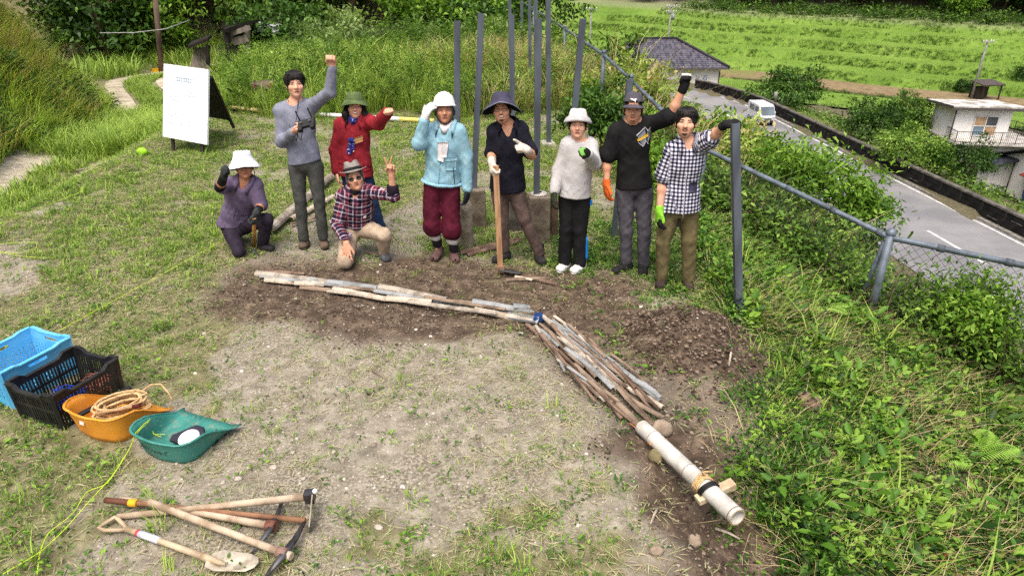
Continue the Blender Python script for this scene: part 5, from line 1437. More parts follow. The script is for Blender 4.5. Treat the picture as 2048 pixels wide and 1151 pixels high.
def scoop(ctr, ang, w, L, hmax, m, label, flare=.034):
    z0 = gz(*ctr)
    r = empty('scoop', (ctr[0], ctr[1], z0), ang, label, 'garden scoop')
    # rim: from the open lip's left end round the closed back (towards -y) to its right end
    def outline(hw, l0, l1, rad, n=9):
        pts = [(-hw, l1)]
        for k in range(6): pts.append((-hw, l1 + (l0 + rad - l1) * (k + 1) / 6))
        for k in range(1, n): a = math.pi + (math.pi / 2) * k / n; pts.append((-hw + rad + rad * math.cos(a), l0 + rad + rad * math.sin(a)))
        for k in range(7): pts.append((-hw + rad + (2 * hw - 2 * rad) * k / 6, l0 - .015 * math.sin(math.pi * k / 6)))
        for k in range(1, n): a = 1.5 * math.pi + (math.pi / 2) * k / n; pts.append((hw - rad + rad * math.cos(a), l0 + rad + rad * math.sin(a)))
        for k in range(6): pts.append((hw, l0 + rad + (l1 - l0 - rad) * (k + 1) / 6))
        return np.array(pts[:])
    rim = outline(w / 2, -L / 2, L / 2, .10); bot = outline(w / 2 - flare, -L / 2 + flare, L / 2 - .015, .08)
    n = len(rim)
    def hz(y): t = (L / 2 - y) / L; return .035 + (hmax - .035) * sst(0, .75, t)
    def bz(y): return .004 + .026 * sst(.1, 1.0, (y + L / 2) / L)
    rows = []
    for s in np.linspace(0, 1, 6):
        e = s ** 0.8
        xy = rim * (1 - e) + bot * e
        zr = np.array([hz(y) for y in rim[:, 1]]); zb = np.array([bz(y) for y in bot[:, 1]])
        rows.append(np.column_stack([xy, zr * (1 - s) ** 1.15 + zb * (1 - (1 - s) ** 1.15)]))
    for s in (.66, .33, .06):
        xy = bot * np.array([s, 1]); xy[:, 1] = bot[:, 1] * 1.0
        ctrx = bot.copy(); ctrx[:, 0] *= s; ctrx[:, 1] = np.where(bot[:, 1] < -L / 2 + flare + .12, -L / 2 + flare + .12 + (bot[:, 1] + L / 2 - flare - .12) * s, bot[:, 1])
        rows.append(np.column_stack([ctrx, np.array([bz(y) for y in ctrx[:, 1]])]))
    V = np.concatenate(rows); F = [(i * n + j, i * n + j + 1, (i + 1) * n + j + 1, (i + 1) * n + j) for i in range(len(rows) - 1) for j in range(n - 1)]
    k = (len(rows) - 1) * n
    for j in range(n // 2 - 1): F.append((k + j, k + j + 1, k + n - 2 - j, k + n - 1 - j))
    mb = MB().add(V, F, True); o = mb.build('basin', m, r)
    sd = o.modifiers.new('wall', 'SOLIDIFY'); sd.thickness = .005; sd.offset = 0
    rp_ = np.column_stack([rim, [hz(y) for y in rim[:, 1]]]); rp_[:, :2] *= 1.02
    MB().tube(rp_, .0085, 7, flat=.55).build('rim', m, r)
    return r
def plastic(name, c, c2):
    t = NT(name); v = t.coord(); n = t.noise(v, 5, 5); g = t.noise(v, 22, 6, .7); z = t.sep(v)[2]
    col = t.mix(t.sm(n, .35, .65), c2, c)
    dust = t.math('MULTIPLY', t.sm(g, .50, .72), t.sm(z, .16, .0, .10, .75))
    col = t.mix(dust, col, srgb(150, 136, 114)); sc = t.noise(t.node('ShaderNodeMapping', {'Vector': v, 'Scale': (60, 9, 9)}).outputs[0], 3, 3)
    col = t.mix(t.math('MULTIPLY', t.sm(sc, .62, .70), .25), col, srgb(226, 222, 210))
    t.bump(g, .06, .004); _M[name] = t.base(col, .5, 0, .35); return t.m
ORG = plastic('orange_plastic', srgb(236, 160, 50), srgb(218, 140, 44))
TEAL = plastic('teal_plastic', srgb(62, 138, 126), srgb(46, 116, 106))
orange = scoop((-2.44, 3.46), A0, .44, .40, .195, ORG, 'orange plastic garden scoop filled with coiled rope')
teal = scoop((-1.95, 3.28), A0, .44, .42, .165, TEAL, 'teal green plastic garden scoop with handwriting, right of the orange one')
# the white price label and the handwriting sit on the outside of the near walls
def on_wall(ctr, ang, L, flare, hmax, x, w):       # point of the outer near wall at height fraction w
    c, s = math.cos(ang), math.sin(ang); y = -L / 2 + flare * (1 - w) - .012
    return Vector((x, y, hmax * w))
lb = MB().box((0, 0, 0), (.036, .003, .022)).build('price_label', M('label_white', srgb(232, 230, 222)), orange, (-.03, -.4 / 2 - .008, .135)); lb.rotation_euler = (math.radians(-15), 0, 0)
me = text_mesh('handwriting', 'みかん山で', .042, .0008)
hw_ = link('handwriting', me, M('marker_ink', (.01, .02, .025), (.02, .035, .04)), teal, (-.02, -.42 / 2 + .003, .086)); hw_.rotation_euler = (math.radians(90 - 14), 0, 0)
# rope coil, black sheath and red tipped handle in the orange scoop
rg = np.random.default_rng(8); oz = gz(-2.44, 3.46)
ROPE = M('hemp_rope', srgb(214, 184, 136), srgb(168, 136, 92), scale=40, rough=.9, bump=.6, bscale=160, dist=.004)
pts = []
for k in range(13):
    ph = rg.uniform(-.25, .25); a = np.linspace(0, 2 * math.pi, 16, endpoint=False) + rg.uniform(0, .4)
    rx, ry = rg.uniform(.10, .15), rg.uniform(.035, .075); dx, dy = rg.normal(0, .018, 2); tilt = rg.uniform(-.2, .2) + .5
    for q in a:
        x = rx * math.cos(q); y = ry * math.sin(q)
        pts.append((dx + x * math.cos(tilt) - y * math.sin(tilt), dy + x * math.sin(tilt) + y * math.cos(tilt), .085 + k * .0075 + .02 * math.sin(q + ph) + rg.uniform(0, .006)))
o = MB().tube(pts, .0085, 6).build('rope_coil', ROPE, None, (-2.40, 3.45, oz)); tag(o, 'coil of tan hemp rope heaped in the orange scoop', 'rope')
o = MB().tube([(.05, .09, .0), (.10, .15, .02), (.15, .17, .01), (.2, .14, -.03), (.24, .1, -.06)], .006, 6).build('rope_end', ROPE, None, (-2.40, 3.49, oz + .14)); tag(o, 'loose end of tan rope hanging over the far lip of the orange scoop', 'rope')
u = np.array([math.cos(math.radians(48)), math.sin(math.radians(48)), 0])
o = MB().bar(-u * .16, u * .16 + np.array([0, 0, .05]), .035, .018).build('saw_sheath', BLACKP, None, (-2.50, 3.46, oz + .135), bevel=.004); tag(o, 'black plastic saw sheath beside the rope in the orange scoop', 'saw sheath')
hd = empty('tool_handle', (-2.36, 3.37, oz + .165), 0, 'thin pale handle with a dark red end lying on the rope', 'handle')
u2 = np.array([math.cos(math.radians(20)), math.sin(math.radians(20)), .0])
MB().tube([-u2 * .13, u2 * .07], .010, 7).build('shaft', M('pale_wood', srgb(198, 166, 124), srgb(160, 128, 90), scale=8, stretch=(1, 6, 6)), hd)
MB().tube([u2 * .07, u2 * .115 + np.array([0, 0, .004])], .013, 7).build('end_cap', M('maroon_grip', srgb(110, 36, 40), srgb(84, 28, 30)), hd)
tz = gz(-1.95, 3.28)
tp_ = empty('tape_reel', (-1.895, 3.235, tz + .06), A0, 'black measuring reel with a white disc lying in the teal scoop', 'tape reel')
MB().prism([(-.11, -.06), (.10, -.06), (.12, -.02), (.03, .085), (-.03, .085), (-.12, -.02)], -.012, .012, R=np.array(Euler((.25, 0, 0)).to_matrix())).build('case', M('navy_case', (.015, .018, .03), (.03, .03, .045)), tp_, bevel=.006)
MB().lathe([(0, .018), (.055, .018), (.062, .013), (.062, .0)], 20, (0, -.012, .0), R=np.array(Euler((.25, 0, 0)).to_matrix())).build('disc', WHITE_WALL, tp_)
# guide strings
STR = M('lime_string', srgb(206, 232, 60), srgb(176, 206, 50), scale=20, rough=.7)
def string(pts, label, r=.0022, jit=.0):
    P3 = [np.array(q, float) for q in pts]; t = np.arange(len(P3)); tt = np.linspace(0, len(P3) - 1, len(P3) * 6)
    q = np.stack([np.interp(tt, t, [p[k] for p in P3]) for k in range(3)], 1)
    for _ in range(2): q[1:-1] = (q[:-2] + q[1:-1] * 2 + q[2:]) / 4
    o = MB().tube(q, r, 5, caps=False).build_at('guide_string', STR, q[0]); return tag(o, label, 'string', 'lime guide strings')
g = lambda x, y, dz=.03: GG(x, y) + np.array([0, 0, dz])
rimp = P(268, 868, 3.08) 
string([G(300, 838, .14), G(285, 850, .15), G(270, 866, .155), g(262, 905), g(226, 962), g(180, 1012), g(132, 1068), g(85, 1112), g(10, 1156)], 'lime string hanging from the teal scoop and running off to the lower left')
string([G(298, 842, .13), G(276, 862, .155), g(258, 912), g(218, 976), g(176, 990), g(150, 1035), g(98, 1075), g(84, 1110), g(78, 1158)], 'second lime string with a bend, beside the one from the teal scoop')
string([G(330, 868, .03), G(305, 868, .04), G(296, 840, .13), G(284, 836, .14), G(300, 846, .1), G(308, 868, .04), G(322, 873, .03)], 'short lime string looped inside the teal scoop')
string([g(120, 676, .06), g(448, 490, .05)], 'taut lime string from the blue crate to the kneeling man in purple')
string([g(-30, 472, .06), g(168, 390, .05)], 'taut lime string in the grass at the upper left edge')
string([g(-10, 494), g(40, 490), g(76, 490), g(74, 502), g(40, 512), g(-10, 508), g(60, 520), g(110, 521)], 'slack lime string looping in the grass at the left edge')

# ------------------------------------------------------------------ hand tools on the ground
c2 = lambda x, y: (x / 3.103, 930 + y / 3.103)
WOODH = M('tool_handle_wood', srgb(198, 180, 156), srgb(150, 130, 106), scale=9, rough=.75, bump=.2, bscale=40, stretch=(1, 1, 1))
WOODD = M('dark_handle_wood', srgb(150, 112, 84), srgb(108, 76, 56), scale=6, rough=.75, bump=.2, bscale=40)
STEEL = M('worn_steel', srgb(96, 96, 98), srgb(58, 56, 56), scale=9, rough=.45, metal=.6, spec=.5, bump=.15)
RUSTS = M('rusty_iron', srgb(128, 84, 68), srgb(84, 54, 46), scale=12, rough=.8, bump=.3)
def tg(x, y, dz): return GZ(*c2(x, y), dz)
# shovel
s0 = tg(700, 440, 0)
sh = empty('shovel', s0, 0, 'shovel with a D grip and a muddy pale blade, nearest of the tools', 'shovel'); so = np.array(s0)
TANM = M('shovel_handle', srgb(196, 178, 148), srgb(160, 140, 112), scale=7, rough=.5, spec=.4)
a, b = tg(785, 393, .03), tg(1290, 575, .045)
MB().tube([a - so, (a + b) / 2 - so, b - so], [.016, .015, .017], 9).build('shaft', TANM, sh)
g0, g1 = tg(612, 388, .03), tg(712, 320, .03)
MB().tube([a - so, tg(745, 400, .03) - so, tg(650, 402, .03) - so, g0 - so, (g0 + g1) / 2 - so, g1 - so, tg(735, 335, .03) - so, tg(772, 372, .03) - so, a - so], .011, 7).build('grip', TANM, sh)
l0, l1 = a + (b - a) * .17, a + (b - a) * .42
MB().tube([l0 - so, l1 - so], .0175, 9).build('sticker', M('sticker_white', srgb(224, 224, 232), srgb(190, 194, 214), scale=25), sh)
MB().tube([l0 - (b - a) * .03 - so, l0 - so], .0177, 9).build('red_band', M('sticker_red', srgb(196, 70, 70)), sh)
bl = [(1290, 585), (1330, 555), (1395, 537), (1480, 540), (1560, 552), (1606, 574), (1606, 606), (1580, 636), (1520, 660), (1420, 668), (1330, 668), (1270, 645)]
bc = tg(1440, 610, .02)
V = [bc + (0, 0, -.012) - so]; 
for s in (.5, 1.0):
    for i, q in enumerate(bl):
        p = tg(*q, .03); z = .03 if s == 1 else .008
        p = bc + (p - bc) * s; p[2] = gz(p[0], p[1]) + z + (.012 if (s == 1 and i in (0, 1, 2, 9, 10, 11)) else 0); V.append(p - so)
n = len(bl); F = [(0, 1 + i, 1 + (i + 1) % n) for i in range(n)] + [(1 + i, 1 + n + i, 1 + n + (i + 1) % n, 1 + (i + 1) % n) for i in range(n)]
o = MB().add(V, F, True).build('blade', M('muddy_steel', srgb(206, 196, 176), srgb(150, 140, 122), scale=12, rough=.55, metal=.25, spec=.4, bump=.2), sh)
sd = o.modifiers.new('plate', 'SOLIDIFY'); sd.thickness = .004
MB().tube([b - (b - a) * .06 - so, b - so, tg(1400, 612, .03) - so], [.02, .019, .008], 8).build('socket', TANM, sh)
def handle_tool(name, p0, p1, r0, r1, label, cat, m, z0=.03, z1=.04):
    a, b = tg(*p0, z0), tg(*p1, z1); r = empty(name, (a + b) / 2, 0, label, cat); o_ = np.array(r.location)
    r0 *= .84; r1 *= .84
    MB().tube([a - o_, a + (b - a) * .5 - o_, b - o_], [r0, (r0 + r1) / 2 * .95, r1], 8, flat=1.25).build('handle', m, r)
    return r, o_, a, b
# hoe whose blade stands on edge
r, o_, a, b = handle_tool('hoe', (735, 318), (1935, 190), .017, .022, 'long handled hoe with its plate standing on edge, uppermost of the tools', 'hoe', WOODH, .02, .12)
MB().bar(b - (b - a) * .035 - o_, b + (b - a) * .012 - o_, .05, .06).build('socket', STEEL, r)
e0, e1 = tg(1935, 205, .11), tg(1915, 405, .03); d_ = (e1 - e0); sd_ = np.cross(d_, (0, 0, 1.0)); sd_ /= np.linalg.norm(sd_)
up_ = np.array([.25, -.1, 1.0]); 
vd_ = (e0 + e1) / 2 - CAM
MB().bar(e0 - o_, e1 - o_, .006, .11, up=vd_).build('blade', M('hoe_plate', srgb(170, 158, 140), srgb(110, 102, 92), scale=8, metal=.3, rough=.5), r)
MB().ball(b + (b - a) * .02 + (0, 0, .03) - o_, (.014, .014, .014), 8, 6).build('knob', WHITE_WALL, r)
# plain stick with yellow tape
r, o_, a, b = handle_tool('stick', (652, 214), (1895, 342), .013, .016, 'dark to pale wooden stick with a wrap of yellow tape', 'stick', WOODD, .06, .05)
l0, l1 = a + (b - a) * .125, a + (b - a) * .165
MB().tube([l0 - o_, l1 - o_], .020, 9).build('tape', M('yellow_tape', srgb(240, 178, 40), srgb(226, 160, 36)), r)
MB().tube([a - o_, l0 - o_], .0148, 8).build('dark_end', M('red_brown_wood', srgb(112, 72, 54), srgb(84, 52, 40)), r)
# two mattocks
def pick_head(r, o_, a, b, pts, ws, eye):
    mb = MB(); mb.tube([np.array(q) - o_ for q in pts], ws, 6, flat=.6); mb.build('head', STEEL, r)
    MB().tube([b - (b - a) / np.linalg.norm(b - a) * .03 - o_, b + (b - a) / np.linalg.norm(b - a) * .02 - o_], .030, 9).build('eye', eye, r)
r, o_, a, b = handle_tool('pickaxe', (757, 208), (1690, 377), .017, .021, 'pickaxe with a rusty red head, lying under the other tools', 'pickaxe', WOODH, .03, .05)
MB().tube([b - o_, b + (b - a) * .02 - o_], .021, 8).build('handle_end', WOODH, r)
pick_head(r, o_, a, b, [tg(1750, 225, .03), tg(1722, 300, .05), tg(1685, 378, .06), tg(1630, 460, .05), tg(1560, 548, .02)], [.008, .014, .02, .014, .007], RUSTS)
r, o_, a, b = handle_tool('pickaxe', (930, 228), (1760, 545), .022, .02, 'pickaxe with a long thick handle and dark steel head, lowest on the right', 'pickaxe', WOODH, .07, .05)
MB().tube([b - o_, b + (b - a) * .055 - o_], [.022, .020], 9).build('handle_end', WOODH, r)
pick_head(r, o_, a, b, [tg(1888, 350, .05), tg(1835, 450, .06), tg(1765, 545, .06), tg(1705, 620, .05), tg(1640, 700, .02)], [.010, .018, .024, .018, .008], M('brown_iron', srgb(140, 112, 100), srgb(98, 76, 68), scale=10, rough=.7))

# ------------------------------------------------------------------ the bamboo gutter
c3 = lambda x, y: (480 + x / 3.2, 500 + y / 3.2)
c4 = lambda x, y: (1000 + x / 2.214, 580 + y / 2.214)
BAM = M('weathered_bamboo', srgb(176, 168, 154), srgb(118, 108, 94), scale=9, rough=.75, bump=.4, bscale=40, contrast=(.35, .65))
BAMP = M('pale_bamboo', srgb(196, 184, 166), srgb(146, 132, 114), scale=9, rough=.7, bump=.2, bscale=30)
BAMD = M('old_brown_bamboo', srgb(146, 128, 110), srgb(94, 80, 66), scale=6, rough=.85, bump=.3, bscale=30)
BAMG = M('grey_bamboo', srgb(156, 160, 160), srgb(112, 116, 116), scale=5, rough=.6, bump=.2, bscale=30)
BAMR = M('red_brown_bamboo', srgb(136, 114, 98), srgb(90, 72, 60), scale=7, rough=.8, bump=.3, bscale=30)
KNOT = {}
def split(cv, p0, p1, r, m, label, z0=.02, z1=None, up=1, roll=0.0, bend=0.0, group='split bamboo lengths of the gutter', taper=.85):
    a = GZ(*cv(*p0), z0); b = GZ(*cv(*p1), z0 if z1 is None else z1)
    n = 7; t = np.linspace(0, 1, n); d = b - a; sd = np.cross(d, (0, 0, 1.0)); sd /= np.linalg.norm(sd)
    pts = a + d * t[:, None] + sd * (bend * np.sin(math.pi * t))[:, None]
    rr = r * (1 - (1 - taper) * t)
    for k in (2, 4): rr[k] *= 1.07
    root = empty('split_bamboo', a, 0, label, 'split bamboo', group)
    MB().halftube(pts - a, rr, max(.004, r * .13), 7, up, roll).build('half_culm', m, root)
    # node walls inside the culm
    kb = MB()
    for k in (2, 4):
        q = pts[k] - a; T = d / np.linalg.norm(d)
        kb.halftube([q - T * .006, q + T * .006], [rr[k] * 1.08] * 2, r * .3, 7, up, roll)
    kb.build('node_ring', m, root)['kind'] = 'stuff'
    return root
SL = lambda s: s
# far run: upper row, lower row
far = [((105, 152), (560, 205), .035, BAM, 'first pale bamboo half at the far left end of the gutter', .05, -1, .0),
       ((255, 172), (880, 246), .036, BAMG, 'long grey bamboo half along the upper side of the gutter', .05, -1, 0),
       ((890, 238), (1322, 322), .036, BAM, 'pale bamboo half in the middle of the upper gutter side', .06, -1, 0),
       ((1330, 326), (1600, 350), .02, BAMD, 'thin brown strip bridging two upper bamboo halves', .05, -1, 0),
       ((1488, 332), (1915, 408), .034, BAMG, 'grey bamboo half ending at the blue netting', .06, -1, 0),
       ((1745, 362), (1942, 384), .034, BAMG, 'short grey bamboo half lying beside the blue netting', .04, -1, .3),
       ((165, 138), (415, 152), .018, BAMR, 'thin red brown strip beyond the left end of the gutter', .02, -1, 0),
       ((160, 192), (352, 212), .030, BAMP, 'first pale bamboo piece of the lower gutter side', .03, -1, 0),
       ((356, 212), (545, 222), .032, BAMP, 'second pale bamboo piece of the lower gutter side', .04, -1, 0),
       ((390, 240), (660, 268), .026, BAMD, 'brown bamboo strip below the blue netting on the left', .02, -1, 0),
       ((600, 252), (945, 318), .032, BAMP, 'pale bamboo piece next to the grass tuft on the lower side', .03, -1, 0),
       ((940, 312), (1228, 336), .034, BAMP, 'smooth cream bamboo piece in the middle of the lower side', .04, -1, 0),
       ((1225, 338), (1540, 385), .032, BAMG, 'grey sunk bamboo piece on the lower side', .0, 1, 0),
       ((1500, 385), (1872, 458), .032, BAMP, 'pale bamboo piece running up to the blue netting', .03, -1, 0),
       ((700, 242), (1330, 345), .05, BAMG, 'wide grey bamboo channel lying open in the trench', -.015, 1, 0),
       ((1340, 352), (1900, 440), .05, BAMG, 'second open bamboo channel in the trench', -.015, 1, 0)]
for (p0, p1, r, m_, lab, z, up, roll) in far: split(c3, p0, p1, r, m_, lab, z, None, up, roll)
for k, (p0, p1, m_) in enumerate([((130, 168), (700, 236), BAMG), ((420, 205), (1000, 272), BAMD), ((860, 262), (1420, 345), BAMG), ((1180, 300), (1700, 380), BAMD), ((560, 262), (1180, 330), BAM), ((1080, 330), (1640, 405), BAM)]):
    split(c3, p0, p1, .017 + .003 * (k % 3), m_, 'thin weathered bamboo strip bedded along the gutter, one of several alike', .04 + .012 * (k % 2), None, -1, 0, .01)
# the long bundle
bund = [((118, 150), (520, 532), .026, BAMR, -1, 'reddish bamboo strip on the outer left of the bundle'), ((160, 172), (505, 500), .03, BAMD, -1, None), ((188, 112), (430, 350), .026, BAM, -1, None),
        ((240, 116), (425, 275), .022, BAMP, -1, 'pale bamboo strip at the upper right of the bundle'), ((262, 190), (420, 262), .03, BAMG, -1, None), ((410, 255), (712, 490), .036, BAMG, -1, 'long blue grey bamboo half on the right of the bundle'),
        ((300, 150), (470, 300), .02, BAMD, -1, None), ((270, 212), (640, 540), .03, BAM, -1, None), ((150, 160), (262, 250), .024, BAMG, -1, None),
        ((370, 265), (560, 430), .026, BAMR, -1, 'red brown bamboo strip across the middle of the bundle'), ((330, 330), (530, 500), .028, BAMD, -1, None), ((520, 420), (675, 585), .03, BAMD, 1, None),
        ((540, 420), (722, 520), .03, BAMP, -1, 'pale bamboo half at the right end of the bundle'), ((575, 480), (728, 566), .026, BAMD, -1, None), ((490, 282), (645, 412), .014, BAMD, -1, None),
        ((520, 500), (668, 668), .034, BAMD, -1, 'brown bamboo half leading under the big bamboo pipe'), ((440, 300), (620, 420), .022, BAM, -1, None), ((200, 230), (440, 470), .022, BAMD, -1, None),
        ((290, 260), (500, 440), .03, BAMG, -1, None), ((230, 150), (350, 300), .022, BAMR, -1, None), ((420, 420), (540, 570), .02, BAMR, -1, None), ((580, 590), (672, 690), .02, M('orange_bamboo', srgb(176, 122, 76), srgb(140, 92, 58)), -1, 'orange brown strip left of the big bamboo pipe'),
        ((600, 400), (712, 480), .03, BAMG, -1, None), ((350, 200), (520, 330), .016, BAMP, -1, None)]
rgn = random.Random(9); rgn0 = random.Random(31)
BAMD2 = M('umber_bamboo', srgb(108, 88, 72), srgb(74, 58, 48), scale=6, rough=.85, bump=.3, bscale=30)
for k in range(34):
    t0 = rgn0.uniform(0, .55); t1 = min(1, t0 + rgn0.uniform(.35, .6)); lat = rgn0.uniform(-1, 1)
    def bpt(t, l): cx, cy, hw = 165 + 490 * t, 130 + 440 * t, 36 + 70 * math.sin(min(1, t * 1.25) * math.pi * .75); return (cx + hw * l * .80, cy - hw * l * .62)
    bund.append((bpt(t0, lat), bpt(t1, lat + rgn0.uniform(-.35, .35)), rgn0.uniform(.014, .021), rgn0.choice([BAMD, BAMD, BAM, BAMG, BAMR, BAMD2]), -1, None))
for i, (p0, p1, r, m_, up, lab) in enumerate(bund):
    r = min(r, .030) * .72
    split(c4, p0, p1, r, m_, lab or 'weathered bamboo strip in the long bundle above the big pipe', .02 + .018 * (i % 4), .015 + .016 * ((i + 1) % 4), up, rgn.uniform(-.5, .5), rgn.uniform(-.02, .02))
BN = M('blue_net', srgb(34, 74, 190)); 
a = GG(*c3(1905, 450))
o = MB().ball((0, 0, .03), (.055, .045, .045), 12, 8, jit=.16, seed=5).build('blue_net_wad', M('navy_blue_cloth', srgb(30, 66, 128), srgb(20, 44, 92), scale=40, rough=.8, bump=.8, bscale=90), None, tuple(a)); tag(o, 'wad of dark blue netting at the bend of the bamboo gutter', 'netting')
a = GG(*c3(615, 228))
o = MB().ball((0, 0, .02), (.11, .035, .035), 12, 8, jit=.16, seed=6, R=rz_mat(-.1)).build('blue_net_wad', M('navy_blue_cloth', (0, 0, 0)), None, tuple(a)); tag(o, 'strip of blue netting tucked into the left part of the gutter', 'netting')
# the big pipe
a, b = GG(*c4(625, 630)), G(*c4(1058, 1022), .04); a[2] += .045
b = G(*c4(1052, 1005), .06)
bp_ = empty('bamboo_pipe', a, 0, 'thick pale bamboo pipe at the low end of the gutter', 'bamboo pipe')
d = b - a; t = np.array([0, .13, .15, .17, .45, .525, .545, .565, .8, .955, .975, .99, 1.0]); rr = .048 * np.array([.96, .98, 1.07, .98, 1, 1, 1.06, 1, 1, .99, 1.04, 1, 1])
mb = MB(); mb.tube((d * t[:, None]), rr, 18, caps=False); mb.tube((d * t[::-1][:, None]), rr[::-1] * .84, 18, caps=False)
PB = M('pipe_bamboo', srgb(208, 206, 199), srgb(160, 156, 146), scale=8, rough=.65, bump=.12, bscale=40, contrast=(.3, .7))
mb.build('culm', PB, bp_)
T = d / np.linalg.norm(d)
mb = MB(); e = d
n = 18; x = np.cross(T, (0, 0, 1.0)); x /= np.linalg.norm(x); y = np.cross(x, T); an = np.arange(n) * 2 * math.pi / n
V = np.concatenate([e + rr[-1] * s * (np.cos(an)[:, None] * x + np.sin(an)[:, None] * y) for s in (1.0, .84)])
mb.add(V, [(i, (i + 1) % n, n + (i + 1) % n, n + i) for i in range(n)]); mb.build('cut_edge', M('cut_bamboo', srgb(206, 186, 150), srgb(160, 138, 106), scale=12), bp_)
mb = MB()
for tk in (.15, .545, .975):
    mb.lathe([(.0505, -.0025), (.0525, 0), (.0505, .0025)], 18, d * tk, R=np.stack([x, y, T], 1))
mb.build('node_line', M('node_brown', srgb(112, 92, 70), srgb(84, 68, 52)), bp_)['kind'] = 'stuff'
# near-black disc paints the shade inside the pipe's mouth
MB().lathe([(0, 0), (.040, 0)], 16, d * .93, R=np.stack([x, y, T], 1)).build('mouth_shade_disc', M('painted_mouth_shade', (.03, .022, .016)), bp_)
tk = d * .685
lash = empty('rope_lashing', a + tk, 0, 'tan rope and black strap lashing the crossed stake to the bamboo pipe', 'lashing')
mb = MB()
for k in range(4):
    ang = np.linspace(0, 2 * math.pi, 20); sh_ = (k - 1.5) * .012
    mb.tube([T * (sh_ + .004 * math.sin(3 * q)) + .0545 * (math.cos(q) * x + math.sin(q) * y) for q in ang], .006, 5, caps=False)
mb.tube([y * .06, y * .09 + x * .02, y * .10 - x * .03 + T * .03], .005, 5); mb.build('rope', ROPE, lash)
mb = MB()
for k in range(3):
    ang = np.linspace(0, 2 * math.pi, 20); sh_ = .035 + k * .011
    mb.tube([T * (sh_ + .02 * math.sin(q)) + .0555 * (math.cos(q) * x + math.sin(q) * y) for q in ang], .0058, 5, caps=False)
mb.build('strap', M('black_strap', (.012, .012, .012), (.02, .02, .02), rough=.5), lash)
ca, cb = G(*c4(872, 930), .0), G(*c4(1035, 852), .06)
o = MB().bar(ca - a, cb - a, .055, .035).build('cross_stake', M('pale_timber', srgb(206, 188, 158), srgb(168, 148, 118), scale=4, rough=.8, bump=.2, stretch=(2, 2, 2)), None, tuple(a), bevel=.003); tag(o, 'short pale timber stake crossing under the bamboo pipe', 'stake')
sa = GG(*c4(905, 985)); o = MB().bar((0, 0, -.1), np.array([.02, .05, .11]), .05, .03).build('support_stake', BAMD, None, tuple(sa)); tag(o, 'brown stake driven in beside the bamboo pipe', 'stake')

# stones
STONE = M('grey_stone', srgb(168, 152, 132), srgb(124, 110, 94), scale=9, rough=.95, bump=.5, bscale=40)
def stone(px, py, r, label, seed, m=STONE, sink=.3):
    q = GG(px, py); o = MB().ball((0, 0, r[2] * (1 - sink)), r, 14, 9, jit=.10, seed=seed, R=rz_mat(seed)).build('stone', m, None, tuple(q)); return tag(o, label, 'stone')
stone(1322, 868, (.065, .055, .06), 'large round stone resting against the bundle and the pipe', 3)
stone(1311, 918, (.05, .045, .04), 'greenish stone on the near side of the big pipe', 4, M('mossy_stone', srgb(140, 130, 96), srgb(104, 96, 68), scale=9, rough=.95, bump=.4))
stone(1612, 815, (.09, .06, .07), 'brown boulder half buried at the top of the leafy bank', 6, M('brown_stone', srgb(140, 118, 100), srgb(104, 86, 72), scale=7, rough=.95, bump=.5))
stone(1605, 770, (.05, .04, .04), 'smaller brown stone above the boulder on the leafy bank', 7, M('brown_stone', (0, 0, 0)))
stone(1312, 1105, (.028, .04, .025), 'flat brown stone near the bottom edge right of centre', 8)
stone(1388, 1085, (.035, .04, .03), 'tan rock below the big pipe near the bottom edge', 9)
PALE = M('pale_stone', srgb(198, 190, 176), srgb(156, 147, 132), scale=14, rough=.9, bump=.3)
for i, (px, py) in enumerate([(477, 958), (447, 966), (482, 946), (548, 935), (668, 905), (700, 1027), (758, 1055), (608, 958), (498, 936), (660, 443), (756, 545), (592, 598), (1042, 668), (815, 1080), (586, 906), (297, 530)]):
    q = GG(px, py); s = (.016, .013, .011) if i % 3 else (.024, .018, .014)
    o = MB().ball((0, 0, .006), s, 8, 6, jit=.22, seed=20 + i, R=rz_mat(i)).build('pale_stone', PALE, None, tuple(q)); tag(o, 'small pale stone lying on the bare ground', 'stone', 'pale stones on the ground')
# loose sticks and scraps
c5 = lambda x, y: (420 + x / 4.11, 280 + y / 4.11)
c6_ = lambda x, y: (780 + x / 4.797, 320 + y / 4.797)
idf = lambda x, y: (x, y)
split(c5, (490, 745), (1010, 290), .055, BAM, 'long pale bamboo half behind the legs of the man in grey', .06, None, -1, 0, 0, 'bamboo lying behind the standing man')
split(c5, (665, 655), (1015, 465), .035, BAMP, 'thinner pale bamboo pole behind the man in grey', .05, None, -1, 0, 0, 'bamboo lying behind the standing man')
split(c5, (660, 695), (880, 640), .022, BAMD, 'short brown bamboo strip between the feet of the man in grey', .03, None, -1, 0, 0, 'bamboo lying behind the standing man')
split(c6_, (670, 892), (1245, 758), .028, BAMR, 'rust red bamboo strip beside the shoes of the helmet man', .03, None, -1, 0, 0, 'strips lying by the footings')
split(c6_, (740, 912), (1262, 778), .024, BAMR, 'second rust red strip in front of the first one by the footings', .02, None, -1, 0, 0, 'strips lying by the footings')
split(idf, (1012, 560), (1098, 556), .02, BAMD, 'brown splintered bamboo under the hoe blade', .02, None, -1, 0, 0, 'scraps by the hoe')
split(idf, (1040, 548), (1112, 566), .03, BAMR, 'reddish trough shaped scrap right of the hoe', .02, None, 1, 0, 0, 'scraps by the hoe')
split(idf, (1030, 553), (1065, 560), .016, BAMP, 'small pale splinter by the hoe', .02, None, -1, 0, 0, 'scraps by the hoe')
split(idf, (730, 503), (770, 515), .012, BAMR, 'thin red brown twig by the foot of the fedora man', .02, None, -1, 0, 0, 'scraps by the hoe')
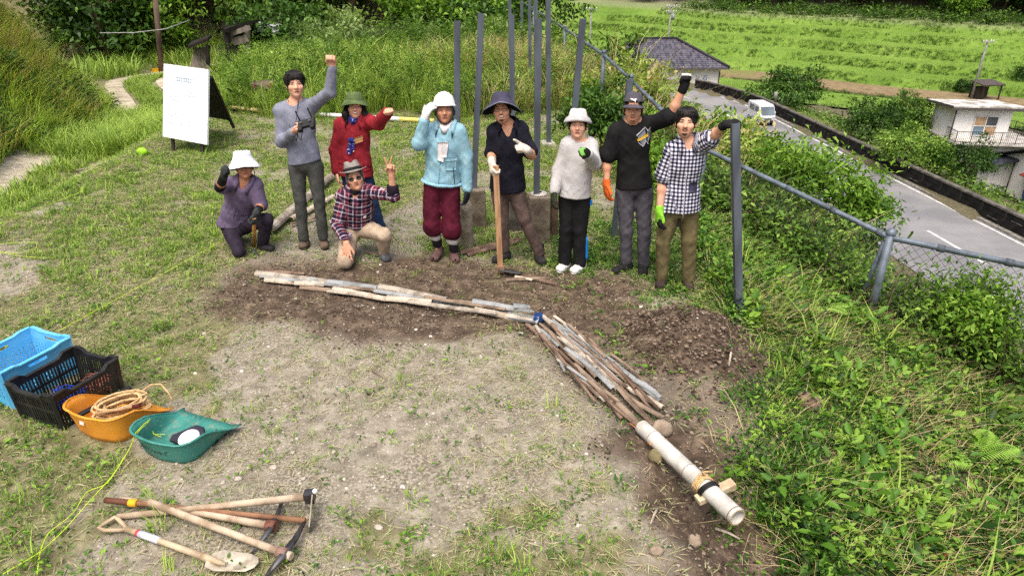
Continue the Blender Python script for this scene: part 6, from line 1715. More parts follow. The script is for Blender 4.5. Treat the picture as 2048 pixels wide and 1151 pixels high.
for i, (p0, p1, r, m_, lab) in enumerate([((153, 343), (192, 338), .022, BAM, 'bleached stick lying in the grass at the upper left'), ((1560, 965), (1480, 1030), .007, BAMP, 'thin dry stalk standing out by the mouth of the pipe'), ((1430, 1060), (1478, 1085), .009, BAMP, 'pale stick on the brown soil below the pipe'),
                                         ((1314, 1020), (1300, 1055), .008, BAMP, 'pale splinter in the weeds near the bottom edge'), ((1457, 735), (1463, 700), .009, BAMP, 'pale stick poking out of the soil heap'), ((745, 745), (775, 765), .006, BAMD, 'thin dark twig on the bare ground')]):
    a = GG(*p0); b = GG(*p1); a[2] += .015; b[2] += .03 if i != 1 else .0
    o = MB().tube([np.zeros(3), (b - a) / 2 + (0, 0, .008), b - a], [r, r * .9, r * .6], 6).build('stick', m_, None, tuple(a)); tag(o, lab, 'stick')

# ferns on the bank
F_FERN = foliage('fern_frond', [(0.0, srgb(120, 166, 60)), (0.5, srgb(150, 194, 78)), (1.0, srgb(186, 220, 110))], .4)
def fern(px, py, n, L, label, seed, az=None):
    q = GG(px, py); q[2] += L * .22; rg = np.random.default_rng(seed)
    r = empty('fern', q, 0, label, 'fern')
    for k in range(n):
        a = (az[k] if az else 2 * math.pi * k / n + rg.uniform(-.3, .3)); l = L * rg.uniform(.8, 1.1)
        t = np.linspace(0, 1, 22); hd_ = np.array([math.cos(a), math.sin(a), 0])
        sp = hd_ * (l * t)[:, None] + np.array([0, 0, 1.0]) * (l * (.75 * t - .55 * t ** 2))[:, None]
        C = []; D = []; LL = []
        sd = np.array([-hd_[1], hd_[0], 0])
        for i in range(3, 22):
            w = l * .34 * math.sin(math.pi * min(1, (1.04 - t[i]) * .95)) ** .8
            for s in (-1, 1):
                C.append(sp[i]); D.append(sd * s + hd_ * .45 + np.array([0, 0, -.12])); LL.append(max(.02, w))
        C = np.array(C); D = np.array(D); LL = np.array(LL)
        V, Q, T, A = leaves(C, D, np.tile([0, 0, 1.0], (len(C), 1)), LL, l * .045, np.clip(rg.normal(.55, .15, len(C)), 0, 1), .1)
        me = np_mesh('frond', V, Q, None, {'tint': A}); o = link('frond', me, F_FERN, r)
        MB().tube(sp, .0035, 4, caps=False).build('stem', F_FERN, o)
    return r
fern(1940, 935, 4, .34, 'large fresh fern on the leafy bank at the lower right', 1, [.15, .8, 2.9, 3.5])
fern(1850, 870, 3, .2, 'small fern left of the large one on the bank', 2)
fern(1640, 625, 5, .26, 'fern beside the fence foot, right of the leaning post', 3)
fern(1690, 640, 5, .24, 'fern next to the fence post base', 4)
fern(1830, 690, 4, .22, 'fern in front of the black pipe', 5)
fern(1420, 525, 4, .25, 'fern behind the legs of the man in the checked shirt', 6)
# ------------------------------------------------------------------ people: one continuous skin each, grown from a distance field
def nrm_(v): v = np.asarray(v, float); return v / (np.linalg.norm(v) + 1e-12)
def cap(a, b, ra, rb=None, k=.02, w=None, q=1.0, op=1): return ('cap', np.asarray(a, float), np.asarray(b, float), ra, ra if rb is None else rb, k, w, q, op)
def ell(c, r, k=.02, R=None, op=1): return ('ell', np.asarray(c, float), np.asarray(r, float), k, np.eye(3) if R is None else R, op)
def pl(c, n): return ('pl', np.asarray(c, float), nrm_(n))                       # keeps the side the normal points away from
def pd(p, X):
    if p[0] == 'cap':
        _, a, b, ra, rb, k, w, q, op = p
        V = X - a
        if w is not None: V = V + np.multiply.outer(V @ w, w) * (1 / q - 1)
        ab = b - a
        t = np.clip((V @ ab) / max(ab @ ab, 1e-9), 0, 1)
        return np.linalg.norm(V - np.multiply.outer(t, ab), axis=-1) - (ra + (rb - ra) * t)
    if p[0] == 'ell':
        _, c, r, k, R, op = p
        V = (X - c) @ R
        k0 = np.linalg.norm(V / r, axis=-1); k1 = np.linalg.norm(V / (r * r), axis=-1) + 1e-9
        return k0 * (k0 - 1) / k1
    return (X - p[1]) @ p[2]
def pk(p): return (p[5], p[8]) if p[0] == 'cap' else ((p[3], p[5]) if p[0] == 'ell' else (0, -2))
def bbox(p):
    if p[0] == 'cap':
        r = max(p[3], p[4]); return np.minimum(p[1], p[2]) - r, np.maximum(p[1], p[2]) + r
    if p[0] == 'ell':
        e = np.sqrt(((p[4] * p[2]) ** 2).sum(1)); return p[1] - e, p[1] + e
    return None
def comb(D, d, k, op):
    if op == 1:
        h = np.clip(.5 + .5 * (D - d) / k, 0, 1); return D * (1 - h) + d * h - k * h * (1 - h)
    if op == -1:
        h = np.clip(.5 - .5 * (D + d) / k, 0, 1); return D * (1 - h) - d * h + k * h * (1 - h)
    return np.maximum(D, d)
def sdf(prims, X):
    D = np.full(X.shape[:-1], 1.0)
    for p in prims:
        k, op = pk(p); D = comb(D, pd(p, X), max(k, 1e-4), op)
    return D
def surf(prims, h, fold=0.0, seed=0, ffreq=1.0):
    """surface nets over the field"""
    bb = [bbox(p) for p in prims if p[0] != 'pl' and pk(p)[1] == 1]
    lo = np.min([b[0] for b in bb], 0) - 3 * h; hi = np.max([b[1] for b in bb], 0) + 3 * h
    ax = [np.arange(lo[i], hi[i] + h, h) for i in range(3)]
    D = np.full([len(a) for a in ax], 1.0, np.float32)
    for p in prims:
        k, op = pk(p)
        if p[0] == 'pl': sl = (slice(None),) * 3
        else:
            b0, b1 = bbox(p); m = k + 3 * h
            sl = tuple(slice(max(0, int((b0[i] - m - lo[i]) / h)), min(len(ax[i]), int((b1[i] + m - lo[i]) / h) + 2)) for i in range(3))
        X = np.stack(np.meshgrid(*[ax[i][sl[i]] for i in range(3)], indexing='ij'), -1)
        if X.size: D[sl] = comb(D[sl], pd(p, X), max(k, 1e-4), op)
    if fold:
        near = np.abs(D) < 5 * h
        I = np.nonzero(near); X = np.stack([ax[i][I[i]] for i in range(3)], -1); f = ffreq
        q1, q2 = X @ np.array([.75, .35, .55]) * f, X @ np.array([-.45, .55, .70]) * f
        q3 = X @ np.array([.7, -.3, -.65]) * f
        r1 = 1 - np.abs(2 * fbm(q1 * 16 + seed, q2 * 5.5, 3 + seed, 2) - 1) * 2.2
        r2 = 1 - np.abs(2 * fbm(q3 * 15, q2 * 6 + seed, 40 + seed, 2) - 1) * 2.2
        n = -(r1 + .8 * r2 - 1.05) * 1.25 + .8 * (fbm(X[:, 0] * 9 * f, X[:, 2] * 7 * f + X[:, 1] * 6, seed, 2) - .5)
        D[I] = D[I] + (fold * n).astype(np.float32)
    S = D < 0
    c = np.zeros([s - 1 for s in D.shape], np.int8)
    for i in (0, 1):
        for j in (0, 1):
            for k in (0, 1): c += S[i:D.shape[0] - 1 + i, j:D.shape[1] - 1 + j, k:D.shape[2] - 1 + k]
    act = (c > 0) & (c < 8)
    idx = np.full(act.shape, -1, np.int64); idx[act] = np.arange(act.sum())
    I, J, K = np.nonzero(act); acc = np.zeros((len(I), 3)); cnt = np.zeros(len(I))
    cor = [(0, 0, 0), (1, 0, 0), (0, 1, 0), (1, 1, 0), (0, 0, 1), (1, 0, 1), (0, 1, 1), (1, 1, 1)]
    for a in range(8):
        for b in range(a + 1, 8):
            ca, cb = cor[a], cor[b]
            if sum(abs(x - y) for x, y in zip(ca, cb)) != 1: continue
            da = D[I + ca[0], J + ca[1], K + ca[2]]; db = D[I + cb[0], J + cb[1], K + cb[2]]
            m = (da < 0) != (db < 0); t = np.where(m, da / np.where(m, da - db, 1), 0)
            for q in range(3): acc[:, q] += np.where(m, ca[q] + (cb[q] - ca[q]) * t, 0)
            cnt += m
    V = acc / cnt[:, None] * h + np.stack([ax[0][I], ax[1][J], ax[2][K]], 1)
    Q = []
    for axis in range(3):
        u, v = [(1, 2), (2, 0), (0, 1)][axis]
        s0 = [slice(None)] * 3; s1 = [slice(None)] * 3
        s0[axis] = slice(0, -1); s1[axis] = slice(1, None)
        A, B = S[tuple(s0)], S[tuple(s1)]
        E = np.argwhere(A != B)
        E = E[(E[:, u] > 0) & (E[:, v] > 0) & (E[:, u] < D.shape[u] - 1) & (E[:, v] < D.shape[v] - 1)]
        def cell(du, dv):
            e = E.copy(); e[:, u] += du; e[:, v] += dv; return idx[e[:, 0], e[:, 1], e[:, 2]]
        q = np.stack([cell(-1, -1), cell(0, -1), cell(0, 0), cell(-1, 0)], 1)
        inside = A[E[:, 0], E[:, 1], E[:, 2]]
        q[~inside] = q[~inside][:, ::-1]
        Q.append(q)
    Q = np.concatenate(Q); Q = Q[(Q >= 0).all(1)]
    return V, Q
def sobj(name, prims, h, m, parent, o, fold=0.0, seed=0, ffreq=1.0, pat=None):
    V, Q = surf(prims, h, fold, seed, ffreq)
    at = {'pat': pat(V)} if pat else None
    me = np_mesh(name, V - o, Q, None, at, smooth=True)
    return link(name, me, m, parent)

def cloth(name, c, c2=None, scale=14, rough=.85, bump=.25, bscale=300):
    if name in _M: return _M[name]
    c2 = c2 or tuple(q * .78 for q in c)
    t = NT(name); v = t.coord()
    n = t.noise(v, scale, 6); col = t.mix(t.sm(n, .3, .7), c2, c)
    w = t.node('ShaderNodeMapping', {'Vector': v, 'Rotation': (.5, .6, .3), 'Scale': (1, 1, .42)}).outputs[0]
    k = t.node('ShaderNodeTexNoise', {'Vector': w, 'Scale': 17.0, 'Detail': 4.0, 'Roughness': .5, 'Distortion': 1.6}, noise_type='RIDGED_MULTIFRACTAL').outputs['Fac'] if bump else n
    b1 = t.node('ShaderNodeBump', {'Height': k, 'Strength': .42 if bump else .0, 'Distance': .014})
    b2 = t.node('ShaderNodeBump', {'Height': t.noise(v, bscale, 3), 'Strength': bump * .3, 'Distance': .003, 'Normal': b1.outputs[0]})
    t.set(t.b.inputs['Normal'], b2.outputs[0])
    _M[name] = t.base(col, rough, 0, .15); return _M[name]
def skin(name, c):
    if name in _M: return _M[name]
    t = NT(name); v = t.coord(); n = t.noise(v, 14, 5); n2 = t.noise(v, 90, 3)
    col = t.mix(t.sm(n, .35, .7), c, (c[0] * .86, c[1] * .74, c[2] * .7))
    col = t.mix(t.math('MULTIPLY', n2, .18), col, (c[0] * 1.1, c[1] * .8, c[2] * .75))
    t.set(t.b.inputs['Subsurface Weight'], .08); t.set(t.b.inputs['Subsurface Radius'], (.012, .005, .003))
    t.bump(n2, .1, .003)
    _M[name] = t.base(col, .55, 0, .35); return _M[name]
SK_FAIR = skin('skin_fair', srgb(226, 180, 152)); SK_MID = skin('skin_mid', srgb(214, 164, 134)); SK_TAN = skin('skin_tanned', srgb(198, 144, 114))
HAIRB = M('black_hair', (.006, .005, .005), (.013, .011, .010), scale=60, rough=.5, spec=.25, bump=.3, bscale=220, stretch=(1, 1, .15))
HAIRG = M('grey_hair', srgb(110, 106, 102), srgb(70, 66, 64), scale=50, rough=.6)
EYEM = M('eye_dark', (.012, .009, .007), (.03, .02, .015), rough=.2, spec=.5); EYEW = M('eye_white', srgb(200, 186, 176), srgb(186, 168, 158), rough=.3)
LIP = M('lips', srgb(150, 84, 74), srgb(130, 70, 62), rough=.5); TEETH = M('teeth', srgb(232, 226, 212), srgb(214, 206, 190), rough=.3)
LENS = M('dark_lens', (.006, .006, .007), (.01, .01, .01), rough=.08, spec=.7); FRAME = M('spectacle_frame', (.02, .015, .012), (.03, .022, .018), rough=.35)

def hand_prims(w, d, n, side, pose, s=1.0, e=0.0):
    """w wrist, d along the hand, n out of the palm, side = +1 thumb along lat"""
    d = nrm_(d); n = nrm_(n - d * np.dot(n, d)); lat = np.cross(d, n) * side
    R = np.stack([lat, d, n], 1); r = .0088 * s + e
    out = [ell(w + d * .048 * s, np.array([.040 * s + e, .052 * s + e, .017 * s + e]), .012, R), cap(w - d * .02, w + d * .03 * s, .025 * s + e, .026 * s + e, .015, n, .8)]
    L = [.92, 1.0, .95, .78]
    for i in range(4):
        off = lat * (.030 - .020 * i) * s
        b = w + d * (.088 - (.006 if i == 3 else 0)) * s + off
        l = .075 * L[i] * s
        ps = pose
        if pose == 'V': ps = 'straight' if i in (0, 1) else 'fist'
        if pose == 'point': ps = 'straight' if i == 0 else 'fist'
        if ps == 'fist':
            p1 = b + d * .012 * s + n * .030 * s * L[i]; p2 = p1 - d * .026 * s + n * .012 * s; p3 = p2 - d * .02 * s - n * .018 * s
        elif ps == 'grip':
            p1 = b + d * .018 * s + n * .026 * s; p2 = p1 - d * .010 * s + n * .026 * s; p3 = p2 - d * .026 * s + n * .004 * s
        elif ps == 'straight':
            sp = lat * (.010 if i == 0 else -.010) * s if pose == 'V' else 0
            p1 = b + d * l * .45 + sp; p2 = b + d * l * .78 + np.asarray(sp) * 1.7; p3 = b + d * l + np.asarray(sp) * 2.2
        elif ps == 'flat':
            sp = lat * (.008 - .006 * i) * s
            p1 = b + d * l * .42 + sp + n * .003; p2 = b + d * l * .75 + sp * 1.6 + n * .010; p3 = b + d * l * .98 + sp * 2 + n * .018
        else:                                              # relaxed
            p1 = b + d * l * .40 + n * .012 * s; p2 = p1 + d * l * .26 + n * .020 * s; p3 = p2 + d * l * .12 + n * .022 * s
        out += [cap(b - d * .01 * s, p1, r * 1.08, r, .006), cap(p1, p2, r, r * .95, .004), cap(p2, p3, r * .95, r * .85, .004)]
    t0 = w + d * .022 * s + lat * .026 * s
    if pose in ('fist', 'V', 'grip', 'point'):
        t1 = w + d * .055 * s + lat * .040 * s + n * .020 * s; t2 = w + d * .082 * s + lat * .020 * s + n * .036 * s; t3 = w + d * .078 * s + lat * .0 * s + n * .043 * s
    else:
        t1 = w + d * .05 * s + lat * .048 * s + n * .006 * s; t2 = w + d * .075 * s + lat * .060 * s + n * .012 * s; t3 = w + d * .095 * s + lat * .064 * s + n * .014 * s
    out += [cap(t0, t1, .014 * s + e, .0115 * s + e, .012), cap(t1, t2, .011 * s + e, .010 * s + e, .005), cap(t2, t3, .010 * s + e, .0088 * s + e, .004)]
    return out

class Person:
    def __init__(s, label, Y, skinm, face, shoulders, pelvis, hips, knees, ankles, toes, arms, neck=None, yaw=0, roll=0, pitch=0, hs=1.0, bw=.165, bd=.115, group='people posing on the terrace', legs_r=1.0, arm_r=1.0, faceY=-.10, cheek=1.0):
        bw *= .88; bd *= .88; hs *= .965; s.Y = Y; J = lambda q: P(q[0], q[1], Y + (q[2] if len(q) > 2 else 0))
        s.J = J; s.bw, s.bd = bw, bd
        s.sh = [J(q) for q in shoulders]; s.pel = J(pelvis); s.hip = [J(q) for q in hips]; s.kn = [J(q) for q in knees]; s.an = [J(q) for q in ankles]
        s.toe = [J(q) for q in toes]
        s.el = [J(a['elbow']) for a in arms]; s.wr = [J(a['wrist']) for a in arms]; s.arms = arms
        root_xy = (s.an[0] + s.an[1]) / 2
        s.o = np.array([root_xy[0], root_xy[1], gz(root_xy[0], root_xy[1])])
        fc = J((face[0], face[1], faceY))
        toc = nrm_(CAM - fc); toc = nrm_(toc * np.array([1, 1, .75]))
        yw = math.radians(yaw); f = np.array([toc[0] * math.cos(yw) - toc[1] * math.sin(yw), toc[0] * math.sin(yw) + toc[1] * math.cos(yw), toc[2] + math.tan(math.radians(pitch))]); f = nrm_(f)
        u = nrm_(np.array([0, 0, 1.0]) - f * f[2]); x = np.cross(f, u)
        rr = math.radians(roll); u, x = u * math.cos(rr) + x * math.sin(rr), x * math.cos(rr) - u * math.sin(rr)
        s.f, s.u, s.x, s.hs = f, u, x, hs
        s.hR = np.stack([x, f, u], 1)
        s.hc = fc - f * .085 * hs + u * .012 * hs
        s.chest = (s.sh[0] + s.sh[1]) / 2
        s.tup = nrm_(s.chest - s.pel); tr = s.sh[1] - s.sh[0]; tr = nrm_(tr - s.tup * np.dot(tr, s.tup)); s.tr = tr
        s.tf = nrm_(np.cross(s.tup, tr)); 
        if s.tf[1] > 0: s.tf = -s.tf
        s.tR = np.stack([s.tr, s.tf, s.tup], 1)
        s.nb = s.chest + s.tup * .045
        s.Lr, s.Ar = legs_r, arm_r
        s.skinm = skinm; s.cheek = cheek
        s.body = s.body_prims()
        V, Q = surf(s.body, .0082)
        me = np_mesh('person', V - s.o, Q, None, None, True)
        s.root = tag(link('person', me, skinm, None, tuple(s.o)), label, 'person', group)
    def hp(s, x, f, u): return s.hc + (s.x * x + s.f * f + s.u * u) * s.hs
    def head_prims(s):
        h = s.hs; R = s.hR; p = s.hp; c = s.cheek
        return [ell(p(0, -.012, .032), np.array([.074, .093, .083]) * h, .02, R), ell(p(0, .022, -.035), np.array([.062 * c, .062, .070]) * h, .03, R),
                cap(p(0, .045, -.062), p(0, .052, -.078), .032 * h, .024 * h, .03), cap(p(-.034, .070, .028), p(.034, .070, .028), .0125 * h, None, .02),
                ell(p(-.040, .058, -.018), np.array([.026, .024, .022]) * h, .02, R), ell(p(.040, .058, -.018), np.array([.026, .024, .022]) * h, .02, R),
                ell(p(-.031, .098, .010), np.array([.017, .016, .011]) * h, .012, R, -1), ell(p(.031, .098, .010), np.array([.017, .016, .011]) * h, .012, R, -1),
                cap(p(0, .080, .016), p(0, .103, -.020), .0085 * h, .0125 * h, .012), ell(p(-.013, .092, -.024), np.array([.009, .009, .007]) * h, .008, R), ell(p(.013, .092, -.024), np.array([.009, .009, .007]) * h, .008, R),
                ell(p(0, .080, -.050), np.array([.022, .012, .010]) * h, .010, R), ell(p(0, .072, -.086), np.array([.018, .014, .014]) * h, .015, R),
                ell(p(-.077, -.008, .0), np.array([.009, .020, .031]) * h, .008, R), ell(p(.077, -.008, .0), np.array([.009, .020, .031]) * h, .008, R)]
    def body_prims(s):
        out = s.head_prims()
        out += [cap(s.nb - s.tup * .03, s.hp(0, -.02, -.055), .054, .050, .03)]
        out += [ell(s.chest - s.tup * .12, (s.bw * .92, s.bd * .92, .20), .05, s.tR), ell(s.pel + s.tup * .12, (s.bw * .82, s.bd * .85, .17), .05, s.tR), ell(s.pel, (s.bw * .82, s.bd * .84, .10), .03, s.tR),
                cap(s.sh[0], s.sh[1], .045, None, .05), cap(s.nb, s.sh[0], .045, .04, .04), cap(s.nb, s.sh[1], .045, .04, .04)]
        for i in (0, 1):
            a = s.Ar
            out += [cap(s.sh[i], s.el[i], .044 * a, .036 * a, .03), cap(s.el[i], s.el[i] + (s.wr[i] - s.el[i]) * .35, .037 * a, .038 * a, .02), cap(s.el[i] + (s.wr[i] - s.el[i]) * .35, s.wr[i], .038 * a, .025 * a, .02)]
            l = s.Lr
            out += [cap(s.hip[i], s.kn[i], .060 * l, .038 * l, .02), cap(s.kn[i], s.kn[i] + (s.an[i] - s.kn[i]) * .35, .036 * l, .036 * l, .015), cap(s.kn[i] + (s.an[i] - s.kn[i]) * .35, s.an[i], .036 * l, .028 * l, .015)]
            d2 = nrm_((s.toe[i] - s.an[i]) * np.array([1, 1, 0])); L2 = np.linalg.norm((s.toe[i] - s.an[i])[:2])
            hl = s.an[i] - np.array([0, 0, .045]); out += [cap(s.an[i], hl, .026, .024, .02), cap(hl, hl + d2 * max(.015, L2 - .095), .021, .016, .02)]
            A = s.arms[i]; d = np.asarray(A.get('hdir', s.wr[i] - s.el[i]), float)
            out += hand_prims(s.wr[i], d, np.asarray(A.get('palm', (0, -1, 0)), float), A.get('side', 1 if i == 0 else -1), A.get('pose', 'relaxed'), A.get('s', 1.0))
        return out
    def face_f(s, x, u):
        f = np.linspace(.14, 0, 90); X = np.stack([s.hp(x, q, u) for q in f]); d = sdf(s.body[:15], X); k = np.argmax(d < 0)
        return f[k] if d[k] < 0 else 0.0
    def features(s, brow=HAIRB, mouth='closed', eyes=True, lipm=LIP, squint=1.0, browh=.0, teeth=False):
        h = s.hs
        for sg in (-1, 1):
            if eyes:
                ff = s.face_f(sg * .031, .008)
                e = MB().ball(s.hp(sg * .031, ff - .001, .008) - s.o, np.array([.0135, .0045, .0048 * squint]) * h, 10, 6, R=s.hR).build('eye', EYEW, s.root)
                MB().ball(s.hp(sg * .031, ff + .0015, .008) - s.o, np.array([.0062, .0036, .0046 * squint]) * h, 8, 5, R=s.hR).build('pupil', EYEM, e)
                pts = [s.hp(sg * q, s.face_f(sg * q, .0125) + .001, .0125 + .002 * math.sin((q - .016) * 105)) - s.o for q in (.016, .024, .032, .040, .046)]
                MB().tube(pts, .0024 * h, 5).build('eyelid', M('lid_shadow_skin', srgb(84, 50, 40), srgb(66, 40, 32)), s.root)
            pts = [s.hp(sg * q, s.face_f(sg * q, .031 + browh) + .001, .029 + browh + .004 * math.sin((q - .012) * 70)) - s.o for q in (.013, .022, .032, .042, .05)]
            MB().tube(pts, np.array([.003, .0042, .0045, .0036, .002]) * h, 6, flat=.6).build('eyebrow', brow, s.root)
        w = .024 if mouth == 'smile' else .020
        pts = [s.hp(q * w, s.face_f(q * w, -.051) + .0005, -.051 + (.007 * q * q if mouth == 'smile' else -.001 * q * q)) - s.o for q in (-1, -.5, 0, .5, 1)]
        lo = MB().tube(pts, np.array([.0022, .0048, .0056, .0048, .0022]) * h, 6).build('mouth', lipm, s.root)
        if teeth:
            pts = [s.hp(q * w * .8, s.face_f(q * w * .8, -.049) + .004, -.0495 + .006 * q * q) - s.o for q in (-1, -.5, 0, .5, 1)]
            MB().tube(pts, np.array([.002, .0045, .005, .0045, .002]) * h, 6).build('teeth', TEETH, lo)
        for q in (-.008, .008):
            MB().ball(s.hp(q, s.face_f(q, -.0305) + .0005, -.031) - s.o, (.0035, .002, .0022), 7, 5, R=s.hR).build('nostril', M('nostril_dark', srgb(84, 46, 36), srgb(70, 38, 30)), s.root)
    def hair(s, m=HAIRB, thick=.014, front=.052, side_u=-.03, back_u=-.075, seed=0, fringe=.0, h=.007):
        p = s.hp; H_ = s.hs; R = s.hR
        pr = [ell(p(0, -.014, .036), np.array([.074 + thick, .093 + thick, .083 + thick * 1.2]) * H_, .01, R),
              ell(p(0, -.045, -.02), np.array([.070 + thick * .8, .062 + thick * .6, .065]) * H_, .03, R),
              ell(p(0, .115, -.055 + fringe), np.array([.068, .092, .122]) * H_, .008, R, -1),
              pl(p(0, -.05, back_u), -s.u + s.f * .35)]
        for sg in (-1, 1): pr.insert(2, cap(p(sg * .070, .012, .03), p(sg * .073, .012, side_u), .014 * H_, .009 * H_, .015))
        rg = random.Random(seed)
        if thick < .012: pr[0] = ell(p(0, -.016, .030), np.array([.074 + thick, .092 + thick, .078]) * H_, .01, R)
        if thick > .012:                                       # uneven locks falling over the forehead
            gap = rg.choice((-.012, .016))
            for k in range(9):
                x = (k - 4) * .0155 + rg.uniform(-.004, .004); lo = front + rg.uniform(-.030, .004) + (.034 if abs(x - gap) < .012 else 0)
                pr.append(cap(p(x, .058, .100), p(x * 1.15 + rg.uniform(-.012, .012), .089 - abs(x) * .38, lo), .015 * H_, .0025 * H_, .006))
        for k in range(26 if thick > .012 else 0):                                    # uneven top
            a = rg.uniform(0, 6.28); e = rg.uniform(.25, 1.5); q = np.array([math.cos(a) * math.cos(e), math.sin(a) * math.cos(e) - .1, math.sin(e)])
            b = np.array([.074 + thick, .093 + thick, .083 + thick]) * q * .97 + np.array([0, -.014, .036])
            pr.insert(2, cap(p(*b), p(*(b + np.array([rg.uniform(-.02, .02), .012, -.012]) )), .010 * H_, .006 * H_, .008))
        o = sobj('hair', pr, h, m, s.root, s.o)
        if thick > .012:
            mb = MB(); top_ = np.array([.004, -.03, .128 + thick * .6])
            for k in range(210):
                a = rg.uniform(0, 6.283); fr_ = max(0.0, math.sin(a))
                end_u = (front + rg.uniform(-.012, .02)) if fr_ > .55 else (side_u + rg.uniform(-.01, .03) if fr_ > -.3 else back_u + .01)
                rx_, ry_ = .074 + thick + rg.uniform(-.002, .012), .093 + thick + rg.uniform(-.002, .010)
                pts = []
                for t_ in np.linspace(rg.uniform(.15, .5), 1, 6):
                    u_ = .036 + (.083 + thick * 1.2 + .002) * math.cos(t_ * math.pi / 2); rr_ = math.sin(t_ * math.pi / 2)
                    if t_ > .8: u_ = u_ + (end_u - .036) * ((t_ - .8) / .2) ** 1.2
                    pts.append(p(math.cos(a + .25 * t_) * rx_ * rr_, -.014 + math.sin(a + .25 * t_) * ry_ * rr_ * (1.0 if fr_ < .5 else .97), u_) - s.o)
                mb.tube(pts, np.array([.0035, .0042, .0042, .004, .003, .001]) * H_, 4, caps=False)
            mb.build('hair_strands', m, s.root)['kind'] = 'stuff'
        return o
    def hat_mb(s): return MB()
    def lathe(s, prof, n=40, fn=None, tilt=0.0, off=(0, -.006, .020), sx=1.0, sy=1.12, closed=False, roll=0.0):
        R = s.hR @ np.array(Euler((tilt + .13, roll, 0)).to_matrix())
        return MB().lathe([(r * s.hs, z * s.hs) for r, z in prof], n, s.hp(*off) - s.o, R, sx, sy, fn, True, closed)
    # ---- clothes
    def torso_prims(s, e, drop=.0, flare=0.0, sleeves=(1.0, 1.0), sr=1.0, ext=.0):
        """garment over the trunk and the sleeves; sleeves give the covered fraction of the arm (0..2)"""
        out = [ell(s.chest - s.tup * .12, (s.bw + e, s.bd + e, .21 + e), .05, s.tR), ell(s.pel + s.tup * .13, (s.bw * .92 + e + flare * .5, s.bd * .95 + e + flare * .5, .19), .06, s.tR),
               ell(s.pel - s.tup * drop, (s.bw * .98 + e + flare, s.bd + e + flare, .15 + drop), .05, s.tR), cap(s.sh[0] + s.tup * .004, s.sh[1] + s.tup * .004, .050 + e * .7, None, .05),
               cap(s.nb - s.tup * .01, s.sh[0], .050 + e * .5, .046 + e * .6, .04), cap(s.nb - s.tup * .01, s.sh[1], .050 + e * .5, .046 + e * .6, .04)]
        for i in (0, 1):
            fr = sleeves[i]; a = s.Ar * sr
            if fr <= 1: out.append(cap(s.sh[i], s.sh[i] + (s.el[i] - s.sh[i]) * fr, .052 * a + e * .8, .052 * a + e * 1.0 + .004, .035))
            else:
                out.append(cap(s.sh[i], s.el[i], .050 * a + e * .8, .043 * a + e * .8, .035))
                out.append(cap(s.el[i], s.el[i] + (s.wr[i] - s.el[i]) * (fr - 1), .043 * a + e * .8, .033 * a + e * .7, .025))
        return out
    def neck_hole(s, r=.058, dz=.02, vee=0.0):
        b = s.nb + s.tf * .015
        out = [cap(b + s.tup * (dz), b + s.tup * .2 + s.f * .02, r, r * 1.15, .012, op=-1)]
        if vee: out.append(cap(b + s.tup * .04 + s.tf * .035, b - s.tup * vee + s.tf * (.075 + vee * .45), .046, .012, .008, op=-1))
        return out
    def sleeve_cuts(s, sleeves, e=.0):
        out = []
        return out
    def top(s, name, m, e=.016, hem=None, sleeves=(2.0, 2.0), fold=.0028, seed=1, neck=.058, vee=0.0, flare=.01, sr=1.0, h=.0095, pat=False, drop=.03, hem_n=None, ffreq=1.0, neckdz=.02):
        pr = s.torso_prims(e, drop, flare, sleeves, sr) + s.neck_hole(neck, neckdz, vee)
        # flat hems: the trunk is cut at the hem, away from raised or hanging arms
        s.top_prims = pr
        hemp = s.J(hem)
        V, Q = surf(pr, h, fold, seed, ffreq)
        n = nrm_(hem_n if hem_n is not None else s.tup)
        dist = (V - hemp) @ n
        arm = np.full(len(V), 9.0)
        for i in (0, 1):
            for a, b in ((s.sh[i], s.el[i]), (s.el[i], s.wr[i])): arm = np.minimum(arm, pd(cap(a, b, .055, None), V))
        # vertices under the hem are gathered onto it as a rounded underside
        low = (dist < 0) & ((arm > .0) | (np.abs((V - s.pel) @ s.tr) < s.bw * .8))
        V = V.copy(); V[low] -= np.outer(dist[low], n) * 1.0
        ctr = s.pel; k = np.clip(-dist[low] / .05, 0, 1)[:, None]; V[low] = V[low] - (V[low] - (ctr + n * np.dot(hemp - ctr, n))) * k * .35 + n * .004 * k
        at = {'pat': s.patt(V)} if pat else None
        me = np_mesh(name, V - s.o, Q, None, at, True); return link(name, me, m, s.root)
    def patt(s, V):
        c = s.pel; q = (V - c)
        out = np.stack([q @ s.tr, q @ s.tup, 0 * q[:, 0]], 1); best = pd(ell(s.chest - s.tup * .15, (s.bw, s.bd, .3), .01, s.tR), V)
        for i in (0, 1):
            for a, b, o in ((s.sh[i], s.el[i], 0), (s.el[i], s.wr[i], np.linalg.norm(s.el[i] - s.sh[i]))):
                d = pd(cap(a + (b - a) * .12, b, .05), V); ax = nrm_(b - a); e1 = nrm_(np.cross(ax, s.tf + np.array([.01, 0, .02])))
                m = d < best; best = np.where(m, d, best)
                out[m] = np.stack([(V[m] - a) @ e1, (V[m] - a) @ ax + o, 0 * d[m]], 1)
        return out
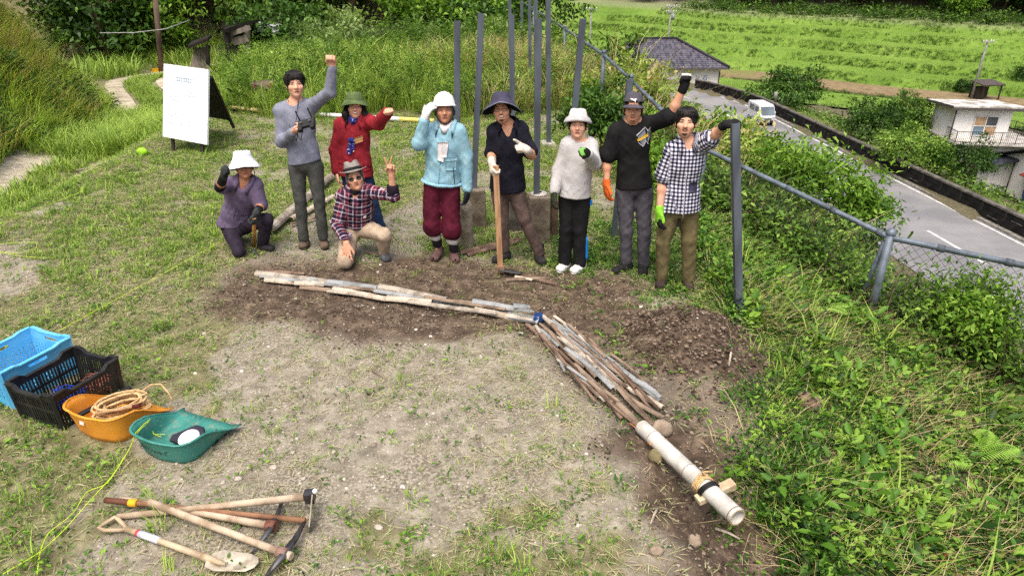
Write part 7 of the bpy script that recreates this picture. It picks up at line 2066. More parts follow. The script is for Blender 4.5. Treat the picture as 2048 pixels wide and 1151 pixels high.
    def trousers(s, m, e=.014, name='trousers', r=(1.0, 1.0, 1.0), fold=.003, seed=2, h=.0105, cuff=1.0, top=.06, ffreq=1.0, puff=None):
        l = s.Lr
        pr = [ell(s.pel + s.tup * .02, (s.bw * .93 + e, s.bd * .98 + e, .13), .05, s.tR), pl(s.pel + s.tup * top, s.tup)]
        for i in (0, 1):
            en = s.kn[i] + (s.an[i] - s.kn[i]) * cuff
            hipt = s.hip[i]; e2 = e * .45
            pr += [cap(hipt, s.kn[i], .079 * l * r[0] + e2, .055 * l * r[1] + e2, .022), cap(s.kn[i], en, .055 * l * r[1] + e2, .046 * l * r[2] + e2, .016)]
            if puff: pr += [ell(s.kn[i] + (en - s.kn[i]) * .75, np.array([puff, puff, puff * 1.0]), .05)]
        return sobj(name, pr, h, m, s.root, s.o, fold, seed, ffreq)
    def shoes(s, m, name='shoe', r=.040, sole=None, ankle=.0, split=False, h=.007):
        for i in (0, 1):
            a = s.an[i]; t_ = s.toe[i]; d = nrm_((t_ - a) * np.array([1, 1, 0])); g = gz(a[0], a[1]); gt = gz(t_[0], t_[1])
            lat = np.array([-d[1], d[0], 0])
            heel = np.array([a[0], a[1], max(a[2] - .075, g + .036)]) - d * .045; toe = np.array([t_[0], t_[1], gt + .032]) - d * .02
            if s.__dict__.get('free_feet'): heel = a - d * .03; toe = t_
            mid = (heel + toe) / 2
            pr = [cap(heel, mid, .036, .038, .03), cap(mid, toe, .040, .036, .03, np.array([0, 0, 1.0]), .8), cap(toe - lat * .012, toe + lat * .012, .030, None, .02)]
            if split: pr += [cap(toe + d * .005, toe + d * .04, .006, .007, .01, np.array([0, 0, 1.0]), 3.0, -1)]
            pr += [cap(heel + np.array([0, 0, .0]) + d * .025, a + np.array([0, 0, .02 + ankle]), .040, .040 + (.004 if ankle else 0), .03)]
            o = sobj(name, pr, h, m, s.root, s.o)
            if sole is not None:
                zz = np.array([0, 0, 1.0]); sp = [cap(heel - zz * .026, mid - zz * .026, .034, .038, .02, zz, .35), cap(mid - zz * .026, toe - zz * .02, .041, .038, .02, zz, .35)]
                sobj('sole', sp, .008, sole, o, s.o)
    def glove(s, i, m, cuffm=None, e=.003, cuff=.05, name='glove', backm=None):
        A = s.arms[i]; d = np.asarray(A.get('hdir', s.wr[i] - s.el[i]), float)
        pr = hand_prims(s.wr[i], d, np.asarray(A.get('palm', (0, -1, 0)), float), A.get('side', 1 if i == 0 else -1), A.get('pose', 'relaxed'), A.get('s', 1.0), e)
        fo = nrm_(s.wr[i] - s.el[i])
        o = sobj(name, pr + [cap(s.wr[i] - fo * (cuff * .5), s.wr[i] + fo * .012, .030 + e, .030 + e, .015)], .0062, m, s.root, s.o)
        if cuffm: sobj('cuff', [cap(s.wr[i] - fo * (cuff + .01), s.wr[i] - fo * .012, .034 + e, .033 + e, .01)], .007, cuffm, o, s.o)
        return o
    def tsurf(s, x, v, prims=None, e=.0):
        """a point of the garment's front: x to the viewer's right, v up from the pelvis"""
        t_ = np.linspace(.34, -.05, 60); X = s.pel + s.tr * x + s.tup * v + np.multiply.outer(t_, s.tf)
        d = sdf(prims or s.top_prims, X); k = int(np.argmax(d < 0))
        if d[k] >= 0: return X[30]
        if k > 0: X_ = X[k - 1] + (X[k] - X[k - 1]) * d[k - 1] / (d[k - 1] - d[k])
        else: X_ = X[k]
        return X_ + s.tf * e
    def patch(s, name, quad, m, parent=None, e=.005, n=6, k=4, th=.004):
        """a piece of cloth lying on the garment's front; quad = four (x, v) corners"""
        (a, b, c, d) = [np.array(q, float) for q in quad]; V = []
        for j in range(k + 1):
            for i in range(n + 1):
                q = (a * (1 - i / n) + b * i / n) * (1 - j / k) + (d * (1 - i / n) + c * i / n) * j / k
                V.append(s.tsurf(q[0], q[1], None, e + .004) - s.o)
        V = np.array(V); N = len(V); V2 = V - s.tf * th
        F = [(j * (n + 1) + i, j * (n + 1) + i + 1, (j + 1) * (n + 1) + i + 1, (j + 1) * (n + 1) + i) for j in range(k) for i in range(n)]
        ring = [i for i in range(n + 1)] + [(j + 1) * (n + 1) - 1 for j in range(1, k + 1)] + [k * (n + 1) + i for i in range(n - 1, -1, -1)] + [j * (n + 1) for j in range(k - 1, 0, -1)]
        F += [(a_, ring[(i + 1) % len(ring)], ring[(i + 1) % len(ring)] + N, a_ + N) for i, a_ in enumerate(ring)]
        return MB().add(np.concatenate([V, V2]), F, True).build(name, m, parent or s.root)
    def collar(s, m, h=.042, r=.062, gap=.9, parent=None, name='collar', pat=False, spread=1.0):
        b = s.nb + s.tf * .012; V = []; n = 26
        def top_at(di, rr):
            t_ = np.linspace(.13, -.12, 90); X = b + di * rr + np.multiply.outer(t_, s.tup); d = sdf(s.top_prims, X); k = int(np.argmax(d < 0))
            return t_[k] if d[k] < 0 else -.12
        for k in range(n + 1):
            a = -math.pi / 2 + gap * .5 + (2 * math.pi - gap) * k / n         # opens at the front (towards tf)
            ca, sa = math.cos(a), math.sin(a)
            di = s.tr * ca - s.tf * sa; di = s.tr * ca + s.tf * (-sa)
            fr = max(0, -sa) ** 2; w = .030 + .020 * spread * fr
            zi = max(top_at(di, r + .004), top_at(di, r + .02)); zo = top_at(di, r + w)
            V += [b + di * (r - .004) + s.tup * (zi - .01), b + di * (r + .002) + s.tup * (zi + .026 - .016 * fr), b + di * (r + w) + s.tup * (max(zo, -.08) + .010) + s.tf * (.006 * fr)]
        V = np.array(V); F = [(3 * k + q, 3 * k + q + 1, 3 * k + q + 4, 3 * k + q + 3) for k in range(n) for q in (0, 1)]
        me = np_mesh(name, V - s.o, np.array(F), None, {'pat': s.patt(V)} if pat else None, True); o = link(name, me, m, parent or s.root)
        sd = o.modifiers.new('cloth', 'SOLIDIFY'); sd.thickness = .005; sd.offset = 0; return o

def plaid_mat(name, kind):
    t = NT(name); u, v, w = t.sep(t.attr('pat', 'Vector'))
    def band(c, per, lo, hi, ph=0.0):
        f = t.math('FRACT', t.math('ADD', t.math('DIVIDE', c, per), 50.0 + ph))
        return t.math('MULTIPLY', t.math('GREATER_THAN', f, lo), t.math('LESS_THAN', f, hi))
    if kind == 'gingham':
        a = band(u, .030, 0, .5); b = band(v, .030, 0, .5)
        k = t.math('MULTIPLY', t.math('ADD', a, b), .5)
        col = t.ramp(k, [(0.0, srgb(226, 226, 232)), (0.5, srgb(108, 108, 132)), (1.0, srgb(24, 24, 36))])
    else:
        base = srgb(66, 28, 46)
        col = t.mix(t.math('MULTIPLY', band(u, .078, .0, .26), .75), base, srgb(128, 40, 60))
        col = t.mix(t.math('MULTIPLY', band(v, .078, .1, .36), .6), col, srgb(128, 40, 60))
        for c in (u, v):
            col = t.mix(t.math('MULTIPLY', band(c, .078, .42, .66), .8), col, srgb(30, 30, 52))
            col = t.mix(t.math('MULTIPLY', band(c, .078, .74, .88), .55), col, srgb(196, 190, 206))
            col = t.mix(t.math('MULTIPLY', band(c, .039, .50, .56), .5), col, srgb(214, 206, 214))
    w = t.node('ShaderNodeMapping', {'Vector': t.coord(), 'Rotation': (.5, .6, .3), 'Scale': (1, 1, .42)}).outputs[0]
    k = t.node('ShaderNodeTexNoise', {'Vector': w, 'Scale': 17.0, 'Detail': 4.0, 'Roughness': .5, 'Distortion': 1.6}, noise_type='RIDGED_MULTIFRACTAL').outputs['Fac']
    t.bump(k, .55, .016)
    return t.base(col, .85, 0, .15)
# ------------------------------------------------------------------ the nine people, from left to right
def chk(n, p):
    pass
SHOE_BR = cloth('brown_shoe_leather', srgb(112, 98, 84), srgb(78, 66, 56)); SHOE_BK = cloth('black_shoe', (.012, .012, .013), (.025, .025, .026)); SOLE = M('dark_sole', (.03, .028, .026), (.02, .02, .02), rough=.8)
SHOE_DK = cloth('dark_work_boot', srgb(58, 54, 56), srgb(38, 36, 38)); JIKA = cloth('tabi_brown', srgb(104, 82, 78), srgb(84, 64, 62)); WHITE_SHOE = cloth('white_shoe', srgb(232, 230, 228), srgb(206, 204, 204)); RUBBER = M('dusty_rubber', srgb(52, 48, 50), srgb(34, 32, 34), rough=.6)

# --- 1 man kneeling in a purple polo shirt
p = Person('man kneeling in a purple polo shirt and white hat, leftmost of the group', 6.25, SK_TAN, (489, 338), [(465, 370, -.05), (510, 369, -.05)], (471, 448, .1), [(460, 455, .08), (488, 452, .06)],
           [(478, 503, -.2), (533, 438, -.12)], [(464, 469, .2), (527, 485, -.02)], [(462, 462, .3), (545, 495, -.06)],
           [dict(elbow=(440, 374, -.25), wrist=(448, 352, -.44), hdir=(.25, -.5, .7), palm=(.8, .5, 0), pose='fist'), dict(elbow=(522, 411, -.08), wrist=(513, 425, -.29), hdir=(-.12, -.3, -.8), palm=(-.8, .35, .1), pose='grip')], faceY=-.16)
PURP = cloth('purple_polo', srgb(118, 104, 132), srgb(98, 86, 112))
sh_ = p.top('polo_shirt', PURP, .014, (472, 455), (.85, .95), .004, 3, vee=.05, flare=.02, hem_n=(0, 0, 1.0))
p.collar(PURP, .040); p.patch('placket', [(-.014, .30), (.014, .30), (.014, .17), (-.014, .17)], PURP, sh_, .004, 2, 6)
for v in (.27, .225, .18): MB().ball(p.tsurf(0, v, None, .008) - p.o, .006, 8, 5).build('button', M('dark_button', (.03, .02, .03)), sh_)
p.patch('pocket', [(.035, .24), (.105, .24), (.105, .15), (.035, .15)], PURP, sh_, .003)
for i in (0, 1):
    a = p.sh[i] + (p.el[i] - p.sh[i]) * .7
    sobj('sleeve_guard', [cap(a, p.el[i], .047, .043, .03), cap(p.el[i], p.wr[i] - (p.wr[i] - p.el[i]) * .05, .043, .034, .03)], .009, cloth('black_sleeve', (.010, .010, .011), (.018, .018, .019)), p.root, p.o, .002, 5)
GLV = cloth('dark_grey_glove', srgb(66, 70, 70), srgb(40, 44, 44)); p.glove(0, GLV); gl = p.glove(1, GLV)
p.trousers(cloth('dark_purple_trousers', srgb(54, 46, 60), srgb(40, 34, 46)), .018, fold=.004, top=.05)
p.shoes(RUBBER, 'boot', ankle=.06)
p.features(browh=-.001, brow=HAIRG); p.hair(HAIRG, .006, .075, -.02)
def glasses(p, m=FRAME, lens=None, r=(.021, .015), bridge=True):
    mb = MB(); an = np.linspace(0, 6.2832, 17)
    for sg in (-1, 1):
        ff = p.face_f(sg * .031, .006) + .012
        pts = [p.hp(sg * .033 + r[0] * math.cos(a), ff - abs(r[0] * math.cos(a) * sg + .0) * .10, .006 + r[1] * math.sin(a)) - p.o for a in an]
        mb.tube(pts, .0013, 4, caps=False)
        mb.tube([p.hp(sg * .054, ff - .002, .010) - p.o, p.hp(sg * .078, .0, .012) - p.o], .0013, 4)
        if lens:
            pl_ = np.array(pts[:-1]); N = len(pl_); mid = pl_.mean(0)
            MB().add(np.concatenate([pl_, pl_ - p.f * .003]), [tuple(range(N)), tuple(reversed(range(N, 2 * N)))] + [(i, (i + 1) % N, N + (i + 1) % N, N + i) for i in range(N)]).build('lens', lens, p.root)
    ff = p.face_f(0.0, .012) + .006
    mb.tube([p.hp(-.012, ff, .010) - p.o, p.hp(0, ff + .002, .013) - p.o, p.hp(.012, ff, .010) - p.o], .0013, 4)
    return mb.build('spectacles', m, p.root)
glasses(p)
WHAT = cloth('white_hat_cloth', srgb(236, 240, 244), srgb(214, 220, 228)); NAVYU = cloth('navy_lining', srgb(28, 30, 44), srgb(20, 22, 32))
def brim_side(x, y, z, a, r):
    return x, y, z
hat = p.lathe([(0, .128), (.05, .132), (.078, .120), (.083, .095), (.094, .060), (.128, .022), (.150, -.005), (.152, -.010)], 36, lambda x, y, z, a, r: (x, y, z + (.012 * math.sin(5 * a) * (r / .09 if r < .09 else 0) if z > .1 else 0) - (.028 * max(0, -math.sin(a)) + .02 * abs(math.cos(a))) * max(0, r - .1) / .05), -.10).build('hat', WHAT, p.root)
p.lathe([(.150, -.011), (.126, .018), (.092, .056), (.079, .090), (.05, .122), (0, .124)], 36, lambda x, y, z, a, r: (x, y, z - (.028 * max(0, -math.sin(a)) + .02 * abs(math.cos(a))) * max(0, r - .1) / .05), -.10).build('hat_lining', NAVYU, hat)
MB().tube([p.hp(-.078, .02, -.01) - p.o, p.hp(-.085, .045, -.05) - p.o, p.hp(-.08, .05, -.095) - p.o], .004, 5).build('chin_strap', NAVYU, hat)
b = p.hp(0, 0, 0)
# his hand hoe
top_, bot_ = P(509, 440, 6.25 - .34), GG(509, 499)
th = empty('hand_hoe', bot_, 0, 'short hand hoe held upright by the kneeling man in purple', 'hand hoe'); o_ = np.array(bot_)
top_[2] += .02
MB().tube([bot_ + (0, 0, .03) - o_, top_ - o_], [.016, .017], 8, flat=.7).build('handle', M('ochre_wood', srgb(196, 148, 82), srgb(158, 112, 58), scale=7, stretch=(4, 4, 1)), th)
q = GG(506, 509)
MB().add(np.array([bot_ + (-.045, -.02, .02), bot_ + (.01, -.03, .03), GG(520, 514) + (0, 0, .012), GG(497, 505) + (0, 0, .012), bot_ + (-.045, -.02, .014), bot_ + (.01, -.03, .024), GG(520, 514) + (0, 0, .006), GG(497, 505) + (0, 0, .006)]) - o_, [(0, 1, 2, 3), (7, 6, 5, 4), (0, 4, 5, 1), (1, 5, 6, 2), (2, 6, 7, 3), (3, 7, 4, 0)]).build('blade', STEEL, th)

# --- 2 man in the grey long sleeved shirt with the remote control
p = Person('man in a grey long sleeved shirt holding a remote control, one fist raised', 6.3, SK_FAIR, (592, 174), [(562, 222), (623, 212)], (611, 326), [(594, 333), (629, 332)], [(600, 398, -.03), (638, 397, -.03)], [(607, 475), (646, 473)], [(604, 494, -.06), (649, 491, -.06)],
           [dict(elbow=(563, 284, -.06), wrist=(587, 263, -.24), hdir=(.8, -.35, .25), palm=(.1, .25, 1), pose='grip'), dict(elbow=(660, 185, -.14), wrist=(665, 135, -.17), hdir=(.04, -.12, 1), palm=(0, -1, -.1), pose='fist', s=1.05)], yaw=3)
GREYS = cloth('grey_jersey', srgb(138, 142, 158), srgb(118, 122, 138))
p.top('shirt', GREYS, .012, (612, 322), (1.93, 1.93), .0035, 2, flare=.008, hem_n=nrm_(p.tup + np.array([-.13, 0, 0])))
p.trousers(cloth('dark_grey_trousers', srgb(84, 86, 82), srgb(66, 68, 65)), .012, fold=.0035, cuff=1.0, r=(1, .95, 1.0))
p.shoes(SHOE_BR, sole=SOLE); p.features(); p.hair(HAIRB, .014, .056, .012, -.042, 4)
MB().tube([p.nb + p.tr * -.045 + p.tf * .045 + p.tup * .045 - p.o, p.tsurf(-.05, .36, None, .008) - p.o, p.tsurf(-.01, .24, None, .01) - p.o, P(597, 256, 6.3 - .36) - p.o], .0028, 5).build('lanyard', M('black_cord', (.012, .012, .012)), p.root)
MB().tube([p.nb + p.tr * .05 + p.tf * .045 + p.tup * .045 - p.o, p.tsurf(.035, .36, None, .008) - p.o, p.tsurf(.03, .24, None, .01) - p.o, P(606, 254, 6.3 - .36) - p.o], .0028, 5).build('lanyard', M('black_cord', (0, 0, 0)), p.root)
MB().tube([p.wr[1] + (p.el[1] - p.wr[1]) * .08 - p.o, p.wr[1] + (p.el[1] - p.wr[1]) * .0 - p.o], .031, 10).build('watch_strap', BLACKP, p.root)
# remote control
q0 = P(613, 247, 6.3 - .37)
rc_ = empty('remote_control', q0, 0, 'black remote control with two aerials in the hand of the man in grey', 'remote control')
R_ = np.array(Euler((math.radians(35), math.radians(-14), 0)).to_matrix())
MB().box((0, 0, 0), (.15, .085, .035), R=R_).build('casing', BLACKP, rc_, bevel=.012)
for sx in (-1, 1):
    MB().box(R_ @ np.array([sx * .055, -.05, .0]), (.04, .05, .045), R=R_).build('grip', BLACKP, rc_, bevel=.01)
    MB().tube([R_ @ np.array([sx * .04, 0, .017]), R_ @ np.array([sx * .04, 0, .032])], [.008, .011], 8).build('joystick', M('grey_knob', srgb(90, 90, 92)), rc_)
    a = R_ @ np.array([sx * .055, .04, .01]); MB().bar(a, a + np.array([-.03, .0, .085]), .020, .008).build('aerial', BLACKP, rc_, bevel=.003)

# --- 3 man in the red jacket's front: plaid shirt and fedora
PLAID = plaid_mat('plaid_cloth', 'plaid'); GING = plaid_mat('gingham_cloth', 'gingham')
p = Person('man kneeling in a plaid shirt, grey fedora and sunglasses making a V sign', 6.05, SK_MID, (711, 361), [(687, 392, -.05), (737, 383, -.05)], (712, 449, .06), [(700, 457, .04), (728, 456, .04)],
           [(691, 522, -.32), (768, 470, -.16)], [(690, 493, .1), (768, 502, -.05)], [(690, 486, .2), (774, 513, -.12)],
           [dict(elbow=(674, 449, -.12), wrist=(693, 487, -.30), hdir=(.02, -.42, -.8), palm=(0, .85, -.5), pose='flat'), dict(elbow=(787, 391, -.14), wrist=(783, 350, -.17), hdir=(.02, -.05, 1), palm=(0, -1, 0), pose='V')], roll=9, faceY=-.16)
sh_ = p.top('plaid_shirt', PLAID, .015, (716, 455), (1.9, 1.25), .004, 7, vee=.05, flare=.02, pat=True, hem_n=(0, 0, 1.0), sr=1.08)
p.collar(PLAID, .042, pat=True)
MB().tube([p.tsurf(.0, v, None, .004) - p.o for v in (.32, .25, .18, .11)], .005, 5).build('placket', M('navy_placket', srgb(30, 30, 52)), sh_)
p.patch('pocket_paper', [(.075, .20), (.105, .205), (.10, .188), (.08, .186)], WHITE_WALL, sh_, .006)
sobj('neck_scarf', [cap(p.nb + p.tup * .01 + p.tf * .02, p.hp(0, -.01, -.085), .058, .054, .02)], .008, cloth('black_scarf', (.012, .012, .013), (.02, .02, .02)), p.root, p.o, .002)
sobj('rolled_cuff', [cap(p.el[1] + (p.wr[1] - p.el[1]) * .22, p.el[1] + (p.wr[1] - p.el[1]) * .36, .057, .055, .01)], .009, cloth('dark_plaid_lining', srgb(40, 32, 44), srgb(28, 24, 32)), p.root, p.o, .002)
p.trousers(cloth('beige_trousers', srgb(186, 168, 146), srgb(160, 142, 122)), .022, fold=.004, r=(1.05, 1.1, 1.0), top=.05)
p.shoes(cloth('grey_trainer', srgb(104, 106, 110), srgb(74, 76, 80)), sole=SOLE); p.features(eyes=False, mouth='smile', browh=.002); p.hair(HAIRG, .006, .078, -.015)
glasses(p, FRAME, LENS, (.026, .017))
FED = cloth('grey_felt', srgb(150, 146, 140), srgb(122, 118, 112)); 
def fed(x, y, z, a, r):
    if z > .085: z -= .022 * math.exp(-(x / .022) ** 2) * (1 if r < .07 else .5)
    if r > .10: z += .014 * abs(math.cos(a)) ** 2 - .012 * max(0, math.sin(a))
    return x, y, z
hat = p.lathe([(0, .150), (.035, .152), (.058, .146), (.070, .120), (.079, .085), (.084, .058), (.100, .054), (.128, .056), (.132, .053), (.128, .050), (.098, .048), (.080, .05), (.074, .085), (.06, .13), (0, .14)], 40, fed, -.04).build('fedora', FED, p.root)
p.lathe([(.0825, .086), (.0875, .060), (.0872, .058)], 36, None, -.04).build('hat_band', cloth('black_band', (.015, .015, .017), (.024, .024, .026)), hat)

# --- 4 woman in the red jacket
p = Person('woman in a red jacket and green bucket hat pointing her fist forward', 6.55, SK_FAIR, (710, 218), [(684, 251), (735, 244)], (713, 345), [(700, 352), (730, 352)], [(704, 410), (746, 408)], [(712, 464), (765, 462)], [(708, 478, -.1), (770, 477, -.1)],
           [dict(elbow=(671, 302, 0), wrist=(674, 343, -.04), palm=(1, .2, 0), pose='relaxed'), dict(elbow=(757, 247, -.20), wrist=(777, 223, -.41), hdir=(.22, -1, .45), palm=(0, .35, -1), pose='fist')], bw=.140, bd=.105, hs=.97, roll=-3)
REDJ = cloth('red_jacket', srgb(164, 48, 58), srgb(136, 36, 46))
sh_ = p.top('jacket', REDJ, .024, (712, 349), (1.95, 1.9), .004, 4, neck=.064, flare=.025, sr=1.05)
p.collar(REDJ, .05, .070, 1.2)
for sg in (-1, 1):
    p.patch('pocket_flap', [(sg * .05, .105), (sg * .155, .11), (sg * .15, .065), (sg * .10, .052)], REDJ, sh_, .010, th=.008)
MB().tube([p.tsurf(.0, v, None, .003) - p.o for v in np.linspace(.40, -.02, 9)], .004, 5).build('zip_flap', REDJ, sh_)
MB().ball(p.tsurf(.005, .245, None, .006) - p.o, .008, 8, 5).build('snap_button', WHITE_WALL, sh_)
p.trousers(cloth('blue_jeans', srgb(44, 62, 96), srgb(32, 46, 76)), .010, fold=.003)
p.shoes(SHOE_DK); p.features(mouth='smile', teeth=True, squint=.8, lipm=M('red_lips', srgb(178, 70, 74)))
hr = p.hair(HAIRB, .010, .07, -.05, -.10, 6)
pr = []
for sg in (-1, 1):
    pr += [cap(p.hp(sg * .078, -.01, .03), p.hp(sg * .092, .010, -.075), .026, .034, .03), cap(p.hp(sg * .092, .010, -.075), p.hp(sg * .088, .035, -.150), .034, .014, .03)]
pr.append(cap(p.hp(-.05, -.07, .0), p.hp(.05, -.07, -.11), .05, .05, .04))
sobj('long_hair', pr, .008, HAIRB, p.root, p.o, .004, 3, 1.6)
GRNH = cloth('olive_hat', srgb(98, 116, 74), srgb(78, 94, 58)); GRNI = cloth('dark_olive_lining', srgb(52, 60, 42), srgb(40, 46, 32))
def buck(x, y, z, a, r):
    if r > .10: z -= .030 * (abs(math.cos(a)) ** 2) * (r - .1) / .04
    return x, y, z
hat = p.lathe([(0, .128), (.06, .128), (.072, .120), (.082, .085), (.091, .052), (.118, .034), (.142, .012), (.144, .008)], 40, buck, -.06).build('bucket_hat', GRNH, p.root)
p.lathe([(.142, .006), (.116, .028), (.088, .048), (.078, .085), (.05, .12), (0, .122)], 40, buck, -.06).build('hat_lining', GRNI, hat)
p.lathe([(.0845, .087), (.0925, .056)], 36, None, -.06).build('hat_band', GRNH, hat)
t = NT('indigo_print'); n = t.noise(t.coord(), 60, 3); t.base(t.mix(t.sm(n, .6, .64), srgb(38, 44, 122), srgb(214, 214, 236)), .85)
a = p.nb + p.tf * .085 + p.tup * .0
sobj('bandana', [cap(p.nb + p.tup * .03 - p.tr * .05 + p.tf * .05, a, .024, .03, .02), cap(p.nb + p.tup * .04 + p.tr * .055 + p.tf * .04, a, .024, .03, .02), ell(p.tsurf(-.01, .35, None, .01), (.034, .026, .03), .02, p.tR)], .0075, t.m, p.root, p.o, .003, 8, 1.5)
p.patch('bandana_tail', [(-.035, .36), (.005, .36), (-.02, .215), (-.062, .225)], t.m, sh_, .012, 5, 7, .009); p.patch('bandana_tail', [(-.01, .36), (.025, .355), (.018, .27), (-.012, .26)], t.m, sh_, .016, 4, 5, .008)
p.patch('leather_tab', [(.02, .375), (.095, .40), (.095, .345), (.03, .325)], M('tan_leather', srgb(196, 148, 96), srgb(170, 122, 76)), sh_, .022, th=.01)
sobj('dark_cuff', [cap(p.wr[1] + (p.el[1] - p.wr[1]) * .18, p.wr[1] + (p.el[1] - p.wr[1]) * .02, .038, .036, .01)], .008, cloth('black_knit', (.014, .012, .014), (.022, .02, .022)), p.root, p.o)

# --- 5 man in the light blue work jacket and white helmet
p = Person('older man in a light blue work jacket and white safety helmet, saluting', 6.02, SK_TAN, (889, 226), [(863, 266), (917, 264)], (884, 359), [(868, 371), (899, 371)], [(863, 444, -.05), (902, 452, -.07)], [(875, 488), (908, 498, -.05)], [(867, 512, -.09), (911, 522, -.13)],
           [dict(elbow=(838, 287, -.10), wrist=(849, 239, -.13), hdir=(.40, -.05, 1), palm=(.6, .6, -.2), pose='relaxed'), dict(elbow=(932, 313), wrist=(935, 377, -.04), palm=(-1, .2, 0), pose='relaxed')], hs=.98)
BLUJ = cloth('light_blue_jacket', srgb(152, 194, 208), srgb(128, 172, 190))
sh_ = p.top('work_jacket', BLUJ, .024, (884, 361), (1.92, 1.98), .0045, 5, neck=.066, flare=.006, sr=1.05, vee=.06)
p.collar(BLUJ, .05, .072, 1.3, spread=1.3)
p.patch('pocket', [(.035, .235), (.125, .235), (.125, .13), (.035, .13)], BLUJ, sh_, .006); p.patch('pocket_flap', [(.03, .25), (.13, .25), (.13, .222), (.03, .215)], BLUJ, sh_, .012, th=.006)
MB().tube([p.tsurf(.065, v, None, .003) + p.tr * (.06 - .15 * v) - p.o for v in (.16, .08, .01)], .004, 5).build('side_zip', M('navy_zip', srgb(40, 48, 66)), sh_)
MB().tube([p.tsurf(-.02, v, None, .003) - p.o for v in np.linspace(.3, 0, 8)], .004, 5).build('front_seam', BLUJ, sh_)
sobj('waistband', [ell(p.pel - p.tup * .02, (p.bw + .05, p.bd + .045, .035), .02, p.tR)], .0095, BLUJ, sh_, p.o, .003)
p.trousers(cloth('maroon_knickers', srgb(92, 28, 46), srgb(68, 18, 34)), .026, 'baggy_trousers', (1.15, 1.25, 1.25), .0045, cuff=.28, top=.05, puff=.085)
for i in (0, 1):
    k = p.kn[i]; a = p.an[i]
    sobj('white_legging', [cap(k + (a - k) * .30, k + (a - k) * .58, .074, .064, .03)], .009, cloth('grey_white_cloth', srgb(206, 202, 200), srgb(172, 168, 168)), p.root, p.o, .004, 3)
    sobj('dark_sock', [cap(k + (a - k) * .5, a, .054, .043, .03)], .009, cloth('dark_sock', srgb(36, 34, 40), srgb(26, 24, 30)), p.root, p.o)
p.shoes(JIKA, 'split_toe_boot', split=True, ankle=.03)
p.features(brow=HAIRG, squint=.7); p.hair(HAIRG, .005, .08, -.025)
HELM = M('white_helmet', srgb(244, 244, 242), srgb(236, 236, 234), rough=.3, spec=.5)
hat = p.lathe([(0, .150), (.012, .151), (.05, .142), (.082, .112), (.097, .072), (.101, .040), (.108, .028), (.110, .024), (.104, .024), (.096, .04), (.09, .075), (.075, .108), (0, .14)], 40, lambda x, y, z, a, r: (x, y * (1.0 + (.10 * max(0, math.sin(a)) if r > .104 else 0)), z - (.012 * max(0, math.sin(a)) if r > .1 else 0) + (.004 if abs(x) < .012 and z > .1 else 0)), .02, sy=1.14).build('safety_helmet', HELM, p.root)
for sg in (-1, 1): MB().tube([p.hp(sg * .088, .01, .03) - p.o, p.hp(sg * .082, .02, -.03) - p.o, p.hp(sg * .05, .04, -.09) - p.o, p.hp(0, .06, -.112) - p.o], .005, 5).build('chin_strap', M('dark_strap', srgb(40, 36, 36)), hat)
sobj('ear_pad', [ell(p.hp(-.088, .0, -.012), (.012, .02, .026), .01, p.hR)], .007, M('dark_strap', (0, 0, 0)), hat, p.o)
TOW = cloth('white_towel', srgb(232, 228, 228), srgb(206, 202, 204))
sobj('neck_towel', [cap(p.nb + p.tup * .045 - p.tr * .055 + p.tf * .03, p.nb + p.tf * .09 - p.tup * .0, .026, .026, .02), cap(p.nb + p.tup * .045 + p.tr * .055 + p.tf * .03, p.nb + p.tf * .09, .026, .026, .02)], .0075, TOW, p.root, p.o, .003, 2, 1.5)
p.patch('towel_tail', [(-.048, .37), (.018, .38), (.012, .205), (-.040, .215)], TOW, sh_, .010, 5, 7, .010); p.patch('towel_tail', [(-.01, .38), (.045, .38), (.036, .25), (-.005, .245)], TOW, sh_, .016, 5, 6, .008)
p.glove(0, cloth('white_work_glove', srgb(226, 222, 222), srgb(196, 194, 198)), cloth('blue_glove_trim', srgb(90, 120, 150), srgb(70, 96, 124)))
p.glove(1, cloth('navy_glove', srgb(38, 42, 54), srgb(28, 30, 40)), cloth('white_work_glove', (0, 0, 0)))

# --- 6 man in the dark polo shirt and wide sun hat
p = Person('grinning man in navy polo shirt and wide dark sun hat leaning on a hoe', 5.98, SK_MID, (1002, 224), [(990, 262, -.1), (1041, 259, -.1)], (1015, 371), [(1000, 381), (1031, 381)], [(1004, 441, -.03), (1049, 437, -.05)], [(1008, 497, .0), (1079, 505, -.02)], [(988, 512, -.08), (1085, 525, -.12)],
           [dict(elbow=(983, 307, -.04), wrist=(984, 325, -.27), hdir=(.0, -.55, -.6), palm=(.85, .2, -.3), pose='grip'), dict(elbow=(1064, 311, -.12), wrist=(1054, 300, -.35), hdir=(-.6, -.45, .45), palm=(-.3, .6, -.7), pose='point')], faceY=-.24, roll=5, yaw=-6)
NAVP = cloth('navy_polo', srgb(38, 38, 50), srgb(26, 26, 36))
sh_ = p.top('polo_shirt', NAVP, .012, (1015, 376), (.95, .85), .004, 6, vee=.10, flare=.015)
p.collar(NAVP, .046, .066, 1.5, spread=1.4)
p.trousers(cloth('brown_work_trousers', srgb(104, 88, 82), srgb(80, 66, 62)), .016, fold=.005, r=(1, 1.0, 1.05))
p.patch('waist_flap', [(-.09, .02), (.09, .02), (.09, -.0), (-.09, -.0)], NAVP, sh_, .004)
p.shoes(SHOE_DK, 'work_boot', ankle=.05, sole=SOLE); p.features(mouth='smile', teeth=True, squint=.7); p.hair(HAIRB, .007, .075, -.02); glasses(p, M('thin_frame', srgb(120, 100, 80)), None, (.020, .014))
MST = M('stubble_black', (.02, .014, .012), (.04, .028, .022), scale=60)
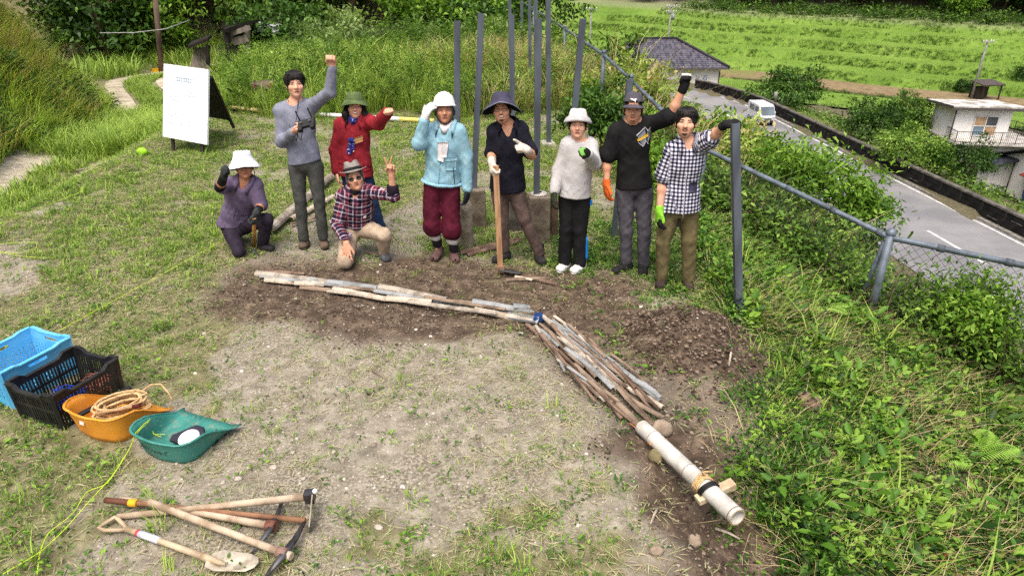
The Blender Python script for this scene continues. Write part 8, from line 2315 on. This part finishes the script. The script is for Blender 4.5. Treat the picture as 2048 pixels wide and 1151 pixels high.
def stache(p, goatee=True, m=MST):
    pts = [p.hp(q, p.face_f(q, -.040) + .0005, -.0385 - abs(q) * .22) - p.o for q in (-.026, -.014, 0, .014, .026)]
    MB().tube(pts, [.002, .0036, .003, .0036, .002], 6).build('moustache', m, p.root)
    if goatee:
        pts = [p.hp(q, p.face_f(q, -.086) + .000, -.083 + abs(q) * .25) - p.o for q in (-.022, -.011, 0, .011, .022)]
        MB().tube(pts, [.004, .008, .010, .008, .004], 7).build('goatee', m, p.root)
stache(p)
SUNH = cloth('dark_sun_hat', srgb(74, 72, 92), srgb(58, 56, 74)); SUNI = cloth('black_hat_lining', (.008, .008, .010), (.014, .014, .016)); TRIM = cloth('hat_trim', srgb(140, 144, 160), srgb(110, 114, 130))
def sunb(x, y, z, a, r):
    if r > .09:
        k = (r - .09) / .09; z += -.060 * k * abs(math.cos(a)) ** 1.3 + .025 * k * max(0, math.sin(a)) + .008 * k * math.sin(3 * a + 1)
    return x, y, z
hat = p.lathe([(0, .132), (.05, .132), (.072, .122), (.083, .085), (.092, .056), (.130, .036), (.170, .010), (.172, .007)], 48, sunb, .02).build('sun_hat', SUNH, p.root)
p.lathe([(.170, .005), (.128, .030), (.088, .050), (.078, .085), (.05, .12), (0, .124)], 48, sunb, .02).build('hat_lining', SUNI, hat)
p.lathe([(.1705, .012), (.175, .008), (.1705, .003)], 48, sunb, .02).build('hat_edge', TRIM, hat)
WGL = cloth('cream_work_glove', srgb(222, 214, 200), srgb(190, 182, 168), bscale=500); p.glove(0, WGL, WGL); p.glove(1, WGL, WGL)
# his hoe
ht, hb_ = P(985, 338, 5.98 - .36), G(1001, 541, .04)
e_ = p.wr[0] + nrm_(np.array([0, -.55, -.6])) * .085 + np.array([.035, -.01, -.0])
ht = e_ + (e_ - hb_) * .06
hr_ = empty('hoe', hb_, 0, 'hoe with a flat wooden handle held upright by the man in the dark sun hat', 'hoe'); o_ = np.array(hb_)
MB().bar(np.zeros(3), ht - o_, .050, .022, up=(0, 1, .1)).build('handle', M('hoe_handle_wood', srgb(190, 152, 116), srgb(156, 118, 84), scale=5, stretch=(6, 6, 1)), hr_, bevel=.005)
q1 = G(1043, 546, .03)
MB().bar(np.array([-.02, .0, .015]), q1 - o_, .09, .012, up=(0, .3, 1)).build('blade', STEEL, hr_)
MB().box((0, 0, .02), (.07, .05, .06)).build('socket', M('hoe_socket_wood', srgb(150, 120, 92)), hr_)

# --- 7 woman in the white hat
p = Person('woman in pale grey sweatshirt, white hat and black track trousers pointing a fist', 5.78, SK_FAIR, (1155, 256), [(1137, 291), (1179, 292)], (1149, 391), [(1135, 399), (1163, 399)], [(1132, 458, -.03), (1160, 460, -.03)], [(1129, 521), (1160, 526, -.03)], [(1119, 537, -.09), (1146, 545, -.12)],
           [dict(elbow=(1118, 340, 0), wrist=(1109, 382, -.08), palm=(1, .2, 0), pose='relaxed'), dict(elbow=(1188, 326, -.12), wrist=(1174, 306, -.34), hdir=(-.25, -.9, .3), palm=(-.7, .3, -.5), pose='fist')], bw=.135, bd=.105, hs=.96)
WSW = cloth('pale_sweatshirt', srgb(196, 194, 193), srgb(186, 184, 184))
sh_ = p.top('sweatshirt', WSW, .016, (1148, 390), (1.96, 1.9), .0018, 8, neck=.066, flare=.02, sr=1.1, neckdz=.035)
sobj('undershirt_collar', [cap(p.nb + p.tup * .01, p.nb + p.tup * .055 + p.f * .01, .063, .058, .01), cap(p.nb + p.tup * .03, p.nb + p.tup * .2, .052, None, .006, op=-1)], .007, cloth('beige_neck', srgb(206, 186, 150), srgb(186, 166, 132)), p.root, p.o)
p.trousers(cloth('black_track_trousers', (.010, .010, .011), (.017, .017, .018)), .016, fold=.003, r=(1, 1.0, 1.15))
for (i, a0, a1) in ((1, -.05, .12), (1, 1.15, 1.85)):
    k = p.hip[i]; pts = []
    for t_ in np.linspace(a0, a1, 8):
        c = p.hip[i] + (p.kn[i] - p.hip[i]) * t_ if t_ < 1 else p.kn[i] + (p.an[i] - p.kn[i]) * (t_ - 1)
        rr_ = (.094 if t_ < .2 else .068) ; pts.append(c + p.tr * rr_ * .86 + p.tf * rr_ * .42 - p.o)
    MB().tube(pts, [.006] + [.013] * 6 + [.010], 6).build('blue_stripe', cloth('blue_stripe', srgb(40, 132, 212), srgb(30, 110, 186)), p.root)
p.shoes(WHITE_SHOE, sole=WHITE_SHOE); p.features(squint=.75); p.hair(HAIRB, .006, .078, -.03)
WB_ = cloth('ivory_hat', srgb(226, 222, 214), srgb(200, 196, 190)); WB2 = cloth('grey_hat_brim', srgb(190, 188, 188), srgb(166, 164, 164))
def wb(x, y, z, a, r):
    if z > .09: z += .006 * math.sin(4 * a) * (r / .08)
    if r > .095: z += -.022 * abs(math.cos(a)) ** 2 * (r - .09) / .035
    return x, y, z
hat = p.lathe([(0, .132), (.04, .134), (.068, .126), (.080, .095), (.087, .066)], 40, wb, -.05).build('hat', WB_, p.root)
p.lathe([(.086, .068), (.110, .060), (.128, .038), (.132, .022), (.124, .020), (.100, .040), (.080, .055), (.07, .09), (0, .12)], 40, wb, -.05).build('brim', WB2, hat)
BGL = cloth('black_green_glove', srgb(30, 34, 28), srgb(22, 24, 20)); g_ = p.glove(1, BGL); p.glove(0, cloth('dark_green_glove', srgb(58, 66, 50), srgb(40, 46, 36)))
A = p.arms[1]; hp_ = hand_prims(p.wr[1], np.array(A['hdir']), np.array(A['palm']), -1, 'fist', 1.0, .0050)
sobj('finger_coating', [hp_[2], hp_[5], hp_[8]], .006, cloth('lime_coating', srgb(126, 190, 90), srgb(100, 160, 70)), g_, p.o)

# --- 8 man in the black T-shirt and cap
p = Person('man in a black printed T-shirt and grey cap raising a gloved fist high', 5.75, SK_MID, (1266, 225), [(1232, 263), (1298, 248)], (1268, 371), [(1251, 380), (1287, 380)], [(1252, 462, -.03), (1288, 464, -.03)], [(1253, 520), (1287, 524)], [(1229, 538, -.09), (1285, 547, -.13)],
           [dict(elbow=(1214, 318, 0), wrist=(1213, 366, -.06), palm=(1, .3, 0), pose='relaxed'), dict(elbow=(1341, 232, -.13), wrist=(1369, 172, -.16), hdir=(-.02, -.1, 1), palm=(0, -1, 0), pose='fist', s=.92)], bw=.155)
BTS = cloth('black_tshirt', (.009, .009, .010), (.015, .015, .016))
sh_ = p.top('tshirt', BTS, .013, (1268, 371), (.85, .92), .004, 9, neck=.066, flare=.02, sr=1.12)
GRP = cloth('print_grey', srgb(132, 136, 146), srgb(112, 116, 126), bump=0); YLP = cloth('print_yellow', srgb(214, 176, 60), srgb(196, 156, 50), bump=0); WHP = cloth('print_pale', srgb(196, 198, 204), srgb(180, 182, 190), bump=0)
def pq(pts):      # t-shirt print corners given in crop pixels of the photograph's upper right group
    out = []
    for (zx, zy) in pts:
        q = P(1060 + zx / 4.795, 120 + zy / 4.795, p.Y - p.bd - .03) - p.pel; out.append((float(q @ p.tr), float(q @ p.tup)))
    return out
p.patch('print_grey_left', pq([(1030, 735), (1112, 660), (1125, 790), (1085, 825)]), GRP, sh_, .003, th=.002)
p.patch('print_grey_right', pq([(1130, 700), (1160, 668), (1185, 720), (1140, 805)]), GRP, sh_, .003, th=.002)
for a, b in (((1025, 728), (1115, 655)), ((1115, 655), (1142, 692)), ((1142, 692), (1165, 655)), ((1040, 790), (1088, 832)), ((1088, 832), (1122, 785)), ((1122, 785), (1145, 818))):
    w_ = 6; p.patch('print_outline', pq([(a[0], a[1] - w_), (b[0], b[1] - w_), (b[0], b[1] + w_), (a[0], a[1] + w_)]), WHP, sh_, .0045, 3, 1, th=.002)
p.patch('print_yellow_lettering', pq([(1028, 762), (1145, 712), (1148, 740), (1035, 785)]), YLP, sh_, .0055, th=.002)
p.trousers(cloth('grey_trousers', srgb(92, 90, 98), srgb(74, 72, 80)), .015, fold=.0045, r=(1, 1.0, 1.08)); p.shoes(SHOE_BK, sole=SHOE_BK); p.features(browh=-.003); p.hair(HAIRB, .006, .078, -.035); stache(p, True, M('light_stubble', srgb(112, 76, 58), srgb(96, 64, 50)))
CAPG = cloth('grey_cap', srgb(90, 88, 96), srgb(74, 72, 80)); 
hat = p.lathe([(0, .136), (.006, .137), (.03, .133), (.062, .116), (.080, .085), (.086, .055), (.086, .045), (.080, .046), (.07, .09), (0, .125)], 36, None, .0, sy=1.14).build('cap', CAPG, p.root)
V = []
for j in range(5):
    for i in range(13):
        a = math.pi * (.12 + .76 * i / 12); rr_ = .084 + .075 * j / 4 * math.sin((a - math.pi * .06) / .88) ** .6
        V.append(p.hp(math.cos(a) * (.084 + (rr_ - .084) * .35), math.sin(a) * rr_ * 1.12, .050 - .022 * (j / 4) ** 1.3 - .014 * math.cos(a) ** 2) - p.o)
o = np_mesh('visor', np.array(V), np.array([(j * 13 + i, j * 13 + i + 1, (j + 1) * 13 + i + 1, (j + 1) * 13 + i) for j in range(4) for i in range(12)]), None, None, True)
o = link('visor', o, CAPG, hat); sd = o.modifiers.new('stiff', 'SOLIDIFY'); sd.thickness = .005
# leaping cat emblem on the front of the cap
cat = [(-.030, .010), (-.022, .014), (-.012, .010), (.0, .006), (.010, .012), (.020, .012), (.024, .006), (.016, .002), (.012, -.008), (.016, -.018), (.010, -.016), (.005, -.006), (-.004, -.002), (-.014, .000), (-.020, .006), (-.028, .006)]
def capsurf(x, u):
    t_ = np.linspace(.16, .02, 80)
    for f in t_:
        rr_ = math.hypot(x, f / 1.14); hgt = np.interp(rr_, [0, .006, .03, .062, .080, .086], [.136, .137, .133, .116, .085, .05])
        if u < hgt: return f
    return .08
V = [p.hp(-x, capsurf(x, .088 + y) + .003, .088 + y) - p.o for x, y in cat]; N = len(V)
cb = bmesh.new(); vs = [cb.verts.new(v) for v in V]; cb.faces.new(vs); bmesh.ops.triangulate(cb, faces=cb.faces[:]); me = bpy.data.meshes.new('cap_emblem'); cb.to_mesh(me); cb.free()
o = link('cap_emblem', me, WHITE_WALL, hat); sd = o.modifiers.new('thick', 'SOLIDIFY'); sd.thickness = .002
g_ = p.glove(1, SHOE_BK, cloth('black_cuff', (.012, .012, .012)), .004, .025)
A = p.arms[1]; hp_ = hand_prims(p.wr[1], np.array(A['hdir'], float), np.array(A['palm'], float), -1, 'fist', .92, .0062)
sobj('finger_coating', [hp_[2], hp_[5], hp_[8], hp_[11]], .006, cloth('white_coating', srgb(224, 220, 220), srgb(196, 192, 194)), g_, p.o)
ORGL = cloth('orange_glove', srgb(226, 112, 50), srgb(200, 92, 38)); g_ = p.glove(0, ORGL, None, .004, .02)

# --- 9 man in the checked shirt
p = Person('smiling man in a blue and white checked shirt holding the leaning post', 5.42, SK_FAIR, (1371, 251), [(1346, 302), (1397, 293)], (1358, 420), [(1340, 428), (1377, 428)], [(1327, 482, -.03), (1378, 480, -.03)], [(1324, 553), (1377, 556, -.02)], [(1319, 570, -.08), (1379, 579, -.12)],
           [dict(elbow=(1326, 356, 0), wrist=(1319, 420, -.07), palm=(1, .3, 0), pose='relaxed'), dict(elbow=(1424, 276, -.12), wrist=(1449, 250, -.30), hdir=(.75, -.3, .35), palm=(.25, .1, -1), pose='grip')], bw=.165)
sh_ = p.top('checked_shirt', GING, .015, (1357, 417), (.92, .82), .004, 12, neck=.064, flare=.03, sr=1.15, pat=True, vee=.03)
p.collar(GING, .044, .066, .9, pat=True)
p.patch('pocket', [(.03, .27), (.105, .27), (.105, .19), (.03, .19)], cloth('navy_check', srgb(70, 70, 92), srgb(40, 40, 58)), sh_, .003, th=.002)
MB().tube([p.tsurf(.0, v, None, .003) - p.o for v in np.linspace(.36, -.02, 9)], .0035, 5).build('placket', M('pale_placket', srgb(196, 196, 206)), sh_)
p.trousers(cloth('khaki_trousers', srgb(118, 108, 76), srgb(94, 86, 60)), .018, fold=.005, r=(1.03, 1.05, 1.05)); p.shoes(cloth('brown_dark_shoe', srgb(70, 58, 54), srgb(50, 42, 40)), 'work_shoe', ankle=.05)
p.patch('belt_end', [(-.04, -.02), (-.015, -.02), (-.015, -.10), (-.04, -.10)], BLACKP, p.root, .0, 2, 3)
p.features(mouth='smile', squint=.6, teeth=False); p.hair(HAIRB, .014, .062, .016, -.040, 9); stache(p)
g_ = p.glove(1, SHOE_BK, None, .004)
g_ = p.glove(0, cloth('lime_glove', srgb(140, 206, 60), srgb(116, 180, 46)), None, .004, .03)
A = p.arms[0]; hp_ = hand_prims(p.wr[0], p.wr[0] - p.el[0], np.array(A['palm'], float), 1, 'relaxed', 1.0, .0058)
sobj('finger_coating', hp_[2:11], .006, SHOE_BK, g_, p.o)
